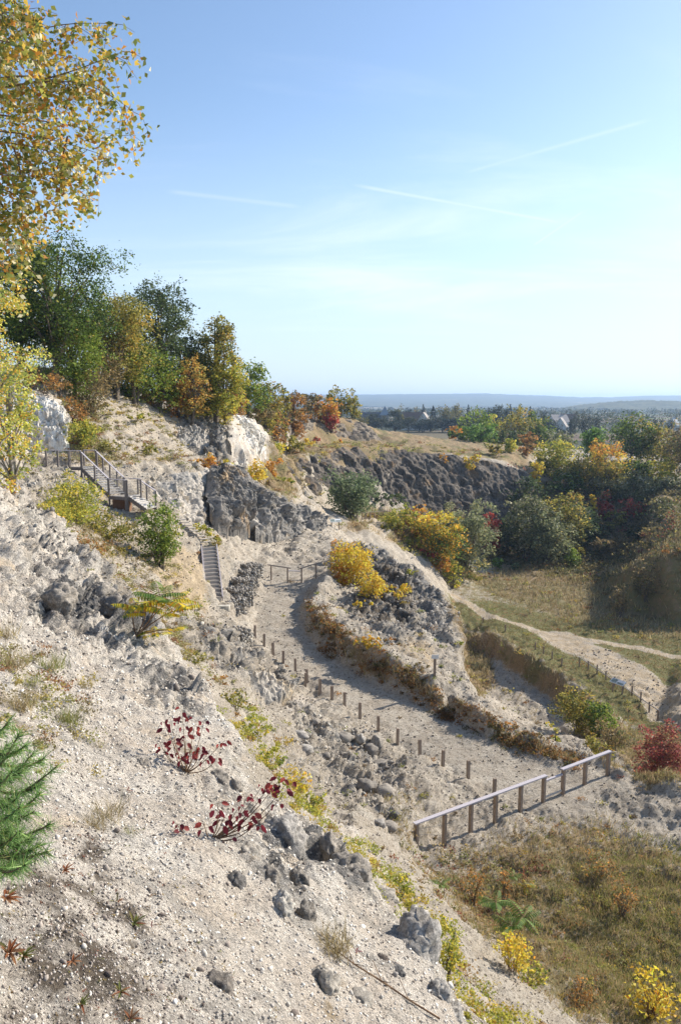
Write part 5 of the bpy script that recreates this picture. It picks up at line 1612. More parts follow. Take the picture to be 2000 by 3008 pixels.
def house(px, Y, py_ridge, wpx, depth_m, wallh, label, roofmat, wallmat, rot=0.0, chimney=True, name='house', windows=4):
    q = P(px, py_ridge, Y)
    zb = gz(q.x, Y) if Y < 230 else tin_far(q.x, Y)
    W = wpx / F * Y
    rh = max(1.5, q.z - zb - wallh)
    root = empty(name, (q.x, Y, zb), label, 'house' if name == 'house' else name)
    root.rotation_euler.z = rot
    b = MB()
    b.box(-W / 2, W / 2, -depth_m / 2, depth_m / 2, -2, wallh)
    # gable ends
    for sx in (-1, 1):
        x_ = sx * (W / 2 - 0.15)
        b.hexa([(x_ - .15, -depth_m / 2, wallh), (x_ + .15, -depth_m / 2, wallh), (x_ + .15, depth_m / 2, wallh), (x_ - .15, depth_m / 2, wallh),
                (x_ - .15, -.1, wallh + rh), (x_ + .15, -.1, wallh + rh), (x_ + .15, .1, wallh + rh), (x_ - .15, .1, wallh + rh)])
    b.build('wall', wallmat, root)
    r_ = MB()
    o_ = 0.5
    for sy in (-1, 1):
        y0, y1 = sy * (depth_m / 2 + o_), 0
        z0, z1 = wallh - 0.25, wallh + rh
        r_.hexa([(-W / 2 - o_, y0, z0), (W / 2 + o_, y0, z0), (W / 2 + o_, y1, z1), (-W / 2 - o_, y1, z1),
                 (-W / 2 - o_, y0, z0 + .3), (W / 2 + o_, y0, z0 + .3), (W / 2 + o_, y1, z1 + .3), (-W / 2 - o_, y1, z1 + .3)])
    rf = r_.build('roof', roofmat, root)
    if chimney:
        c = MB()
        c.box(W * .28, W * .28 + 1.0, -.5, .5, wallh + rh - .8, wallh + rh + 1.4)
        c.build('chimney', M_WALLB, rf)
    for k in range(windows):
        xw = -W / 2 + W * (k + .5) / windows
        w = MB()
        w.box(xw - .6, xw + .6, -depth_m / 2 - .08, -depth_m / 2 + .02, wallh * .35, wallh * .35 + 1.3)
        w.build('window', M_DARKWIN, root)
    return root


def tin_far(x, y):
    i = int(np.argmin(np.abs(np.array(RINGS) - math.hypot(x, y))))
    j = int(np.argmin(np.abs(np.array(TH) - math.atan2(x, y))))
    return float(gp[i * nt + j][2])


# church
cq = P(1130, 1192, 600)
zc_ = tin_far(cq.x, 600)
ch = empty('church', (cq.x, 600, zc_), 'village church with a pale slate spire and dark nave roof', 'church')
b = MB()
b.box(-3, 3, -3, 3, -2, 9.5)
b.build('tower', M_WALLB, ch)
b = MB()
tz = cq.z - zc_
for a0, a1, z0, z1 in ((4.2, 2.4, 9.3, 11.5), (2.4, 0.05, 11.5, tz)):
    b.hexa([(-a0, -a0, z0), (a0, -a0, z0), (a0, a0, z0), (-a0, a0, z0), (-a1, -a1, z1), (a1, -a1, z1), (a1, a1, z1), (-a1, a1, z1)])
b.build('spire', M_SPIRE, ch)
b = MB()
b.box(-24, -3, -5, 5, -2, 6)
b.build('nave', M_WALLB, ch)
b = MB()
b.hexa([(-25, -6, 5.8), (-3, -6, 5.8), (-3, 6, 5.8), (-25, 6, 5.8), (-25, -.1, 11.6), (-3, -.1, 11.6), (-3, .1, 11.6), (-25, .1, 11.6)])
b.build('roof', M_SLATE, ch)
for k in range(4):
    b = MB()
    b.box(-21 + k * 4.6, -19.8 + k * 4.6, -5.1, -4.9, 1.5, 4.5)
    b.build('window', M_DARKWIN, ch)
house(1215, 545, 1212, 66, 12, 4.0, 'long brown roofed house right of the church', M_TILE, M_WALLW, 0.1)
house(1246, 530, 1212, 22, 9, 5.0, 'white gabled house in front of the long brown roof', M_PALEROOF, M_WALLW, 1.2)
house(1437, 540, 1210, 34, 12, 5.0, 'dark roofed house between the trees in mid village', M_SLATE, M_WALLB, -0.1)
house(1582, 470, 1208, 9, 4, 2.0, 'small white pointed gable beside the dark conifers', M_WALLW, M_WALLW, 1.57, False, windows=1)
house(1640, 560, 1219, 44, 14, 5.0, 'pale roofed farm building at the right of the village', M_PALEROOF, M_WALLW, 0.12)
house(1668, 590, 1217, 40, 12, 4.0, 'brownish barn behind the pale roofed farm', M_TILE, M_WALLB, -0.15)
house(1648, 520, 1228, 14, 8, 3.0, 'small white outbuilding before the farm', M_PALEROOF, M_WALLW, 0.9, False, windows=2)
house(1978, 520, 1228, 12, 8, 4.0, 'white house at the far right beyond the brown field', M_WALLW, M_WALLW, 0.4)
house(1347, 500, 1236, 16, 8, 3.5, 'low white house among the village hedges', M_PALEROOF, M_WALLW, 0.2)


def far_plant(kind, px, Y, ytop, ybase, wpx, pal, label, shape='round'):
    rng = np.random.default_rng(int(px * 13 + ytop))
    zt, zb = P(px, ytop, Y).z, min(P(px, ybase, Y).z, tin_far(P(px, ybase, Y).x, Y) + 1)
    x = P(px, ytop, Y).x
    H, W = zt - zb, wpx / F * Y * (1.7 if shape == 'cone' else 1.1)
    root = empty(kind, (x, Y, zb), label, 'tree', G_VILL)
    K = 16
    D = rng.normal(size=(K, 3))
    D /= np.linalg.norm(D, axis=1, keepdims=True)
    cl = D * (rng.uniform(.2, 1, K) ** .5)[:, None] * np.array([W * .42, W * .42, H * .44])
    cl[:, 2] += H * .5
    lp = 4.4
    n = int(np.clip(7.0 * wpx * (ybase - ytop) * .75 / (.5 * lp * lp), 60, 5000))
    if shape == 'cone':
        u_ = 1 - rng.random(n) ** .6
        an = rng.uniform(0, 2 * math.pi, n)
        r_ = (1 - u_) * W / 2 * rng.uniform(.5, 1, n) ** .5
        C = np.stack([r_ * np.cos(an), r_ * np.sin(an), u_ * H], 1)
    else:
        ci = rng.integers(0, K, n)
        C = cl[ci] + rng.normal(size=(n, 3)) * np.array([W, W, H * .8]) * .10
    cols = pick(pal, n, rng) * rng.uniform(.75, 1.25, n)[:, None]
    L = Leaves()
    L.add(*leaf_quads(C, lp * Y / F * rng.uniform(.7, 1.3, n), rng, cols, up=.3))
    L.build('crown', MAT_LEAF, root)
    m = MB()
    m.tube([(0, 0, -1), (0, 0, H * .4), (0, 0, H * .8)], [W * .035, W * .025, W * .01], 5)
    m.build('trunk', MAT_BARK, root)


FT = [(1093, 520, 1212, 1262, 40, 'far', 'olive tree at the left end of the village below the church'), (1120, 500, 1222, 1262, 46, 'far', 'dark hedge tree in front of the church nave'),
      (1160, 510, 1200, 1260, 44, 'far', 'round tree just right of the church spire'), (1175, 520, 1193, 1240, 26, 'olive', 'narrow olive tree between spire and long roof'),
      (1200, 505, 1222, 1262, 60, 'far', 'broad hedge tree in front of the long roof'), (1200, 580, 1196, 1225, 32, 'fardark', 'dark round tree behind the long roof'),
      (1225, 570, 1195, 1225, 34, 'olive', 'olive tree behind the long roof'), (1243, 560, 1186, 1230, 22, 'fardark', 'left conifer of the village, dark and pointed', 'cone'),
      (1272, 540, 1190, 1240, 22, 'fardark', 'second dark conifer right of the white gable', 'cone'), (1265, 505, 1215, 1262, 50, 'far', 'bushy tree under the second conifer'),
      (1310, 540, 1186, 1240, 52, 'olive', 'large olive tree right of the second conifer'), (1345, 550, 1190, 1240, 44, 'olive', 'reddish olive tree in mid village'),
      (1300, 500, 1225, 1265, 60, 'fardark', 'dark hedge in front of the large olive tree'), (1335, 495, 1228, 1265, 60, 'fardark', 'dark hedge right of the white gabled house'),
      (1240, 495, 1232, 1266, 70, 'fardark', 'long dark hedge at the near edge of the village field'), (1160, 490, 1236, 1266, 80, 'fardark', 'dark hedge below the round tree by the church'),
      (1375, 500, 1188, 1240, 24, 'fardark', 'tall dark conifer standing alone in mid village', 'cone'), (1380, 480, 1225, 1262, 60, 'far', 'low tree under the lone conifer'),
      (1466, 520, 1178, 1240, 52, 'far', 'tallest round tree of the village right of the dark roof'), (1445, 515, 1192, 1240, 30, 'far', 'small tree left of the tallest round one'),
      (1499, 500, 1186, 1235, 18, 'fardark', 'pointed conifer right of the tallest tree', 'cone'), (1488, 480, 1200, 1240, 26, 'fardark', 'dark bush tree under the pointed conifer'),
      (1524, 490, 1196, 1230, 16, 'fardark', 'small conifer of the village middle', 'cone'), (1557, 480, 1192, 1235, 18, 'fardark', 'conifer left of the white pointed gable', 'cone'),
      (1580, 500, 1202, 1240, 30, 'far', 'tree behind the white pointed gable'), (1606, 440, 1207, 1250, 36, 'fardark', 'dark tree right of the white pointed gable'),
      (1618, 430, 1232, 1260, 30, 'fardark', 'dark bush at the edge of the brown field'), (1690, 470, 1203, 1235, 26, 'far', 'pale tree right of the farm'),
      (1712, 460, 1207, 1238, 26, 'far', 'second pale tree right of the farm'), (1730, 440, 1212, 1240, 20, 'fardark', 'dark pointed tree beyond the brown field', 'cone'),
      (1682, 400, 1222, 1256, 26, 'fardark', 'dark tree at the hedge in the brown field'), (1720, 395, 1224, 1252, 24, 'fardark', 'round bush tree in the brown field'),
      (1750, 400, 1222, 1252, 32, 'fardark', 'wide bush tree in the brown field'), (1920, 420, 1228, 1255, 26, 'fardark', 'left of three dark trees beyond the wood'),
      (1935, 400, 1226, 1258, 28, 'fardark', 'middle of three dark trees beyond the wood'), (1968, 405, 1228, 1258, 26, 'fardark', 'right of three dark trees beyond the wood'),
      (1650, 395, 1246, 1262, 60, 'fardark', 'low hedge across the brown field'), (1400, 460, 1215, 1262, 60, 'far', 'broad tree before the dark roofed house'),
      (1060, 470, 1212, 1262, 50, 'olive', 'olive tree between the ridge tip and the church')]
for a_ in FT:
    far_plant('village_tree', *a_)


def distant_woods():
    """hedges and copses of the plain, too far off to tell their trees apart"""
    rng = np.random.default_rng(8)
    L = Leaves()
    for k in range(420):
        Y = 480 * (5.2 ** rng.random())
        px = rng.uniform(900, 2150)
        x = (px - 1000) / F * Y
        zb = tin_far(x, Y)
        wd, hg = rng.uniform(10, 55) * Y / F * (1 + .4 * (Y > 900)), rng.uniform(6, 12)
        n = 60
        a = rng.uniform(-.5, .5, n)
        C = np.stack([x + a * wd, Y + rng.normal(0, 6, n), zb + hg * rng.random(n) * (1 - 1.5 * a * a)], 1)
        cols = pick('far' if rng.random() < .6 else 'fardark', n, rng) * rng.uniform(.9, 1.6, n)[:, None]
        L.add(*leaf_quads(C, 5.0 * Y / F * rng.uniform(.7, 1.3, n), rng, cols, up=.3))
    tag(L.build('distant_woods', MAT_LEAF), kind='stuff')


distant_woods()
# ------------------------------------------------------------ timber and stone works
def wood(name, a, b):
    M = Mat(name, 0.8)
    p = M.obj()
    n = M.noise(M.mapping(p, (14, 14, 2.2)), 2.0, 6, 0.7)
    return M.fin(M.mix(M.ramp(n, 0.35, 0.65), a, b), M.bump(n, 0.4, 0.01))


M_POST = wood('weathered_post_wood', (0.22, 0.165, 0.125), (0.33, 0.26, 0.205))
M_RAIL = wood('weathered_rail_wood', (0.52, 0.48, 0.50), (0.40, 0.365, 0.38))
M_TREAD = wood('worn_tread_wood', (0.40, 0.35, 0.29), (0.52, 0.47, 0.41))
M_FRAME = wood('grey_frame_wood', (0.15, 0.13, 0.12), (0.23, 0.20, 0.18))
M_WIRE = flatmat('wire', (0.22, 0.22, 0.22), 0.5)
M_MESH = flatmat('galvanised_mesh', (0.30, 0.30, 0.30), 0.5)
M_SIGN = flatmat('white_board', (0.80, 0.80, 0.78), 0.5)
M_PRINT = flatmat('printed_panel', (0.34, 0.40, 0.36), 0.5, 0, 9, .6)

ORD = ['first', 'second', 'third', 'fourth', 'fifth', 'sixth', 'seventh', 'eighth', 'ninth', 'tenth', 'eleventh', 'twelfth', 'thirteenth', 'fourteenth', 'fifteenth', 'sixteenth', 'seventeenth', 'eighteenth']


def on_ground(px, py, z=None):
    p = plane_z(px, py, z) if z is not None else ground_pt(px, py)
    return Vector((p.x, p.y, gz(p.x, p.y)))


# row of free standing posts beside the path
ROW = [(1450, 2338), (1374, 2296), (1300, 2252), (1233, 2209), (1167, 2168), (1111, 2140), (1057, 2114), (1012, 2079), (975, 2053), (940, 2029), (902, 2001), (897, 2012), (868, 1976), (832, 1950), (803, 1927), (776, 1908), (750, 1886)]
for k, (px_, py_) in enumerate(ROW):
    zref = -16.5 + 1.3 * max(0, (2296 - py_)) / 406
    p = on_ground(px_, py_, zref)
    m = MB()
    h = 0.82 + 0.05 * math.sin(k * 2.3)
    m.box(-.065, .065, -.055, .055, -.3, h - .02)
    m.box(-.055, .055, -.045, .045, h - .02, h)
    o = m.build('wooden_post', M_POST, loc=p)
    o.rotation_euler = (0.02 * math.sin(k * 1.7), 0.025 * math.cos(k * 2.9), 0.3 + .2 * math.sin(k))
    tag(o, ORD[k] + ' short wooden post of the row along the gravel path, counted from the long handrail', 'post', 'short posts along the gravel path')


def rail_fence(label, bases, heights, name='handrail_fence', rail_spans=((0, None),), post=(.14, .10), gate=None, wires=0, over=0.12, mat_rail=None, rail=(.16, .045), kind='fence'):
    o0 = bases[0]
    root = empty(name, tuple(o0), label, kind)
    rel = [b - o0 for b in bases]
    tops = []
    d = (rel[-1] - rel[0])
    d.z = 0
    d.normalize()
    for b, h in zip(rel, heights):
        m = MB()
        a = b + Vector((0, 0, -.35))
        m.beam(a, b + Vector((0, 0, h)), post[0], post[1], up=d)
        m.build('post', M_POST, root)
        tops.append(b + Vector((0, 0, h)))
    for s, e in rail_spans:
        seg = tops[s:e]
        m = MB()
        dd = (seg[-1] - seg[0]).normalized() * over
        m.beam(seg[0] - dd + Vector((0, 0, rail[1] / 2 + .003)), seg[-1] + dd + Vector((0, 0, rail[1] / 2 + .003)), rail[0], rail[1])
        m.build('handrail', mat_rail or M_RAIL, root)
    if gate:
        i0, i1 = gate
        for f, nm in ((0.82, 'gate_rail'), (0.16, 'gate_rail')):
            m = MB()
            a, b = rel[i0] + Vector((0, 0, heights[i0] * f)), rel[i1] + Vector((0, 0, heights[i1] * f))
            m.beam(a + d * .075, b - d * .075, .09 if f > .5 else .06, .06)
            m.build(nm, M_RAIL if f > .5 else M_TREAD, root)
    for k in range(wires):
        f = (k + 1) / (wires + 1)
        m = MB()
        for s, e in rail_spans:
            n_ = len(rel[s:e])
            for q in range(s, s + n_ - 1):
                a = rel[q] + Vector((0, 0, heights[q] * f))
                b = rel[q + 1] + Vector((0, 0, heights[q + 1] * f))
                m.tube([a, b], .006, 4)
        m.build('wires', M_WIRE, root)['kind'] = 'stuff'
    return root


NB = [(1222, 2506), (1311, 2478), (1389, 2447), (1460, 2417), (1535, 2388), (1605, 2362), (1661, 2338), (1725, 2312), (1783, 2280)]
nb = [plane_z(a, b, -16.5) for a, b in NB]
A0, A1 = nb[0], nb[-1]
line_ = []
for q in nb:      # keep them on one straight line
    t_ = (q - A0).dot(A1 - A0) / (A1 - A0).length_squared
    c = A0.lerp(A1, t_)
    line_.append(Vector((c.x, c.y, gz(c.x, c.y))))
zmean = sum(c.z for c in line_) / len(line_)
hts = [1.08 + (zmean - c.z) * 0.9 for c in line_]
rail_fence('long timber handrail fence with a gap gate crossing the gravel path in the foreground', line_, hts, rail_spans=((0, 6), (6, None)), gate=(5, 6), wires=2, post=(.15, .12), rail=(.17, .05))

g0 = [on_ground(px_, py_, -13.9) for px_, py_ in ((797, 1697), (845, 1701), (886, 1701), (928, 1697))]
gr = rail_fence('small timber barrier with a central gate frame at the far end of the gravel path', g0, [1.15, 1.15, 1.15, 1.15], name='path_barrier', rail_spans=((0, 2), (2, None)), gate=(1, 2), wires=1, post=(.13, .11), rail=(.10, .07),
                mat_rail=M_FRAME, over=.3, kind='barrier')

lf = [plane_z(1700 + 230 * k / 9, 1962 + 152 * k / 9, -28) for k in range(10)]
lf = [Vector((q.x, q.y, gz(q.x, q.y))) for q in lf]
rail_fence('timber handrail fence beside the sandy track in the lower meadow', lf, [1.05] * 10, wires=1, post=(.11, .09), rail=(.12, .05), mat_rail=M_FRAME)
for k, (px_, py_) in enumerate(((1648, 1958), (1620, 1942), (1595, 1925), (1571, 1912), (1483, 1856), (1418, 1818))):
    p = on_ground(px_, py_, -27.9)
    m = MB()
    m.box(-.07, .07, -.06, .06, -.3, .85)
    m.box(-.06, .06, -.05, .05, .85, .87)
    tag(m.build('wooden_post', M_POST, loc=p), ORD[k] + ' short post in line with the lower meadow fence, counted from its upper end', 'post', 'short posts at the lower meadow')
ff = [on_ground(1050 + 12.5 * k, 1528 - 1.3 * k) for k in range(8)]
rail_fence('tiny far off post and rail fence beyond the willow', ff, [1.0] * 8, wires=0, rail=(.1, .06), mat_rail=M_FRAME, post=(.12, .12))


def lectern(px, py, w, h, label, rot, name='information_board', Y=None, tilt=.5):
    p = ground_pt(px, py)
    root = empty(name, (p.x, p.y, gz(p.x, p.y)), label, 'sign')
    root.rotation_euler.z = rot
    m = MB()
    m.box(-w * .35 - .05, -w * .35 + .05, -.05, .05, -.2, h)
    m.build('leg', M_POST, root)
    m = MB()
    m.box(w * .35 - .05, w * .35 + .05, -.05, .05, -.2, h)
    m.build('leg', M_POST, root)
    m = MB()
    m.box(-w / 2, w / 2, -.3, .3, -.02, .02)
    b = m.build('board', M_SIGN, root, loc=(0, 0, h + .12))
    b.rotation_euler.x = tilt
    m = MB()
    m.box(-w * .45, -w * .05, -.24, .24, .021, .026)
    m.box(0.02 * w, w * .45, -.24, -.02, .021, .026)
    m.build('print', M_PRINT, b)
    return root


lectern(1812, 2035, 1.5, 0.95, 'white slanted information board at the lower meadow fence', -1.0)
lectern(985, 1552, 1.3, 0.8, 'small white information board beyond the end of the path', 0.3)
# sign post on the gravel bank
p = ground_pt(1276, 1985)
root = empty('sign_post', tuple(p), 'dark wooden post with a small white plate on top of the gravel bank', 'sign')
m = MB()
m.box(-.07, .07, -.06, .06, -.3, 1.15)
m.build('post', M_POST, root)
m = MB()
m.box(-.2, .2, -.09, -.062, 1.0, 1.22)
m.build('plate', M_SIGN, root)

# ---- timber stairs ---------------------------------------------------
M_TREADPALE = wood('pale_tread_wood', (0.55, 0.51, 0.46), (0.66, 0.62, 0.57))


def stair_flight(root, a, b, width_vec, nstep, mat=M_TREADPALE, tread=.27):
    """treads and two stringers from a (top) to b (foot)"""
    a, b, w = Vector(a), Vector(b), Vector(width_vec)
    run = b - a
    fw = Vector((run.x, run.y, 0)).normalized()
    for k in range(nstep):
        c = a + run * ((k + .5) / nstep)
        m = MB()
        m.hexa([c - fw * tread / 2, c - fw * tread / 2 + w, c + fw * tread / 2 + w, c + fw * tread / 2,
                c - fw * tread / 2 + Vector((0, 0, .07)), c - fw * tread / 2 + w + Vector((0, 0, .07)), c + fw * tread / 2 + w + Vector((0, 0, .07)), c + fw * tread / 2 + Vector((0, 0, .07))])
        m.build('tread', mat, root)
    for o_ in (Vector((0, 0, 0)), w):
        m = MB()
        m.beam(a + o_ + Vector((0, 0, -.08)), b + o_ + Vector((0, 0, -.08)), .05, .26)
        m.build('stringer', M_FRAME, root)


L1 = P(240, 1374, 53.0)           # near left corner of the upper deck's stair edge
L2 = P(322, 1455, 50.8)
wv = Vector((.78, .66, 0)) * 1.05
st = empty('timber_staircase', (0, 0, 0), 'grey timber staircase with decks and handrails on the left slope', 'staircase')
stair_flight(st, L1, L2, wv, 12)


def deck(root, corners, nb_=7):
    """boards along the first edge; each board its own piece"""
    a, b, c, d = corners
    for k in range(nb_):
        f0, f1 = k / nb_ + .008, (k + 1) / nb_ - .008
        q = [a.lerp(d, f0), b.lerp(c, f0), b.lerp(c, f1), a.lerp(d, f1)]
        m = MB()
        m.hexa([v + Vector((0, 0, -.04)) for v in q] + q)
        m.build('deck_board', M_TREAD, root)
    m = MB()
    for e0, e1 in ((a, b), (b, c), (c, d), (d, a)):
        m.beam(e0 + Vector((0, 0, -.14)), e1 + Vector((0, 0, -.14)), .05, .18)
    m.build('deck_frame', M_FRAME, root)


def post_rail(root, pts, h=1.08, mesh=False, down=0.3, infill=True):
    tops = []
    for q in pts:
        m = MB()
        m.beam(q - Vector((0, 0, down)), q + Vector((0, 0, h)), .10, .10, up=(0, 1, 0))
        m.build('post', M_FRAME, root)
        tops.append(q + Vector((0, 0, h + .02)))
    for s, e in zip(tops[:-1], tops[1:]):
        m = MB()
        m.beam(s, e, .10, .05)
        m.build('handrail', M_RAIL, root)
        if infill:
            m = MB()
            if mesh:
                n_ = 14
                for k in range(1, n_):
                    t0 = s.lerp(e, k / n_)
                    m.tube([t0, t0 - Vector((0, 0, h - .1))], .006, 3)
                for k in range(1, 9):
                    m.tube([s - Vector((0, 0, (h - .1) * k / 9)), e - Vector((0, 0, (h - .1) * k / 9))], .006, 3)
                m.build('mesh_panel', M_MESH, root)
            else:
                for k in (1, 2, 3, 4):
                    m.tube([s - Vector((0, 0, h * k / 5)), e - Vector((0, 0, h * k / 5))], .007, 3)
                m.build('wires', M_WIRE, root)['kind'] = 'stuff'


dl = Vector((-.75, .25, 0)) * 1.25
D1 = [L1 + Vector((0, 0, .05)), L1 + wv + Vector((0, 0, .05)), L1 + wv + dl + Vector((0, 0, .05)), L1 + dl + Vector((0, 0, .05))]
deck(st, D1)
post_rail(st, [D1[3], D1[0]], mesh=True, down=1.0)
post_rail(st, [D1[2], D1[1]], mesh=False, down=1.2)
post_rail(st, [L1.lerp(L2, t_) + Vector((0, 0, .0)) for t_ in (0.03, .5, .98)], down=.2)
post_rail(st, [L1.lerp(L2, t_) + wv for t_ in (0.03, .25, .5, .75, .98)], down=.2)
# lower deck and second flight
dz_ = Vector((0, 0, -.02))
dr = Vector((.80, -.45, 0)).normalized() * 1.45
D2 = [L2 + dz_, L2 + dz_ + dr, L2 + dz_ + dr + wv, L2 + dz_ + wv]
deck(st, D2)
post_rail(st, [D2[0], D2[1]], mesh=True, down=1.9)
post_rail(st, [D2[1] + Vector((.05, .05, 0)), D2[1].lerp(D2[2], .12)], mesh=False, down=1.9, infill=False)
post_rail(st, [D2[3] + Vector((0, .05, 0)), D2[2] + Vector((0, .05, 0))], mesh=True, down=1.6)
L3 = D2[1] + Vector((.05, .25, 0))
L4 = P(430, 1497, 49.3)
wv2 = Vector((.45, .9, 0)) * 1.0
stair_flight(st, L3, L4, wv2, 8)
post_rail(st, [L3.lerp(L4, t_) + wv2 for t_ in (.02, .5, .98)], down=.3)
m = MB()
m.box(-.55, .55, -.3, .3, -1.3, -.05)
m.build('foundation_block', flatmat('rusty_block', (0.22, 0.12, 0.07)), st, loc=L2 + dr * .3 + wv * .5)

# walkway fence left of the deck
wf = [P(px_, py_, Y_) for px_, py_, Y_ in ((100, 1366, 54), (138, 1366, 53.8), (172, 1368, 53.6), (207, 1371, 53.4))]
wfb = [Vector((q.x, q.y, q.z)) for q in wf]
rt = empty('walkway_fence', tuple(wfb[0]), 'timber handrail of the walkway under the white chalk face', 'fence')
tops = []
for q in wfb:
    m = MB()
    m.box(-.055, .055, -.05, .05, -.5, 1.08)
    m.build('post', M_FRAME, rt, loc=q - wfb[0])
    tops.append(q - wfb[0] + Vector((0, 0, 1.1)))
m = MB()
m.beam(tops[0] - Vector((.5, 0, 0)), tops[-1], .12, .05)
m.build('handrail', M_RAIL, rt)
for k in (1, 2, 3):
    m = MB()
    m.tube([tops[0] - Vector((0, 0, .27 * k)), tops[-1] - Vector((0, 0, .27 * k))], .007, 3)
    m.build('wire', M_WIRE, rt)

# ground stairs: timber risers let into the slope
gs = empty('log_steps', (0, 0, 0), 'upper run of broad log steps let into the slope below the green bush', 'steps')
a_, b_ = P(530, 1535, 53.6), P(603, 1600, 54.6)
for k in range(9):
    c = a_.lerp(b_, k / 8)
    m = MB()
    wv3, rn = Vector((.80, .42, 0)), Vector((.17, .07, 0))
    c = c - wv3 * .5 + Vector((0, 0, .22))
    q_ = [c - Vector((.02, .10, 0)), c + wv3 - Vector((.02, .10, 0)), c + wv3 + Vector((-.10, .26, 0)), c + Vector((-.10, .26, 0))]
    m.hexa([v - Vector((0, 0, .05)) for v in q_] + q_)
    m.build('tread', M_TREAD, gs)
m = MB()
m.beam(a_ - Vector((.42, .36, -.08)), b_ - Vector((.42, .36, -.08)), .07, .3)
m.build('stringer', M_FRAME, gs)

s2 = empty('log_steps', (0, 0, 0), 'straight lower run of timber steps between two side boards, down to the path', 'steps')
TL, TR, BL, BR = P(592, 1612, 54.6), P(637, 1612, 55.2), P(607, 1768, 48.7), P(655, 1768, 49.0)
lift = Vector((0, 0, .12))
N_ = 14
for k in range(N_):
    f = k / N_
    l_, r_ = TL.lerp(BL, f) + lift, TR.lerp(BR, f) + lift
    l2, r2 = TL.lerp(BL, f + 1 / N_) + lift, TR.lerp(BR, f + 1 / N_) + lift
    step_z = l2.z
    # riser board
    m = MB()
    m.hexa([Vector((l_.x, l2.y, step_z - .12)), Vector((r_.x, r2.y, step_z - .12)), Vector((r_.x, r2.y + .06, step_z - .12)), Vector((l_.x, l2.y + .06, step_z - .12)),
            Vector((l_.x, l2.y, l_.z)), Vector((r_.x, r2.y, l_.z)), Vector((r_.x, r2.y + .06, l_.z)), Vector((l_.x, l2.y + .06, l_.z))])
    m.build('riser', M_TREAD, s2)
    m = MB()
    m.hexa([Vector((l_.x, l2.y + .06, l_.z - .06)), Vector((r_.x, r2.y + .06, l_.z - .06)), Vector((r_.x, r_.y + .06, l_.z - .06)), Vector((l_.x, l_.y + .06, l_.z - .06)),
            Vector((l_.x, l2.y + .06, l_.z - .01)), Vector((r_.x, r2.y + .06, l_.z - .01)), Vector((r_.x, r_.y + .06, l_.z - .01)), Vector((l_.x, l_.y + .06, l_.z - .01))])
    m.build('tread', M_FRAME, s2)
for a_, b_ in ((TL, BL), (TR, BR)):
    m = MB()
    m.beam(a_ + Vector((0, 0, .22)), b_ + Vector((0, 0, .22)), .07, .34)
    m.build('side_board', M_RAIL, s2)
m = MB()
c = P(640, 1783, 48.3)
m.box(-.75, .75, -.2, .25, -.3, .1)
tag(m.build('stone_sill', flatmat('pale_sill', (0.6, 0.56, 0.48)), loc=c), 'long pale stone sill at the foot of the straight steps', 'sill')

# ------------------------------------------------------------ stones
ICO_V = []
t_ = (1 + 5 ** .5) / 2
for a_, b_ in ((-1, t_), (1, t_), (-1, -t_), (1, -t_)):
    ICO_V.append((a_, b_, 0))
for a_, b_ in ((-1, t_), (1, t_), (-1, -t_), (1, -t_)):
    ICO_V.append((0, a_, b_))
for a_, b_ in ((t_, -1), (t_, 1), (-t_, -1), (-t_, 1)):
    ICO_V.append((a_, 0, b_))
ICO_V = np.array(ICO_V) / np.linalg.norm(ICO_V[0])
ICO_F = np.array([(0, 11, 5), (0, 5, 1), (0, 1, 7), (0, 7, 10), (0, 10, 11), (1, 5, 9), (5, 11, 4), (11, 10, 2), (10, 7, 6), (7, 1, 8), (3, 9, 4), (3, 4, 2), (3, 2, 6), (3, 6, 8), (3, 8, 9), (4, 9, 5), (2, 4, 11), (6, 2, 10), (8, 6, 7), (9, 8, 1)])
OCT_V = np.array([(1, 0, 0), (-1, 0, 0), (0, 1, 0), (0, -1, 0), (0, 0, 1), (0, 0, -1)], float)
OCT_F = np.array([(0, 2, 4), (2, 1, 4), (1, 3, 4), (3, 0, 4), (2, 0, 5), (1, 2, 5), (3, 1, 5), (0, 3, 5)])


def rand_rot(n, rng):
    q = rng.normal(size=(n, 4))
    q /= np.linalg.norm(q, axis=1, keepdims=True)
    w, x, y, z = q.T
    return np.stack([1 - 2 * (y * y + z * z), 2 * (x * y - z * w), 2 * (x * z + y * w),
                     2 * (x * y + z * w), 1 - 2 * (x * x + z * z), 2 * (y * z - x * w),
                     2 * (x * z - y * w), 2 * (y * z + x * w), 1 - 2 * (x * x + y * y)], 1).reshape(n, 3, 3)


def stones_mesh(C, S, rng, cols, ico=True, flat=0.7):
    BV, BF = (ICO_V, ICO_F) if ico else (OCT_V, OCT_F)
    n, m = len(C), len(BV)
    v = BV[None] * (1 + rng.uniform(-.38, .25, (n, m, 1)))
    v = v * np.stack([rng.uniform(.75, 1.35, n), rng.uniform(.7, 1.1, n), rng.uniform(.45, .95, n) * flat / .7], 1)[:, None]
    v = np.einsum('nij,nmj->nmi', rand_rot(n, rng), v)
    v = v * (S / 2)[:, None, None] + C[:, None]
    F_ = BF[None] + (np.arange(n) * m)[:, None, None]
    return v.reshape(-1, 3), F_.reshape(-1, 3), np.repeat(cols, m, axis=0)


def make_stone_mat(name='stone', bumpy=0.5):
    M = Mat(name, 0.9)
    a = M.attr('col')
    n = M.noise(M.pos(), 40.0, 4, 0.7)
    c = M.mix(M.ramp(n, 0.35, 0.65), a.outputs['Color'], M.mix(0.45, a.outputs['Color'], (0.14, 0.13, 0.12)))
    return M.fin(c, M.bump(n, bumpy, 0.01))


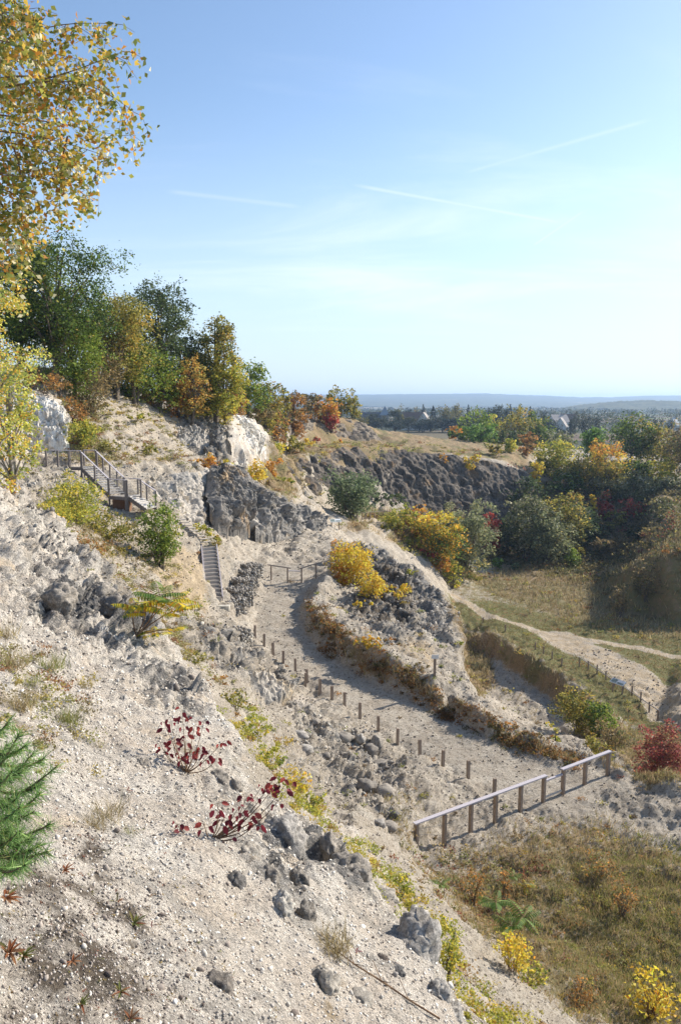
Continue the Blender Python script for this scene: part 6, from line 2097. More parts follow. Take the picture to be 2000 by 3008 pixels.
MAT_STONE = make_stone_mat()
SP_ = {
    'chalk': [((.78, .71, .61), 4), ((.66, .58, .48), 3), ((.86, .82, .74), 2), ((.40, .36, .32), 1.4), ((.22, .18, .15), .9)],
    'grey': [((.36, .315, .26), 4), ((.25, .22, .185), 3), ((.42, .385, .34), 2), ((.12, .115, .11), 1.5)],
    'mix': [((.46, .41, .34), 4), ((.30, .27, .23), 3), ((.60, .55, .47), 2), ((.17, .155, .14), 1.5)],
    'dirt': [((.38, .33, .27), 4), ((.24, .205, .17), 4), ((.58, .53, .46), 2), ((.13, .10, .08), 2)],
}
SP_['earthy'] = [((.46, .39, .33), 4), ((.30, .25, .21), 4), ((.62, .56, .49), 1.8), ((.14, .105, .085), 2)]
PAL.update(SP_)
iu = np.arange(0, n_in - 1)
dense_j = np.where((np.array(TH) > -0.50) & (np.array(TH) < 0.50))[0]
GV = gp.reshape(nr, nt, 3)
WG = Wt.reshape(nr, nt, 6)
PM = path_m.reshape(nr, nt)


def sample_ground(n, rng, wfun, rmin=1.3, rmax=200):
    """random places on the ground, weighted by ground kind; the density follows the survey grid"""
    rows = np.where((np.array(RINGS[:n_in]) >= rmin) & (np.array(RINGS[:n_in]) <= rmax))[0]
    rows = rows[rows < n_in - 1]
    out_c, out_i = [], []
    got = 0
    while got < n:
        m = n * 3
        i = rows[rng.integers(0, len(rows), m)]
        j = dense_j[rng.integers(0, len(dense_j) - 1, m)]
        w = wfun(i, j)
        keep = rng.random(m) < w
        i, j = i[keep], j[keep]
        f = rng.random((len(i), 2))
        c = (GV[i, j] * ((1 - f[:, 0]) * (1 - f[:, 1]))[:, None] + GV[i + 1, j] * (f[:, 0] * (1 - f[:, 1]))[:, None]
             + GV[i, j + 1] * ((1 - f[:, 0]) * f[:, 1])[:, None] + GV[i + 1, j + 1] * (f[:, 0] * f[:, 1])[:, None])
        out_c.append(c)
        out_i.append(np.stack([i, j], 1))
        got += len(i)
        if len(i) == 0:
            break
    return np.concatenate(out_c)[:n], np.concatenate(out_i)[:n]


def scatter_stones(name, n, pal, wfun, px_lo, px_hi, seed, rmin=1.3, rmax=200, ico=False, power=2.2, smax=9, flat=.7):
    rng = np.random.default_rng(seed)
    C, I = sample_ground(n, rng, wfun, rmin, rmax)
    D = np.linalg.norm(C, axis=1)
    u = rng.random(len(C)) ** power
    S = np.minimum((px_lo + (px_hi - px_lo) * u) * D / F, smax)
    C[:, 2] += S * .12
    sc_ = pick(pal, len(C), rng)
    if pal == 'chalk':      # where the slope is earthy the stones are dirty too
        dirty = rng.random(len(C)) < WG[I[:, 0], I[:, 1], 5] * 1.6
        sc_[dirty] = pick('earthy', int(dirty.sum()), rng)
    V_, F_, cc = stones_mesh(C, S, rng, sc_ * rng.uniform(.8, 1.15, len(C))[:, None], ico, flat)
    return tag(np_mesh(name, V_, F_, MAT_STONE, cols=cc), kind='stuff')


scatter_stones('gravel', 48000, 'chalk', lambda i, j: 0.35 + 0.65 * WG[i, j, 5], 3.5, 13, 1, 1.6, 12, power=2.8)
scatter_stones('pebbles', 900, 'chalk', lambda i, j: 0.2 + 0.8 * WG[i, j, 5], 10, 26, 2, 1.8, 13, ico=True, power=4.5, smax=.16)
scatter_stones('rubble', 8000, 'mix', lambda i, j: np.clip(WG[i, j, 1] * 1.4 - .15, 0, 1) * np.clip(1 - WG[i, j, 5], .15, 1), 3.5, 17, 3, 14, 110, ico=True, power=4.0, smax=.6, flat=.4)
scatter_stones('gravel', 30000, 'dirt', lambda i, j: np.clip(0.75 - WG[i, j, 2] - WG[i, j, 3], 0, 1) * (0.35 + .65 * (1 - PM[i, j])), 2.5, 9, 4, 11, 90, power=2.6)

rngB = np.random.default_rng(77)


def boulder(px, py, w, h, label, pal='grey', Y=None, name='boulder', seed=0, sub=4, emb=.42, lean=0.0, pit=1.0, mat=None, group='grey boulders set in the white slope'):
    """one embedded stone with a broken, pitted surface; w, h as sighted"""
    hp, nn_ = hit(px, py)
    if hp is None:
        return
    D = hp.length
    w_, h_ = w / F * D, h / F * D
    s = 4
    # icosphere by subdividing
    V, Fc = ICO_V.copy(), ICO_F.copy()
    for _ in range(sub - 1):
        e = {}
        V = V.tolist()
        nf = []
        for a, b, c in Fc.tolist():
            ids = []
            for p_, q_ in ((a, b), (b, c), (c, a)):
                k_ = (min(p_, q_), max(p_, q_))
                if k_ not in e:
                    m_ = np.array(V[p_]) + np.array(V[q_])
                    V.append((m_ / np.linalg.norm(m_)).tolist())
                    e[k_] = len(V) - 1
                ids.append(e[k_])
            nf += [(a, ids[0], ids[2]), (b, ids[1], ids[0]), (c, ids[2], ids[1]), ids]
        V, Fc = np.array(V), np.array(nf)
    sd = seed + int(px + py)
    b1_, k1_ = facets(V * 1.5 + sd % 50, sd, 1.3)
    b2_, k2_ = facets(V * 4.2 + sd % 31, sd + 3, 1.0)
    nz = fbm(V + sd % 13, 2.0, 5, sd)
    b3_, k3_ = facets(V * 10 + sd % 17, sd + 9, 1.0)
    r_ = 1 + 0.24 * (b1_ * (.75 + .25 * k1_) - .5) + 0.10 * pit * (b2_ * (.6 + .4 * k2_) - .4) + .025 * pit * (b3_ * k3_ - .4) + .10 * nz
    V = V * r_[:, None]
    V = V * np.array([w_ / 2, (w_ + h_) / 4, h_ / 2])
    if lean:
        ca, sa = math.cos(lean), math.sin(lean)
        V = V @ np.array([[ca, 0, sa], [0, 1, 0], [-sa, 0, ca]]).T
    off = Vector((hp)) - Vector(nn_ if nn_.dot(hp) < 0 else -nn_) * (emb * min(w_, h_) * .5)
    c0 = pick(pal, 1, rngB)[0]
    cn = np.clip(0.5 + fbm(V / max(w_, .01) * 6, 1.0, 4, sd + 5), 0, 1)
    cols = c0[None] * (0.6 + .8 * cn)[:, None]
    o = np_mesh(name, V, Fc, MAT_BOULDER, cols=cols, loc=off)
    return tag(o, label, 'boulder' if name == 'boulder' else 'rock', group)


def make_boulder_mat():
    M = Mat('boulder_stone', 0.92)
    a = M.attr('col')
    p = M.obj()
    n = M.noise(p, 26.0, 7, 0.75)
    n2 = M.noise(p, 90.0, 4, 0.7)
    c = M.mix(M.ramp(n, 0.42, 0.60), M.mix(0.6, a.outputs['Color'], (0.075, 0.07, 0.065)), a.outputs['Color'])
    c = M.mix(M.math('MULTIPLY', M.ramp(n2, 0.55, 0.66), 0.5), c, (0.50, 0.47, 0.43))
    return M.fin(c, M.bump(n2, 0.5, 0.004, M.bump(n, 0.9, 0.02)))


MAT_BOULDER = make_boulder_mat()
BL_ = [
    (855, 2475, 115, 150, 'broad grey boulder with a rounded top at the edge of the white spur', 'grey'),
    (878, 2583, 50, 80, 'narrow pitted grey stone just below the broad boulder', 'grey'),
    (968, 2490, 50, 95, 'upright grey stone on the rim right of the broad boulder', 'grey'),
    (1040, 2545, 110, 90, 'long grey stone ridge sloping along the rim of the spur', 'grey'),
    (1125, 2640, 90, 50, 'flat grey slab ending the stone ridge on the rim', 'mix'),
    (906, 2690, 55, 80, 'pitted grey stone in the middle of the white slope', 'grey'),
    (1225, 2766, 125, 185, 'largest dark boulder standing at the right rim of the spur', 'grey'),
    (957, 2885, 70, 100, 'grey wedge of stone near the bottom of the slope', 'mix'),
    (1062, 2935, 75, 60, 'low grey stone right of the wedge near the bottom', 'mix'),
    (1288, 2915, 55, 75, 'dark stone on the rim below the largest boulder', 'grey'),
    (1335, 2970, 60, 60, 'dark stone at the lowest corner of the rim', 'grey'),
    (646, 2282, 58, 56, 'round pitted grey stone between the two red leaved saplings', 'grey'),
    (694, 2307, 42, 40, 'smaller dark stone touching the rim beside the round pitted one', 'grey'),
    (650, 2885, 80, 80, 'brownish lumpy stone in the gravel at the lower middle', 'dirt'),
    (1125, 2817, 34, 30, 'small brown stone left of the largest dark boulder', 'dirt'),
    (1171, 2852, 46, 32, 'small dark stone below the brown one', 'grey'),
    (835, 2655, 66, 76, 'grey stone patch left of the pitted stone in mid slope', 'mix'),
    (735, 2500, 66, 60, 'grey and ochre stone under the bent twig sapling', 'mix'),
    (700, 2590, 60, 76, 'grey fluted stone below the ochre one', 'mix'),
    (798, 2570, 60, 56, 'grey stone below the broad boulder, left side', 'grey'),
    (176, 1758, 88, 80, 'blue grey boulder at the upper left of the near slope', 'grey'),
    (295, 1731, 66, 60, 'jagged grey stone right of the blue grey boulder', 'grey'),
    (335, 1775, 66, 66, 'jagged grey stone next to the sumac plant', 'grey'),
    (110, 1790, 50, 50, 'pale grey stone left of the blue grey boulder', 'mix'),
    (424, 2242, 38, 34, 'small brown stone left of the upper red leaved sapling', 'dirt'),
    (366, 2053, 26, 30, 'small brown stone in the middle of the white slope', 'dirt'),
    (40, 1950, 30, 24, 'small grey stone in the grass at the left edge', 'grey'),
]
for k, (px_, py_, w_, h_, lab, pl_) in enumerate(BL_):
    boulder(px_, py_, w_, h_, lab, pl_, seed=k * 7, pit=1.3)
RK = [
    (1090, 2217, 40, 34, 'dark rock nearest the eighth post of the row'), (1104, 2206, 36, 50, 'upright dark rock in the rubble beside the path'), (1080, 2338, 64, 52, 'left dark boulder of the pair in the rubble'),
    (1128, 2350, 62, 46, 'right dark boulder of the pair in the rubble'), (1140, 2445, 52, 32, 'dark flat rock near the left end of the long handrail'), (1112, 2432, 34, 26, 'small dark rock beside the flat one near the handrail'),
    (923, 2131, 34, 22, 'flat rock at the top of the rubble beside the path'), (877, 2170, 52, 26, 'slab rock at the left of the rubble'), (1010, 2182, 52, 40, 'grey boulder in the middle of the rubble'),
    (1056, 2182, 30, 30, 'dark rock right of the grey boulder in mid rubble'), (957, 2230, 30, 22, 'small dark rock in the lower rubble'), (890, 2215, 50, 34, 'leaning slab in the lower left rubble'),
    (1160, 2402, 28, 20, 'little rock between the boulder pair and the handrail'), (1125, 2252, 60, 22, 'flat broken slab below the fourth post'),
]
for k, (px_, py_, w_, h_, lab) in enumerate(RK):
    boulder(px_, py_ - h_ * .3, w_, h_, lab, 'grey', name='rock', seed=300 + k * 5, sub=3, emb=-.3, group='rocks in the rubble beside the path')


# ---- gabion walls: wire baskets filled with broken stone ---------------
def gabion(label, quad, h, seed, rows=3, pal='grey'):
    """quad: plan outline of the basket (4 points, top height z), h: height"""
    rng = np.random.default_rng(seed)
    q = [Vector(a) for a in quad]
    c = sum(q, Vector()) / 4
    root = empty('gabion', (c.x, c.y, c.z - h), label, 'gabion', 'stone filled baskets by the path')
    S0 = 0.19
    C = []
    L = (q[1] - q[0]).length
    Wd = (q[3] - q[0]).length
    for a in np.arange(S0 / 2, L, S0):
        for b in np.arange(S0 / 2, Wd, S0):
            top = q[0].lerp(q[1], a / L).lerp(q[3].lerp(q[2], a / L), b / Wd)
            edge = a < S0 or b < S0 or a > L - S0 or b > Wd - S0
            for k in range(int(h / S0) + 1):
                if k == 0 or edge:
                    C.append((top.x, top.y, top.z - .08 - k * S0))
    C = np.array(C) + rng.normal(0, .03, (len(C), 3)) - np.array([c.x, c.y, c.z - h])
    cols = pick(pal, len(C), rng)
    side = C[:, 2] < h - .16
    cols[side] = pick('mix', int(side.sum()), rng)
    V_, F_, cc = stones_mesh(C, S0 * rng.uniform(1.0, 1.5, len(C)), rng, cols, True, .9)
    o = np_mesh('stone_fill', V_, F_, MAT_STONE, root, cols=cc)
    o['kind'] = 'stuff'
    m = MB()
    base = Vector((c.x, c.y, c.z - h))
    for a, b in ((0, 1), (1, 2), (2, 3), (3, 0)):
        n_ = max(2, int((q[b] - q[a]).length / .35))
        for k in range(n_ + 1):
            t0 = q[a].lerp(q[b], k / n_) - base
            m.tube([t0 + Vector((0, 0, .03)), t0 - Vector((0, 0, h))], .006, 3)
        for k in range(4):
            m.tube([q[a] - base - Vector((0, 0, h * k / 3 - .03)), q[b] - base - Vector((0, 0, h * k / 3 - .03))], .006, 3)
    m.build('wire_basket', M_WIRE, root)
    return root


def gq(px0, py0, px1, py1, z, depth_):
    a, b = plane_z(px0, py0, z), plane_z(px1, py1, z)
    n_ = Vector((-(b - a).y, (b - a).x, 0)).normalized() * depth_
    return [a, b, b + n_, a + n_]


gabion('large stone filled basket at the near corner beside the first path post', gq(690, 1868, 745, 1846, -13.7, 3.0), 1.5, 1)
gabion('second stone filled basket behind the large corner one', gq(655, 1800, 712, 1786, -13.35, 1.6), 1.2, 2)
gabion('third stone filled basket near the foot of the straight steps', gq(668, 1770, 728, 1756, -13.0, 1.5), 1.3, 3)
gabion('fourth stone filled basket on the curve of the path', gq(692, 1738, 742, 1728, -12.75, 1.4), 1.3, 4)
gabion('fifth stone filled basket on the curve of the path', gq(706, 1708, 756, 1700, -12.6, 1.4), 1.2, 5)
gabion('sixth stone filled basket close to the path barrier', gq(722, 1684, 764, 1676, -12.5, 1.3), 1.2, 6)
gabion('last stone filled basket left of the path barrier', gq(738, 1664, 776, 1656, -12.4, 1.3), 1.1, 7)
# ------------------------------------------------------------ near plants
def rotbetween(d):
    return Vector((0, 0, 1)).rotation_difference(Vector(d).normalized()).to_matrix()


class LeafSet:
    """individually shaped leaves (4 triangles folded along the midrib)"""
    def __init__(self):
        self.V, self.F, self.C = [], [], []

    def leaf(self, base, d, L, W, col, up=Vector((0, 0, 1)), curl=0.15):
        d = Vector(d).normalized()
        s = d.cross(up)
        s = s.normalized() if s.length > 1e-4 else Vector((1, 0, 0))
        n = s.cross(d)
        b = len(self.V)
        base = Vector(base)
        m = base + d * L * .5 - n * L * curl * .3
        tip = base + d * L - n * L * curl
        q1, q2 = base + d * L * .22, base + d * L * .62 - n * L * curl * .45
        self.V += [base, q1 + s * W * .40 + n * W * .16, q2 + s * W * .44 + n * W * .20, tip, q2 - s * W * .44 + n * W * .20, q1 - s * W * .40 + n * W * .16, m]
        for k in range(6):
            self.F.append((b + k, b + (k + 1) % 6, b + 6))
        self.C += [col] * 7

    def build(self, name, mat, parent=None, loc=None):
        return np_mesh(name, np.array([tuple(v) for v in self.V]), np.array(self.F), mat, parent, cols=np.array(self.C), loc=loc)


rs = random.Random(5)


def rcol(pal):
    c = pick(pal, 1, np.random.default_rng(rs.randrange(10 ** 6)))[0] * (0.8 + .4 * rs.random())
    return tuple(c)


PAL['wine'] = [((.20, .03, .04), 4), ((.12, .02, .03), 3), ((.30, .06, .05), 2)]
PAL['sumac'] = [((.70, .54, .04), 4), ((.48, .46, .06), 3), ((.20, .27, .05), 1.5), ((.66, .34, .04), 1.5)]
PAL['sumacgreen'] = [((.16, .26, .06), 4), ((.26, .32, .07), 2)]
PAL['pine'] = [((.17, .29, .08), 4), ((.27, .38, .13), 3), ((.10, .18, .06), 2), ((.35, .34, .12), .6)]
PAL['dry'] = [((.40, .32, .17), 4), ((.30, .22, .11), 4), ((.48, .40, .23), 2), ((.22, .19, .08), 2)]
PAL['meadow'] = [((.46, .34, .19), 4), ((.36, .30, .14), 3), ((.24, .24, .08), 2), ((.46, .35, .19), 2)]
PAL['meadowgreen'] = [((.20, .21, .07), 4), ((.30, .24, .10), 4), ((.34, .20, .10), 2)]
PAL['greengrass'] = [((.22, .25, .07), 4), ((.32, .29, .10), 3), ((.40, .33, .14), 2)]


def curve_pts(a, b, bow, n=7):
    a, b, bow = Vector(a), Vector(b), Vector(bow)
    return [a.lerp(b, t / (n - 1)) + bow * math.sin(math.pi * t / (n - 1)) for t in range(n)]


def red_sapling(label, basepx, tips, leaf=.062):
    """dogwood: thin stems ending in pairs of wine red leaves; tips are (px, py, dist offset)"""
    b = ground_pt(*basepx)
    root = empty('red_sapling', tuple(b), label, 'sapling', 'red leaved saplings on the white slope')
    st_, lv = MB(), LeafSet()
    for tx, ty, dd, k in tips:
        t_ = P(tx, ty, b.y + dd)
        pts = curve_pts((0, 0, -.03), t_ - b, Vector((rs.uniform(-.03, .03), 0, -.02 - .06 * abs(tx - basepx[0]) / 200)), 8)
        st_.tube(pts, [.006, .0055, .005, .0045, .004, .003, .0022, .0015], 5)
        for q in range(max(2, int(k * .7))):
            f = 1 - .5 * (q / max(1, k)) ** 1.2
            i_ = min(6, int(f * 7))
            c = pts[i_].lerp(pts[i_ + 1], f * 7 - i_)
            for s_ in (-1, 1):
                d = Vector((s_ * rs.uniform(.4, 1), rs.uniform(-.7, .7), rs.uniform(-.7, .35)))
                e = c + d * .03
                st_.tube([c, e], .0012, 3)
                lv.leaf(e, d + Vector((0, 0, -.5)), leaf * rs.uniform(.75, 1.25), leaf * rs.uniform(.5, .7), rcol('wine'), Vector((rs.uniform(-.5, .5), -.6, .7)), .25)
    st_.build('stems', MAT_TWIG, root, True)
    lv.build('leaves', MAT_LEAF, root)


red_sapling('upright wine red sapling with many leaves in the middle of the white slope', (545, 2262),
            [(535, 2085, 0, 6), (480, 2120, -.1, 4), (500, 2105, .1, 4), (575, 2115, .1, 5), (600, 2120, 0, 4), (470, 2180, -.1, 5), (510, 2170, -.2, 7), (545, 2160, -.1, 6), (590, 2190, .1, 6), (610, 2215, 0, 5),
             (660, 2175, .1, 4), (560, 2210, -.2, 6), (530, 2215, -.1, 5), (640, 2225, 0, 3), (480, 2200, -.1, 3)])
red_sapling('bent twig sapling with wine red leaf bunches leaning over the rim', (620, 2455),
            [(850, 2290, .3, 4), (825, 2285, .3, 5), (800, 2295, .3, 4), (835, 2330, .2, 3), (770, 2310, .2, 3), (725, 2340, .1, 5), (700, 2375, 0, 5), (740, 2390, .1, 5), (760, 2410, .1, 4), (640, 2360, -.1, 4),
             (660, 2400, 0, 5), (600, 2420, -.2, 3), (520, 2420, -.3, 3), (500, 2450, -.3, 3), (670, 2470, 0, 2)])


def compound_leaf(lv, st_, base, d, L, pairs, pal, droop=.3, lw=.24):
    d = Vector(d).normalized()
    pts = []
    for k in range(pairs + 1):
        t = k / pairs
        pts.append(Vector(base) + d * L * t + Vector((0, 0, -droop * L * t * t)))
    st_.tube(pts, [L * .012 * (1 - .8 * k / pairs) for k in range(pairs + 1)], 4)
    for k in range(1, pairs + 1):
        c = pts[k]
        ax = (pts[k] - pts[k - 1]).normalized()
        s = ax.cross(Vector((0, 0, 1))).normalized()
        ll = L * lw * (0.75 + .5 * math.sin(math.pi * min(1, k / pairs * .9 + .1)))
        for sg in (-1, 1):
            lv.leaf(c, s * sg + ax * .35 + Vector((0, 0, -.35)), ll, ll * .34, rcol(pal), Vector((0, 0, 1)), .15)


def ailanthus(label, basepx, heads, pal='sumac', leafL=.42, name='ailanthus_sapling', Y=None, pairs=10, group='feather leaved saplings'):
    b = ground_pt(*basepx) if Y is None else P(basepx[0], basepx[1], Y)
    if Y is not None:
        b.z = gz(b.x, b.y)
    root = empty(name, tuple(b), label, 'sapling', group)
    st_, lv = MB(), LeafSet()
    for hx, hy, n, sc, pl in heads:
        t_ = P(hx, hy, b.y + rs.uniform(-.2, .2)) - b
        pts = curve_pts((0, 0, -.05), t_, Vector((rs.uniform(-.1, .1), 0, .03)), 6)
        st_.tube(pts, [.013, .012, .011, .009, .008, .006], 6)
        for k in range(n):
            an = 2 * math.pi * (k + rs.random() * .6) / n
            d = Vector((math.cos(an), math.sin(an) * .8, rs.uniform(.1, .75)))
            compound_leaf(lv, st_, pts[-1] + Vector((0, 0, -rs.random() * .12)), d, leafL * sc * rs.uniform(.8, 1.2), pairs, pl)
    st_.build('stems', MAT_TWIG, root, True)
    lv.build('leaves', MAT_LEAF, root)


ailanthus('large yellow feather leaved sumac on the near grey rocks', (405, 1955),
          [(400, 1770, 7, 1.25, 'sumac'), (470, 1745, 7, 1.2, 'sumacgreen'), (500, 1760, 6, 1.35, 'sumac'), (520, 1790, 5, 1.2, 'sumac'), (430, 1790, 5, 1.1, 'sumac'), (455, 1850, 4, .9, 'sumac'), (390, 1880, 5, .9, 'sumac'), (500, 1850, 3, .8, 'sumac')],
          leafL=.36, Y=12.6)
ailanthus('green feather leaved sapling on the debris slope above the golden bush', (1490, 2790), [(1455, 2650, 7, 1, 'sumacgreen'), (1535, 2690, 8, 1.1, 'sumacgreen'), (1500, 2720, 6, 1, 'sumacgreen')], leafL=.55, pairs=9)
ailanthus('small green and yellow feather leaved sapling in the brown grass', (1500, 2620), [(1505, 2570, 6, .8, 'sumacgreen'), (1545, 2600, 5, .7, 'sumac')], leafL=.5, pairs=8)
ailanthus('small green feather leaved sapling below the near end of the handrail', (1300, 2640), [(1295, 2590, 6, .7, 'sumacgreen')], leafL=.5, pairs=8)

# ---- pine sapling at the left edge
pb = P(-160, 2560, 2.6)
pb.z = gz(pb.x, pb.y)
pr = empty('pine_sapling', tuple(pb), 'bright green pine branches reaching in from the left edge', 'pine')
stp = MB()
nv_, nf_, nc_ = [], [], []
rngp = np.random.default_rng(3)
ends = [((-60 + 18 * (k % 3), 2160 + 37 * k), (25 + (k * 53) % 120, 2120 + 40 * k + (k * 29) % 30), 2.75 - .045 * k) for k in range(11)] + [((-60, 2300), (60, 2150), 2.7), ((-60, 2330), (100, 2210), 2.6), ((-80, 2380), (170, 2250), 2.55), ((-60, 2420), (120, 2330), 2.5), ((-60, 2450), (150, 2420), 2.45), ((-60, 2480), (60, 2440), 2.4),
        ((-60, 2500), (120, 2480), 2.35), ((-60, 2520), (40, 2530), 2.3), ((-60, 2250), (20, 2190), 2.8), ((-80, 2340), (40, 2260), 2.5), ((-60, 2400), (60, 2370), 2.4)]
for (ax, ay), (bx, by), yy in ends:
    a = P(ax, ay, yy) - pb
    b = P(bx, by, yy + rngp.uniform(-.12, .12)) - pb
    trunkp = Vector((0.02, 0, max(.1, a.z * .8)))
    pts = [trunkp] + curve_pts(a, b, Vector((0, 0, -.03)), 8)
    stp.tube(pts, [.012, .008, .007, .006, .005, .0045, .004, .003, .002], 5)
    axis = (b - a).normalized()
    nn = 230
    for k in range(nn):
        f = rngp.random() ** .75
        c = a.lerp(b, f) + Vector((0, 0, -.03 * math.sin(math.pi * f)))
        d = Vector(rngp.normal(size=3)).normalized() * 1.0 + axis * .75
        d.normalize()
        L = rngp.uniform(.04, .075)
        s = d.cross(Vector(rngp.normal(size=3))).normalized() * .0016
        e = c + d * L
        i0 = len(nv_)
        nv_ += [c - s, c + s, e]
        nf_.append((i0, i0 + 1, i0 + 2))
        nc_ += [pick('pine', 1, rngp)[0] * rngp.uniform(.6, 1.7)] * 3
stp.tube([(0, 0, -.05), (0.02, 0, .3), (0.02, 0, .7)], [.02, .016, .01], 6)
stp.build('branches', MAT_TWIG, pr, True)
np_mesh('needles', np.array([tuple(v) for v in nv_]), np.array(nf_), MAT_LEAF, pr, cols=np.array(nc_))


# ---- overhanging birch at the upper left
def birch_branches():
    rngb = np.random.default_rng(11)
    tb = Vector((-5.6, 4.6, gz(-5.6, 4.6)))
    root = empty('birch_tree', tuple(tb), 'near birch whose leafy branches hang in from the upper left', 'tree', 'birches at the left edge')
    m = MB()
    trunk = [(0, 0, -.3), (.05, .1, 1), (.1, .1, 2.5), (.2, .2, 4), (.2, .3, 5.5)]
    m.tube(trunk, [.10, .09, .075, .055, .03], 9)
    m.build('trunk', MAT_BIRCH, root, True)
    lm = MB()
    V, Fa, C, n0 = [], [], [], 0
    lv_c, lv_d = [], []
    # main boughs: start outside the view, end inside
    boughs = []
    ends_ = [(-40, -60, 130, 40, 6.2), (-60, 60, 200, 60, 6.0), (-60, 180, 420, 70, 6.2), (60, 250, 440, 150, 6.1), (-60, 270, 470, 330, 6.0), (-60, 330, 430, 400, 6.3), (-60, 380, 420, 470, 6.0), (-60, 420, 380, 520, 6.2),
             (-60, 460, 350, 590, 6.1), (-60, 520, 230, 600, 6.3), (-60, 560, 180, 700, 6.0), (-60, 600, 120, 770, 6.2), (-60, 140, 180, 180, 5.8), (-60, 240, 300, 260, 5.7), (-60, 660, 60, 800, 6.0), (-60, 0, 100, 120, 5.9),
             (-60, 300, 260, 340, 6.5), (-60, 90, 120, 240, 6.5), (0, 180, 330, 180, 6.4), (-60, 500, 150, 520, 5.8), (200, 400, 250, 640, 6.1), (60, 560, 140, 760, 6.4), (-60, -100, 60, 10, 6), (40, 430, 130, 650, 6)]
    for x0, y0, x1, y1, yy in ends_:
        x1 -= 75
        a, b = P(x0, y0, yy) - tb, P(x1, y1, yy + rngb.uniform(-.5, .5)) - tb
        L = (b - a).length
        pts = curve_pts(a, b, Vector((rngb.normal() * .05 * L, 0, rngb.uniform(-.04, .12) * L)), 9)
        lm.tube(pts, [.008, .007, .006, .005, .004, .0035, .003, .002, .0015], 5)
        if x0 < -30:
            lm.tube([Vector((.1, .2, min(5.4, max(1.0, a.z * .75)))), pts[0]], [.03, .011], 6)
        nt_ = int(L * 17)
        for k in range(nt_):
            f = 0.05 + .95 * (k + rngb.random()) / nt_
            i_ = min(7, int(f * 8))
            c = pts[i_].lerp(pts[i_ + 1], f * 8 - i_)
            d = Vector((rngb.normal() * .6 + .1, rngb.normal() * .6, rngb.normal() * .45 - .25))
            tl = rngb.uniform(.10, .34)
            tp_ = [c, c + d * tl * .5 + Vector((0, 0, -.02)), c + d * tl + Vector((0, 0, -.08 - .12 * rngb.random()))]
            lm.tube(tp_, [.003, .002, .001], 3)
            for q in range(int(10 + tl * 75)):
                ff = rngb.random()
                cc = tp_[0].lerp(tp_[1], ff * 2) if ff < .5 else tp_[1].lerp(tp_[2], ff * 2 - 1)
                lv_c.append(tuple(cc + Vector(rngb.normal(size=3)) * .035))
    lm.build('branches', MAT_TWIG, root, True)
    Cc = np.array(lv_c)
    n = len(Cc)
    L = Leaves()
    S = rngb.uniform(.032, .058, n)
    Cc[:, 2] -= S * .5
    L.add(*leaf_quads(Cc, S, rngb, pick('birch', n, rngb) * rngb.uniform(.85, 1.4, n)[:, None], up=0, droop=.55, aspect=.68, fold=.2))
    L.build('leaves', MAT_LEAF, root)
    return n


birch_branches()


# ---- grasses
def blades(C, H, rng, pal, wd=.03, lean=.5):
    n = len(C)
    an = rng.uniform(0, 2 * np.pi, n)
    side = np.stack([np.cos(an), np.sin(an), np.zeros(n)], 1) * (H * wd)[:, None]
    top = np.stack([rng.normal(0, lean, n), rng.normal(0, lean, n), np.ones(n)], 1)
    top /= np.linalg.norm(top, axis=1, keepdims=True)
    V = np.stack([C - side, C + side, C + top * H[:, None]], 1).reshape(-1, 3)
    return V, np.arange(3 * n).reshape(n, 3), np.repeat(pick(pal, n, rng) * rng.uniform(.75, 1.25, n)[:, None], 3, axis=0)


def grass_cover(name, n, pal, wfun, px_h, seed, rmin, rmax, wd=.10, lean=.5, hmax=.7, per=3):
    rng = np.random.default_rng(seed)
    C, I = sample_ground(n, rng, wfun, rmin, rmax)
    D = np.linalg.norm(C, axis=1)
    C = np.repeat(C, per, axis=0) + rng.normal(size=(len(C) * per, 3)) * np.array([1, 1, 0]) * (np.repeat(D, per) * .0016)[:, None]
    D = np.repeat(D, per)
    H = np.minimum(rng.uniform(.5, 1.3, len(C)) * px_h * D / F, hmax)
    C[:, 2] -= H * .08
    V, Fa, cc = blades(C, H, rng, pal, wd, lean)
    return tag(np_mesh(name, V, Fa, MAT_BLADE, cols=cc), kind='stuff')


grass_cover('dry_grass', 15000, 'meadow', lambda i, j: np.clip(WG[i, j, 2] * 1.2 - .25, 0, 1), 17, 21, 14, 45, wd=.06, hmax=.4)
grass_cover('green_grass', 9000, 'greengrass', lambda i, j: np.clip(WG[i, j, 3] * 1.3 - .2, 0, 1), 13, 22, 14, 45, wd=.06, hmax=.3)
grass_cover('dry_grass', 12000, 'dry', lambda i, j: np.clip(WG[i, j, 2] * 1.4 - .45, 0, 1), 15, 23, 32, 130, wd=.09, hmax=1.1)
grass_cover('green_grass', 14000, 'meadowgreen', lambda i, j: np.clip(WG[i, j, 3] * 1.2 - .3, 0, 1), 5, 24, 45, 150, wd=.12, hmax=.6)
grass_cover('weeds', 5000, 'dry', lambda i, j: 0.4 * (1 - PM[i, j]), 8, 25, 15, 90, wd=.08, hmax=.5)


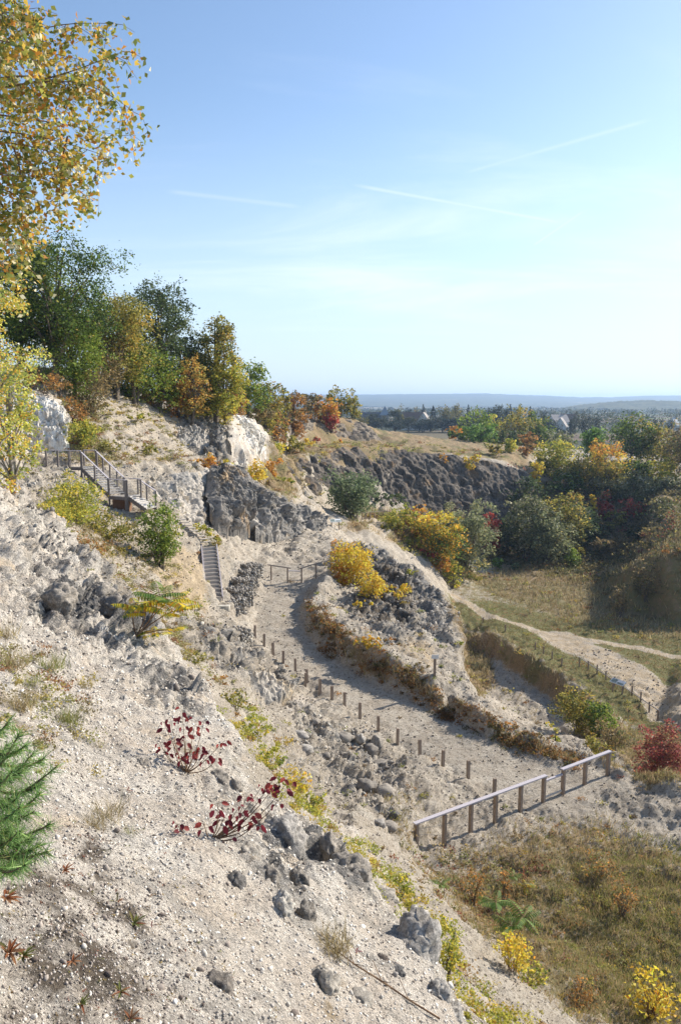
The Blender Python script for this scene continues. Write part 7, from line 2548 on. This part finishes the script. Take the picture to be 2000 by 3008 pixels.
def ground_cover(name, nclump, pal, wfun, px_r, lpx, per, seed, rmin, rmax):
    rng = np.random.default_rng(seed)
    C, I = sample_ground(nclump, rng, wfun, rmin, rmax)
    D = np.linalg.norm(C, axis=1)
    R_ = rng.uniform(.4, 1.3, len(C)) * px_r * D / F
    n = len(C) * per
    off = rng.normal(size=(n, 3)) * np.repeat(R_, per)[:, None] * np.array([.5, .5, .25])
    off[:, 2] = np.abs(off[:, 2])
    cc = np.repeat(pick(pal, len(C), rng), per, axis=0) * rng.uniform(.7, 1.4, n)[:, None]
    L = Leaves()
    L.add(*leaf_quads(np.repeat(C, per, axis=0) + off, lpx * np.repeat(D, per) / F * rng.uniform(.6, 1.3, n), rng, cc, up=.3))
    return tag(L.build(name, MAT_LEAF), kind='stuff')


PAL['scrub'] = [((.38, .33, .08), 3), ((.26, .27, .08), 3), ((.36, .20, .08), 2), ((.22, .16, .09), 2), ((.45, .33, .07), 1)]
ground_cover('low_scrub', 900, 'scrub', lambda i, j: np.clip(WG[i, j, 2] * 1.1 - .2, 0, 1) + .03, 16, 5.0, 34, 41, 14, 150)
ground_cover('low_scrub', 240, 'scrub', lambda i, j: 0.35 * (1 - PM[i, j]) * (WG[i, j, 0] < .7), 14, 5.5, 30, 42, 12, 60)


def region_w(outline, soft=.5):
    m_ = poly_mask(gp, [tin_hit(*q) for q in outline], soft).reshape(nr, nt)
    return lambda i, j: m_[i, j]


PAL['cushion'] = [((.42, .38, .06), 4), ((.30, .32, .06), 3), ((.50, .36, .06), 2), ((.36, .22, .08), 1)]
PAL['redweed'] = [((.26, .10, .06), 2), ((.32, .22, .10), 3), ((.40, .30, .12), 2), ((.20, .20, .07), 2)]
PAL['slopeweed'] = [((.30, .29, .10), 4), ((.24, .20, .10), 3), ((.40, .32, .10), 2), ((.30, .16, .08), 1.5)]
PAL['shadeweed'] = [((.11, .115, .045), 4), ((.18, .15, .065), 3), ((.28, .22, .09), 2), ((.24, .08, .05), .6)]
ground_cover('yellow_ground_plants', 210, 'cushion', region_w([(700, 2060), (770, 2110), (830, 2220), (930, 2350), (1100, 2500), (1160, 2590), (1110, 2560), (900, 2410), (760, 2290), (710, 2160)], 1.0), 26, 6.5, 110, 51, 10, 32)
ground_cover('yellow_ground_plants', 170, 'cushion', region_w([(1130, 2540), (1230, 2640), (1330, 2760), (1420, 2900), (1560, 3008), (1340, 3008), (1290, 2860), (1290, 2740), (1160, 2650)], 1.0), 26, 7.5, 80, 52, 8, 24)
ground_cover('red_brown_weeds', 150, 'redweed', region_w([(1230, 2530), (1400, 2480), (1600, 2560), (1650, 2700), (1560, 2850), (1350, 2700), (1180, 2560)], 1.0), 22, 6.5, 30, 53, 12, 30)
ground_cover('slope_weeds', 560, 'slopeweed', region_w([(100, 1400), (330, 1540), (520, 1560), (560, 1700), (560, 1880), (640, 2000), (480, 1880), (300, 1690), (150, 1520)], 1.5), 22, 5.5, 45, 54, 20, 56)
ground_cover('slope_weeds', 190, 'slopeweed', region_w([(190, 1180), (280, 1140), (480, 1225), (560, 1370), (330, 1370), (200, 1350)], 2.0), 16, 5, 40, 55, 50, 90)
ground_cover('slope_weeds', 160, 'slopeweed', region_w([(190, 1180), (270, 1160), (330, 1370), (200, 1370)], 1.0), 20, 5, 45, 62, 50, 90)
ground_cover('gravel_litter', 260, 'redweed', region_w([(-100, 2430), (330, 2430), (640, 2700), (760, 3008), (-200, 3100)], .4), 12, 5.5, 7, 63, 1.8, 7)
ground_cover('edge_weeds', 160, 'redweed', region_w([(1760, 2230), (2000, 2275), (2200, 2295), (2200, 2350), (1900, 2340)], .6), 16, 5, 30, 64, 25, 50)
ground_cover('bank_weeds', 420, 'rust', region_w([(905, 1770), (1061, 1895), (1265, 2010), (1400, 2090), (1700, 2215), (1690, 2258), (1500, 2200), (1178, 2042), (944, 1917)], .5), 17, 5, 40, 56, 30, 60)
ground_cover('bench_weeds', 190, 'slopeweed', region_w([(700, 1410), (830, 1290), (1080, 1300), (1500, 1330), (1500, 1350), (1000, 1322), (860, 1450)], 2.0), 12, 5, 40, 57, 80, 200)
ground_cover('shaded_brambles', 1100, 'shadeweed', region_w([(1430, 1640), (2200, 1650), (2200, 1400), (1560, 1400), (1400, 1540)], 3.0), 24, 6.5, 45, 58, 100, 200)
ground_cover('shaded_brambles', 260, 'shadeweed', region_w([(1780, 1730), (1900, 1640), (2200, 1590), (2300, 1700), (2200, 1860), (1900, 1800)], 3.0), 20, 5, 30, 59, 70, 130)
ground_cover('low_spur_plants', 90, 'slopeweed', region_w([(-100, 1850), (150, 1900), (250, 2010), (230, 2190), (90, 2250), (-100, 2250)], .4), 34, 8, 60, 60, 3, 12)
ground_cover('floor_bushes', 240, 'scrub', region_w([(1100, 1520), (1280, 1560), (1380, 1690), (1300, 1680), (1180, 1600)], 3.0), 22, 6, 60, 61, 90, 150)
ground_cover('meadow_weeds', 260, 'scrub', lambda i, j: np.clip(WG[i, j, 2] - .2, 0, 1) + 0, 20, 6, 26, 43, 14, 30)


def tuft(px, py, h_px, n, pal, label, spread=1.0, wd=.014, lean=.8, name='grass_tuft'):
    b = ground_pt(px, py)
    rng = np.random.default_rng(int(px * 3 + py))
    H = .72 * h_px / F * b.length
    C = rng.normal(size=(n, 3)) * np.array([1, 1, .0]) * H * .30 * spread
    V, Fa, cc = blades(C, H * rng.uniform(.5, 1.1, n), rng, pal, wd, lean)
    o = np_mesh(name, V, Fa, MAT_BLADE, cols=cc, loc=(b.x, b.y, b.z - .01))
    return tag(o, label, 'grass tuft', 'single grass tufts on the white slope')


for px_, py_, h_, n_, pl_, lab in [
    (975, 2790, 120, 260, 'dry', 'large straw coloured grass tuft on the lower middle slope'), (150, 1965, 90, 220, 'greengrass', 'green grass tuft on the left part of the slope'),
    (30, 1960, 110, 260, 'dry', 'dry grass tuft at the left edge above the pine'), (195, 2120, 90, 220, 'greengrass', 'green grass tuft beside the dark hollow'),
    (60, 2080, 100, 240, 'dry', 'dry grass tuft left of the dark hollow'), (15, 1870, 90, 160, 'dry', 'thin dry grass at the far left edge'),
    (290, 2195, 50, 90, 'dry', 'small dry tuft near the small brown stone'), (315, 2400, 110, 150, 'dry', 'wispy dry tuft right of the pine'), (275, 2430, 90, 160, 'dry', 'wiry dry tuft in the hollow right of the pine'),
    (90, 2010, 70, 140, 'greengrass', 'short green tuft between the two dry tufts at the left'), (380, 2450, 50, 70, 'greengrass', 'tiny green tuft in the middle of the gravel'),
    (550, 2210, 60, 60, 'dry', 'dry tuft at the foot of the upright red sapling'), (245, 2020, 60, 90, 'dry', 'short dry tuft below the mossy stone')]:
    tuft(px_, py_, h_, n_, pl_, lab)


def rosette(px, py, r_px, n, pal, label):
    b = ground_pt(px, py)
    R_ = .72 * r_px / F * b.length
    lv = LeafSet()
    for k in range(n):
        an = 2 * math.pi * k / n + rs.uniform(-.3, .3)
        lv.leaf((0, 0, .0), (math.cos(an), math.sin(an), rs.uniform(.2, 1.1)), R_ * rs.uniform(.7, 1.2), R_ * .2, rcol(pal), curl=.35)
    o = lv.build('rosette_weed', MAT_LEAF, loc=(b.x, b.y, b.z))
    tag(o, label, 'weed', 'small leafy weeds in the gravel')


PAL['weed'] = [((.17, .19, .05), 3), ((.28, .24, .07), 2), ((.32, .12, .06), 1.5)]
PAL['rustweed'] = [((.32, .12, .05), 3), ((.38, .19, .09), 2), ((.16, .15, .05), 1)]
for px_, py_, r_, n_, pl_, lab in [(395, 2715, 46, 11, 'weed', 'green brown rosette weed at the centre of the gravel'), (355, 2915, 40, 10, 'weed', 'yellow green rosette weed near the bottom edge'),
                                   (190, 2560, 42, 9, 'rustweed', 'rusty leaved weed below the pine'), (215, 2825, 40, 8, 'rustweed', 'rusty leaved weed low in the dark gravel'),
                                   (345, 2650, 30, 7, 'rustweed', 'brown weed above the central rosette'), (30, 2800, 60, 16, 'rustweed', 'orange brown plant at the lower left edge'),
                                   (20, 2640, 60, 16, 'rustweed', 'orange brown fern like plant under the pine'), (240, 2950, 40, 10, 'weed', 'green weed at the lower left bottom edge'),
                                   (385, 2995, 40, 7, 'rustweed', 'reddish weed cut by the bottom edge'), (70, 2810, 44, 14, 'weed', 'green weed right of the orange brown plant'),
                                   (445, 2720, 22, 5, 'wine', 'tiny red weed right of the central rosette'), (375, 2325, 22, 5, 'wine', 'single fallen red leaves on the gravel'),
                                   (1045, 2795, 24, 5, 'wine', 'fallen red leaves right of the large straw tuft')]:
    rosette(px_, py_, r_, n_, pl_, lab)

# bare fallen twig along the lower right of the slope
tw = [ground_pt(px_, py_) + Vector((0, 0, .02)) for px_, py_ in ((975, 2790), (1040, 2840), (1120, 2890), (1200, 2945), (1290, 3000))]
m = MB()
o_ = tw[0].copy()
m.tube([q - o_ for q in tw], [.003, .005, .006, .006, .007], 5)
for k in (1, 2, 3):
    a = tw[k] - o_
    m.tube([a, a + Vector((-.05, .12, .05)), a + Vector((-.12, .2, .03))], [.003, .002, .001], 4)
    m.tube([a, a + Vector((.06, -.08, .05))], [.003, .001], 4)
tag(m.build('fallen_twig', MAT_TWIG, loc=o_), 'long bare twig lying across the lower right of the white slope', 'twig')
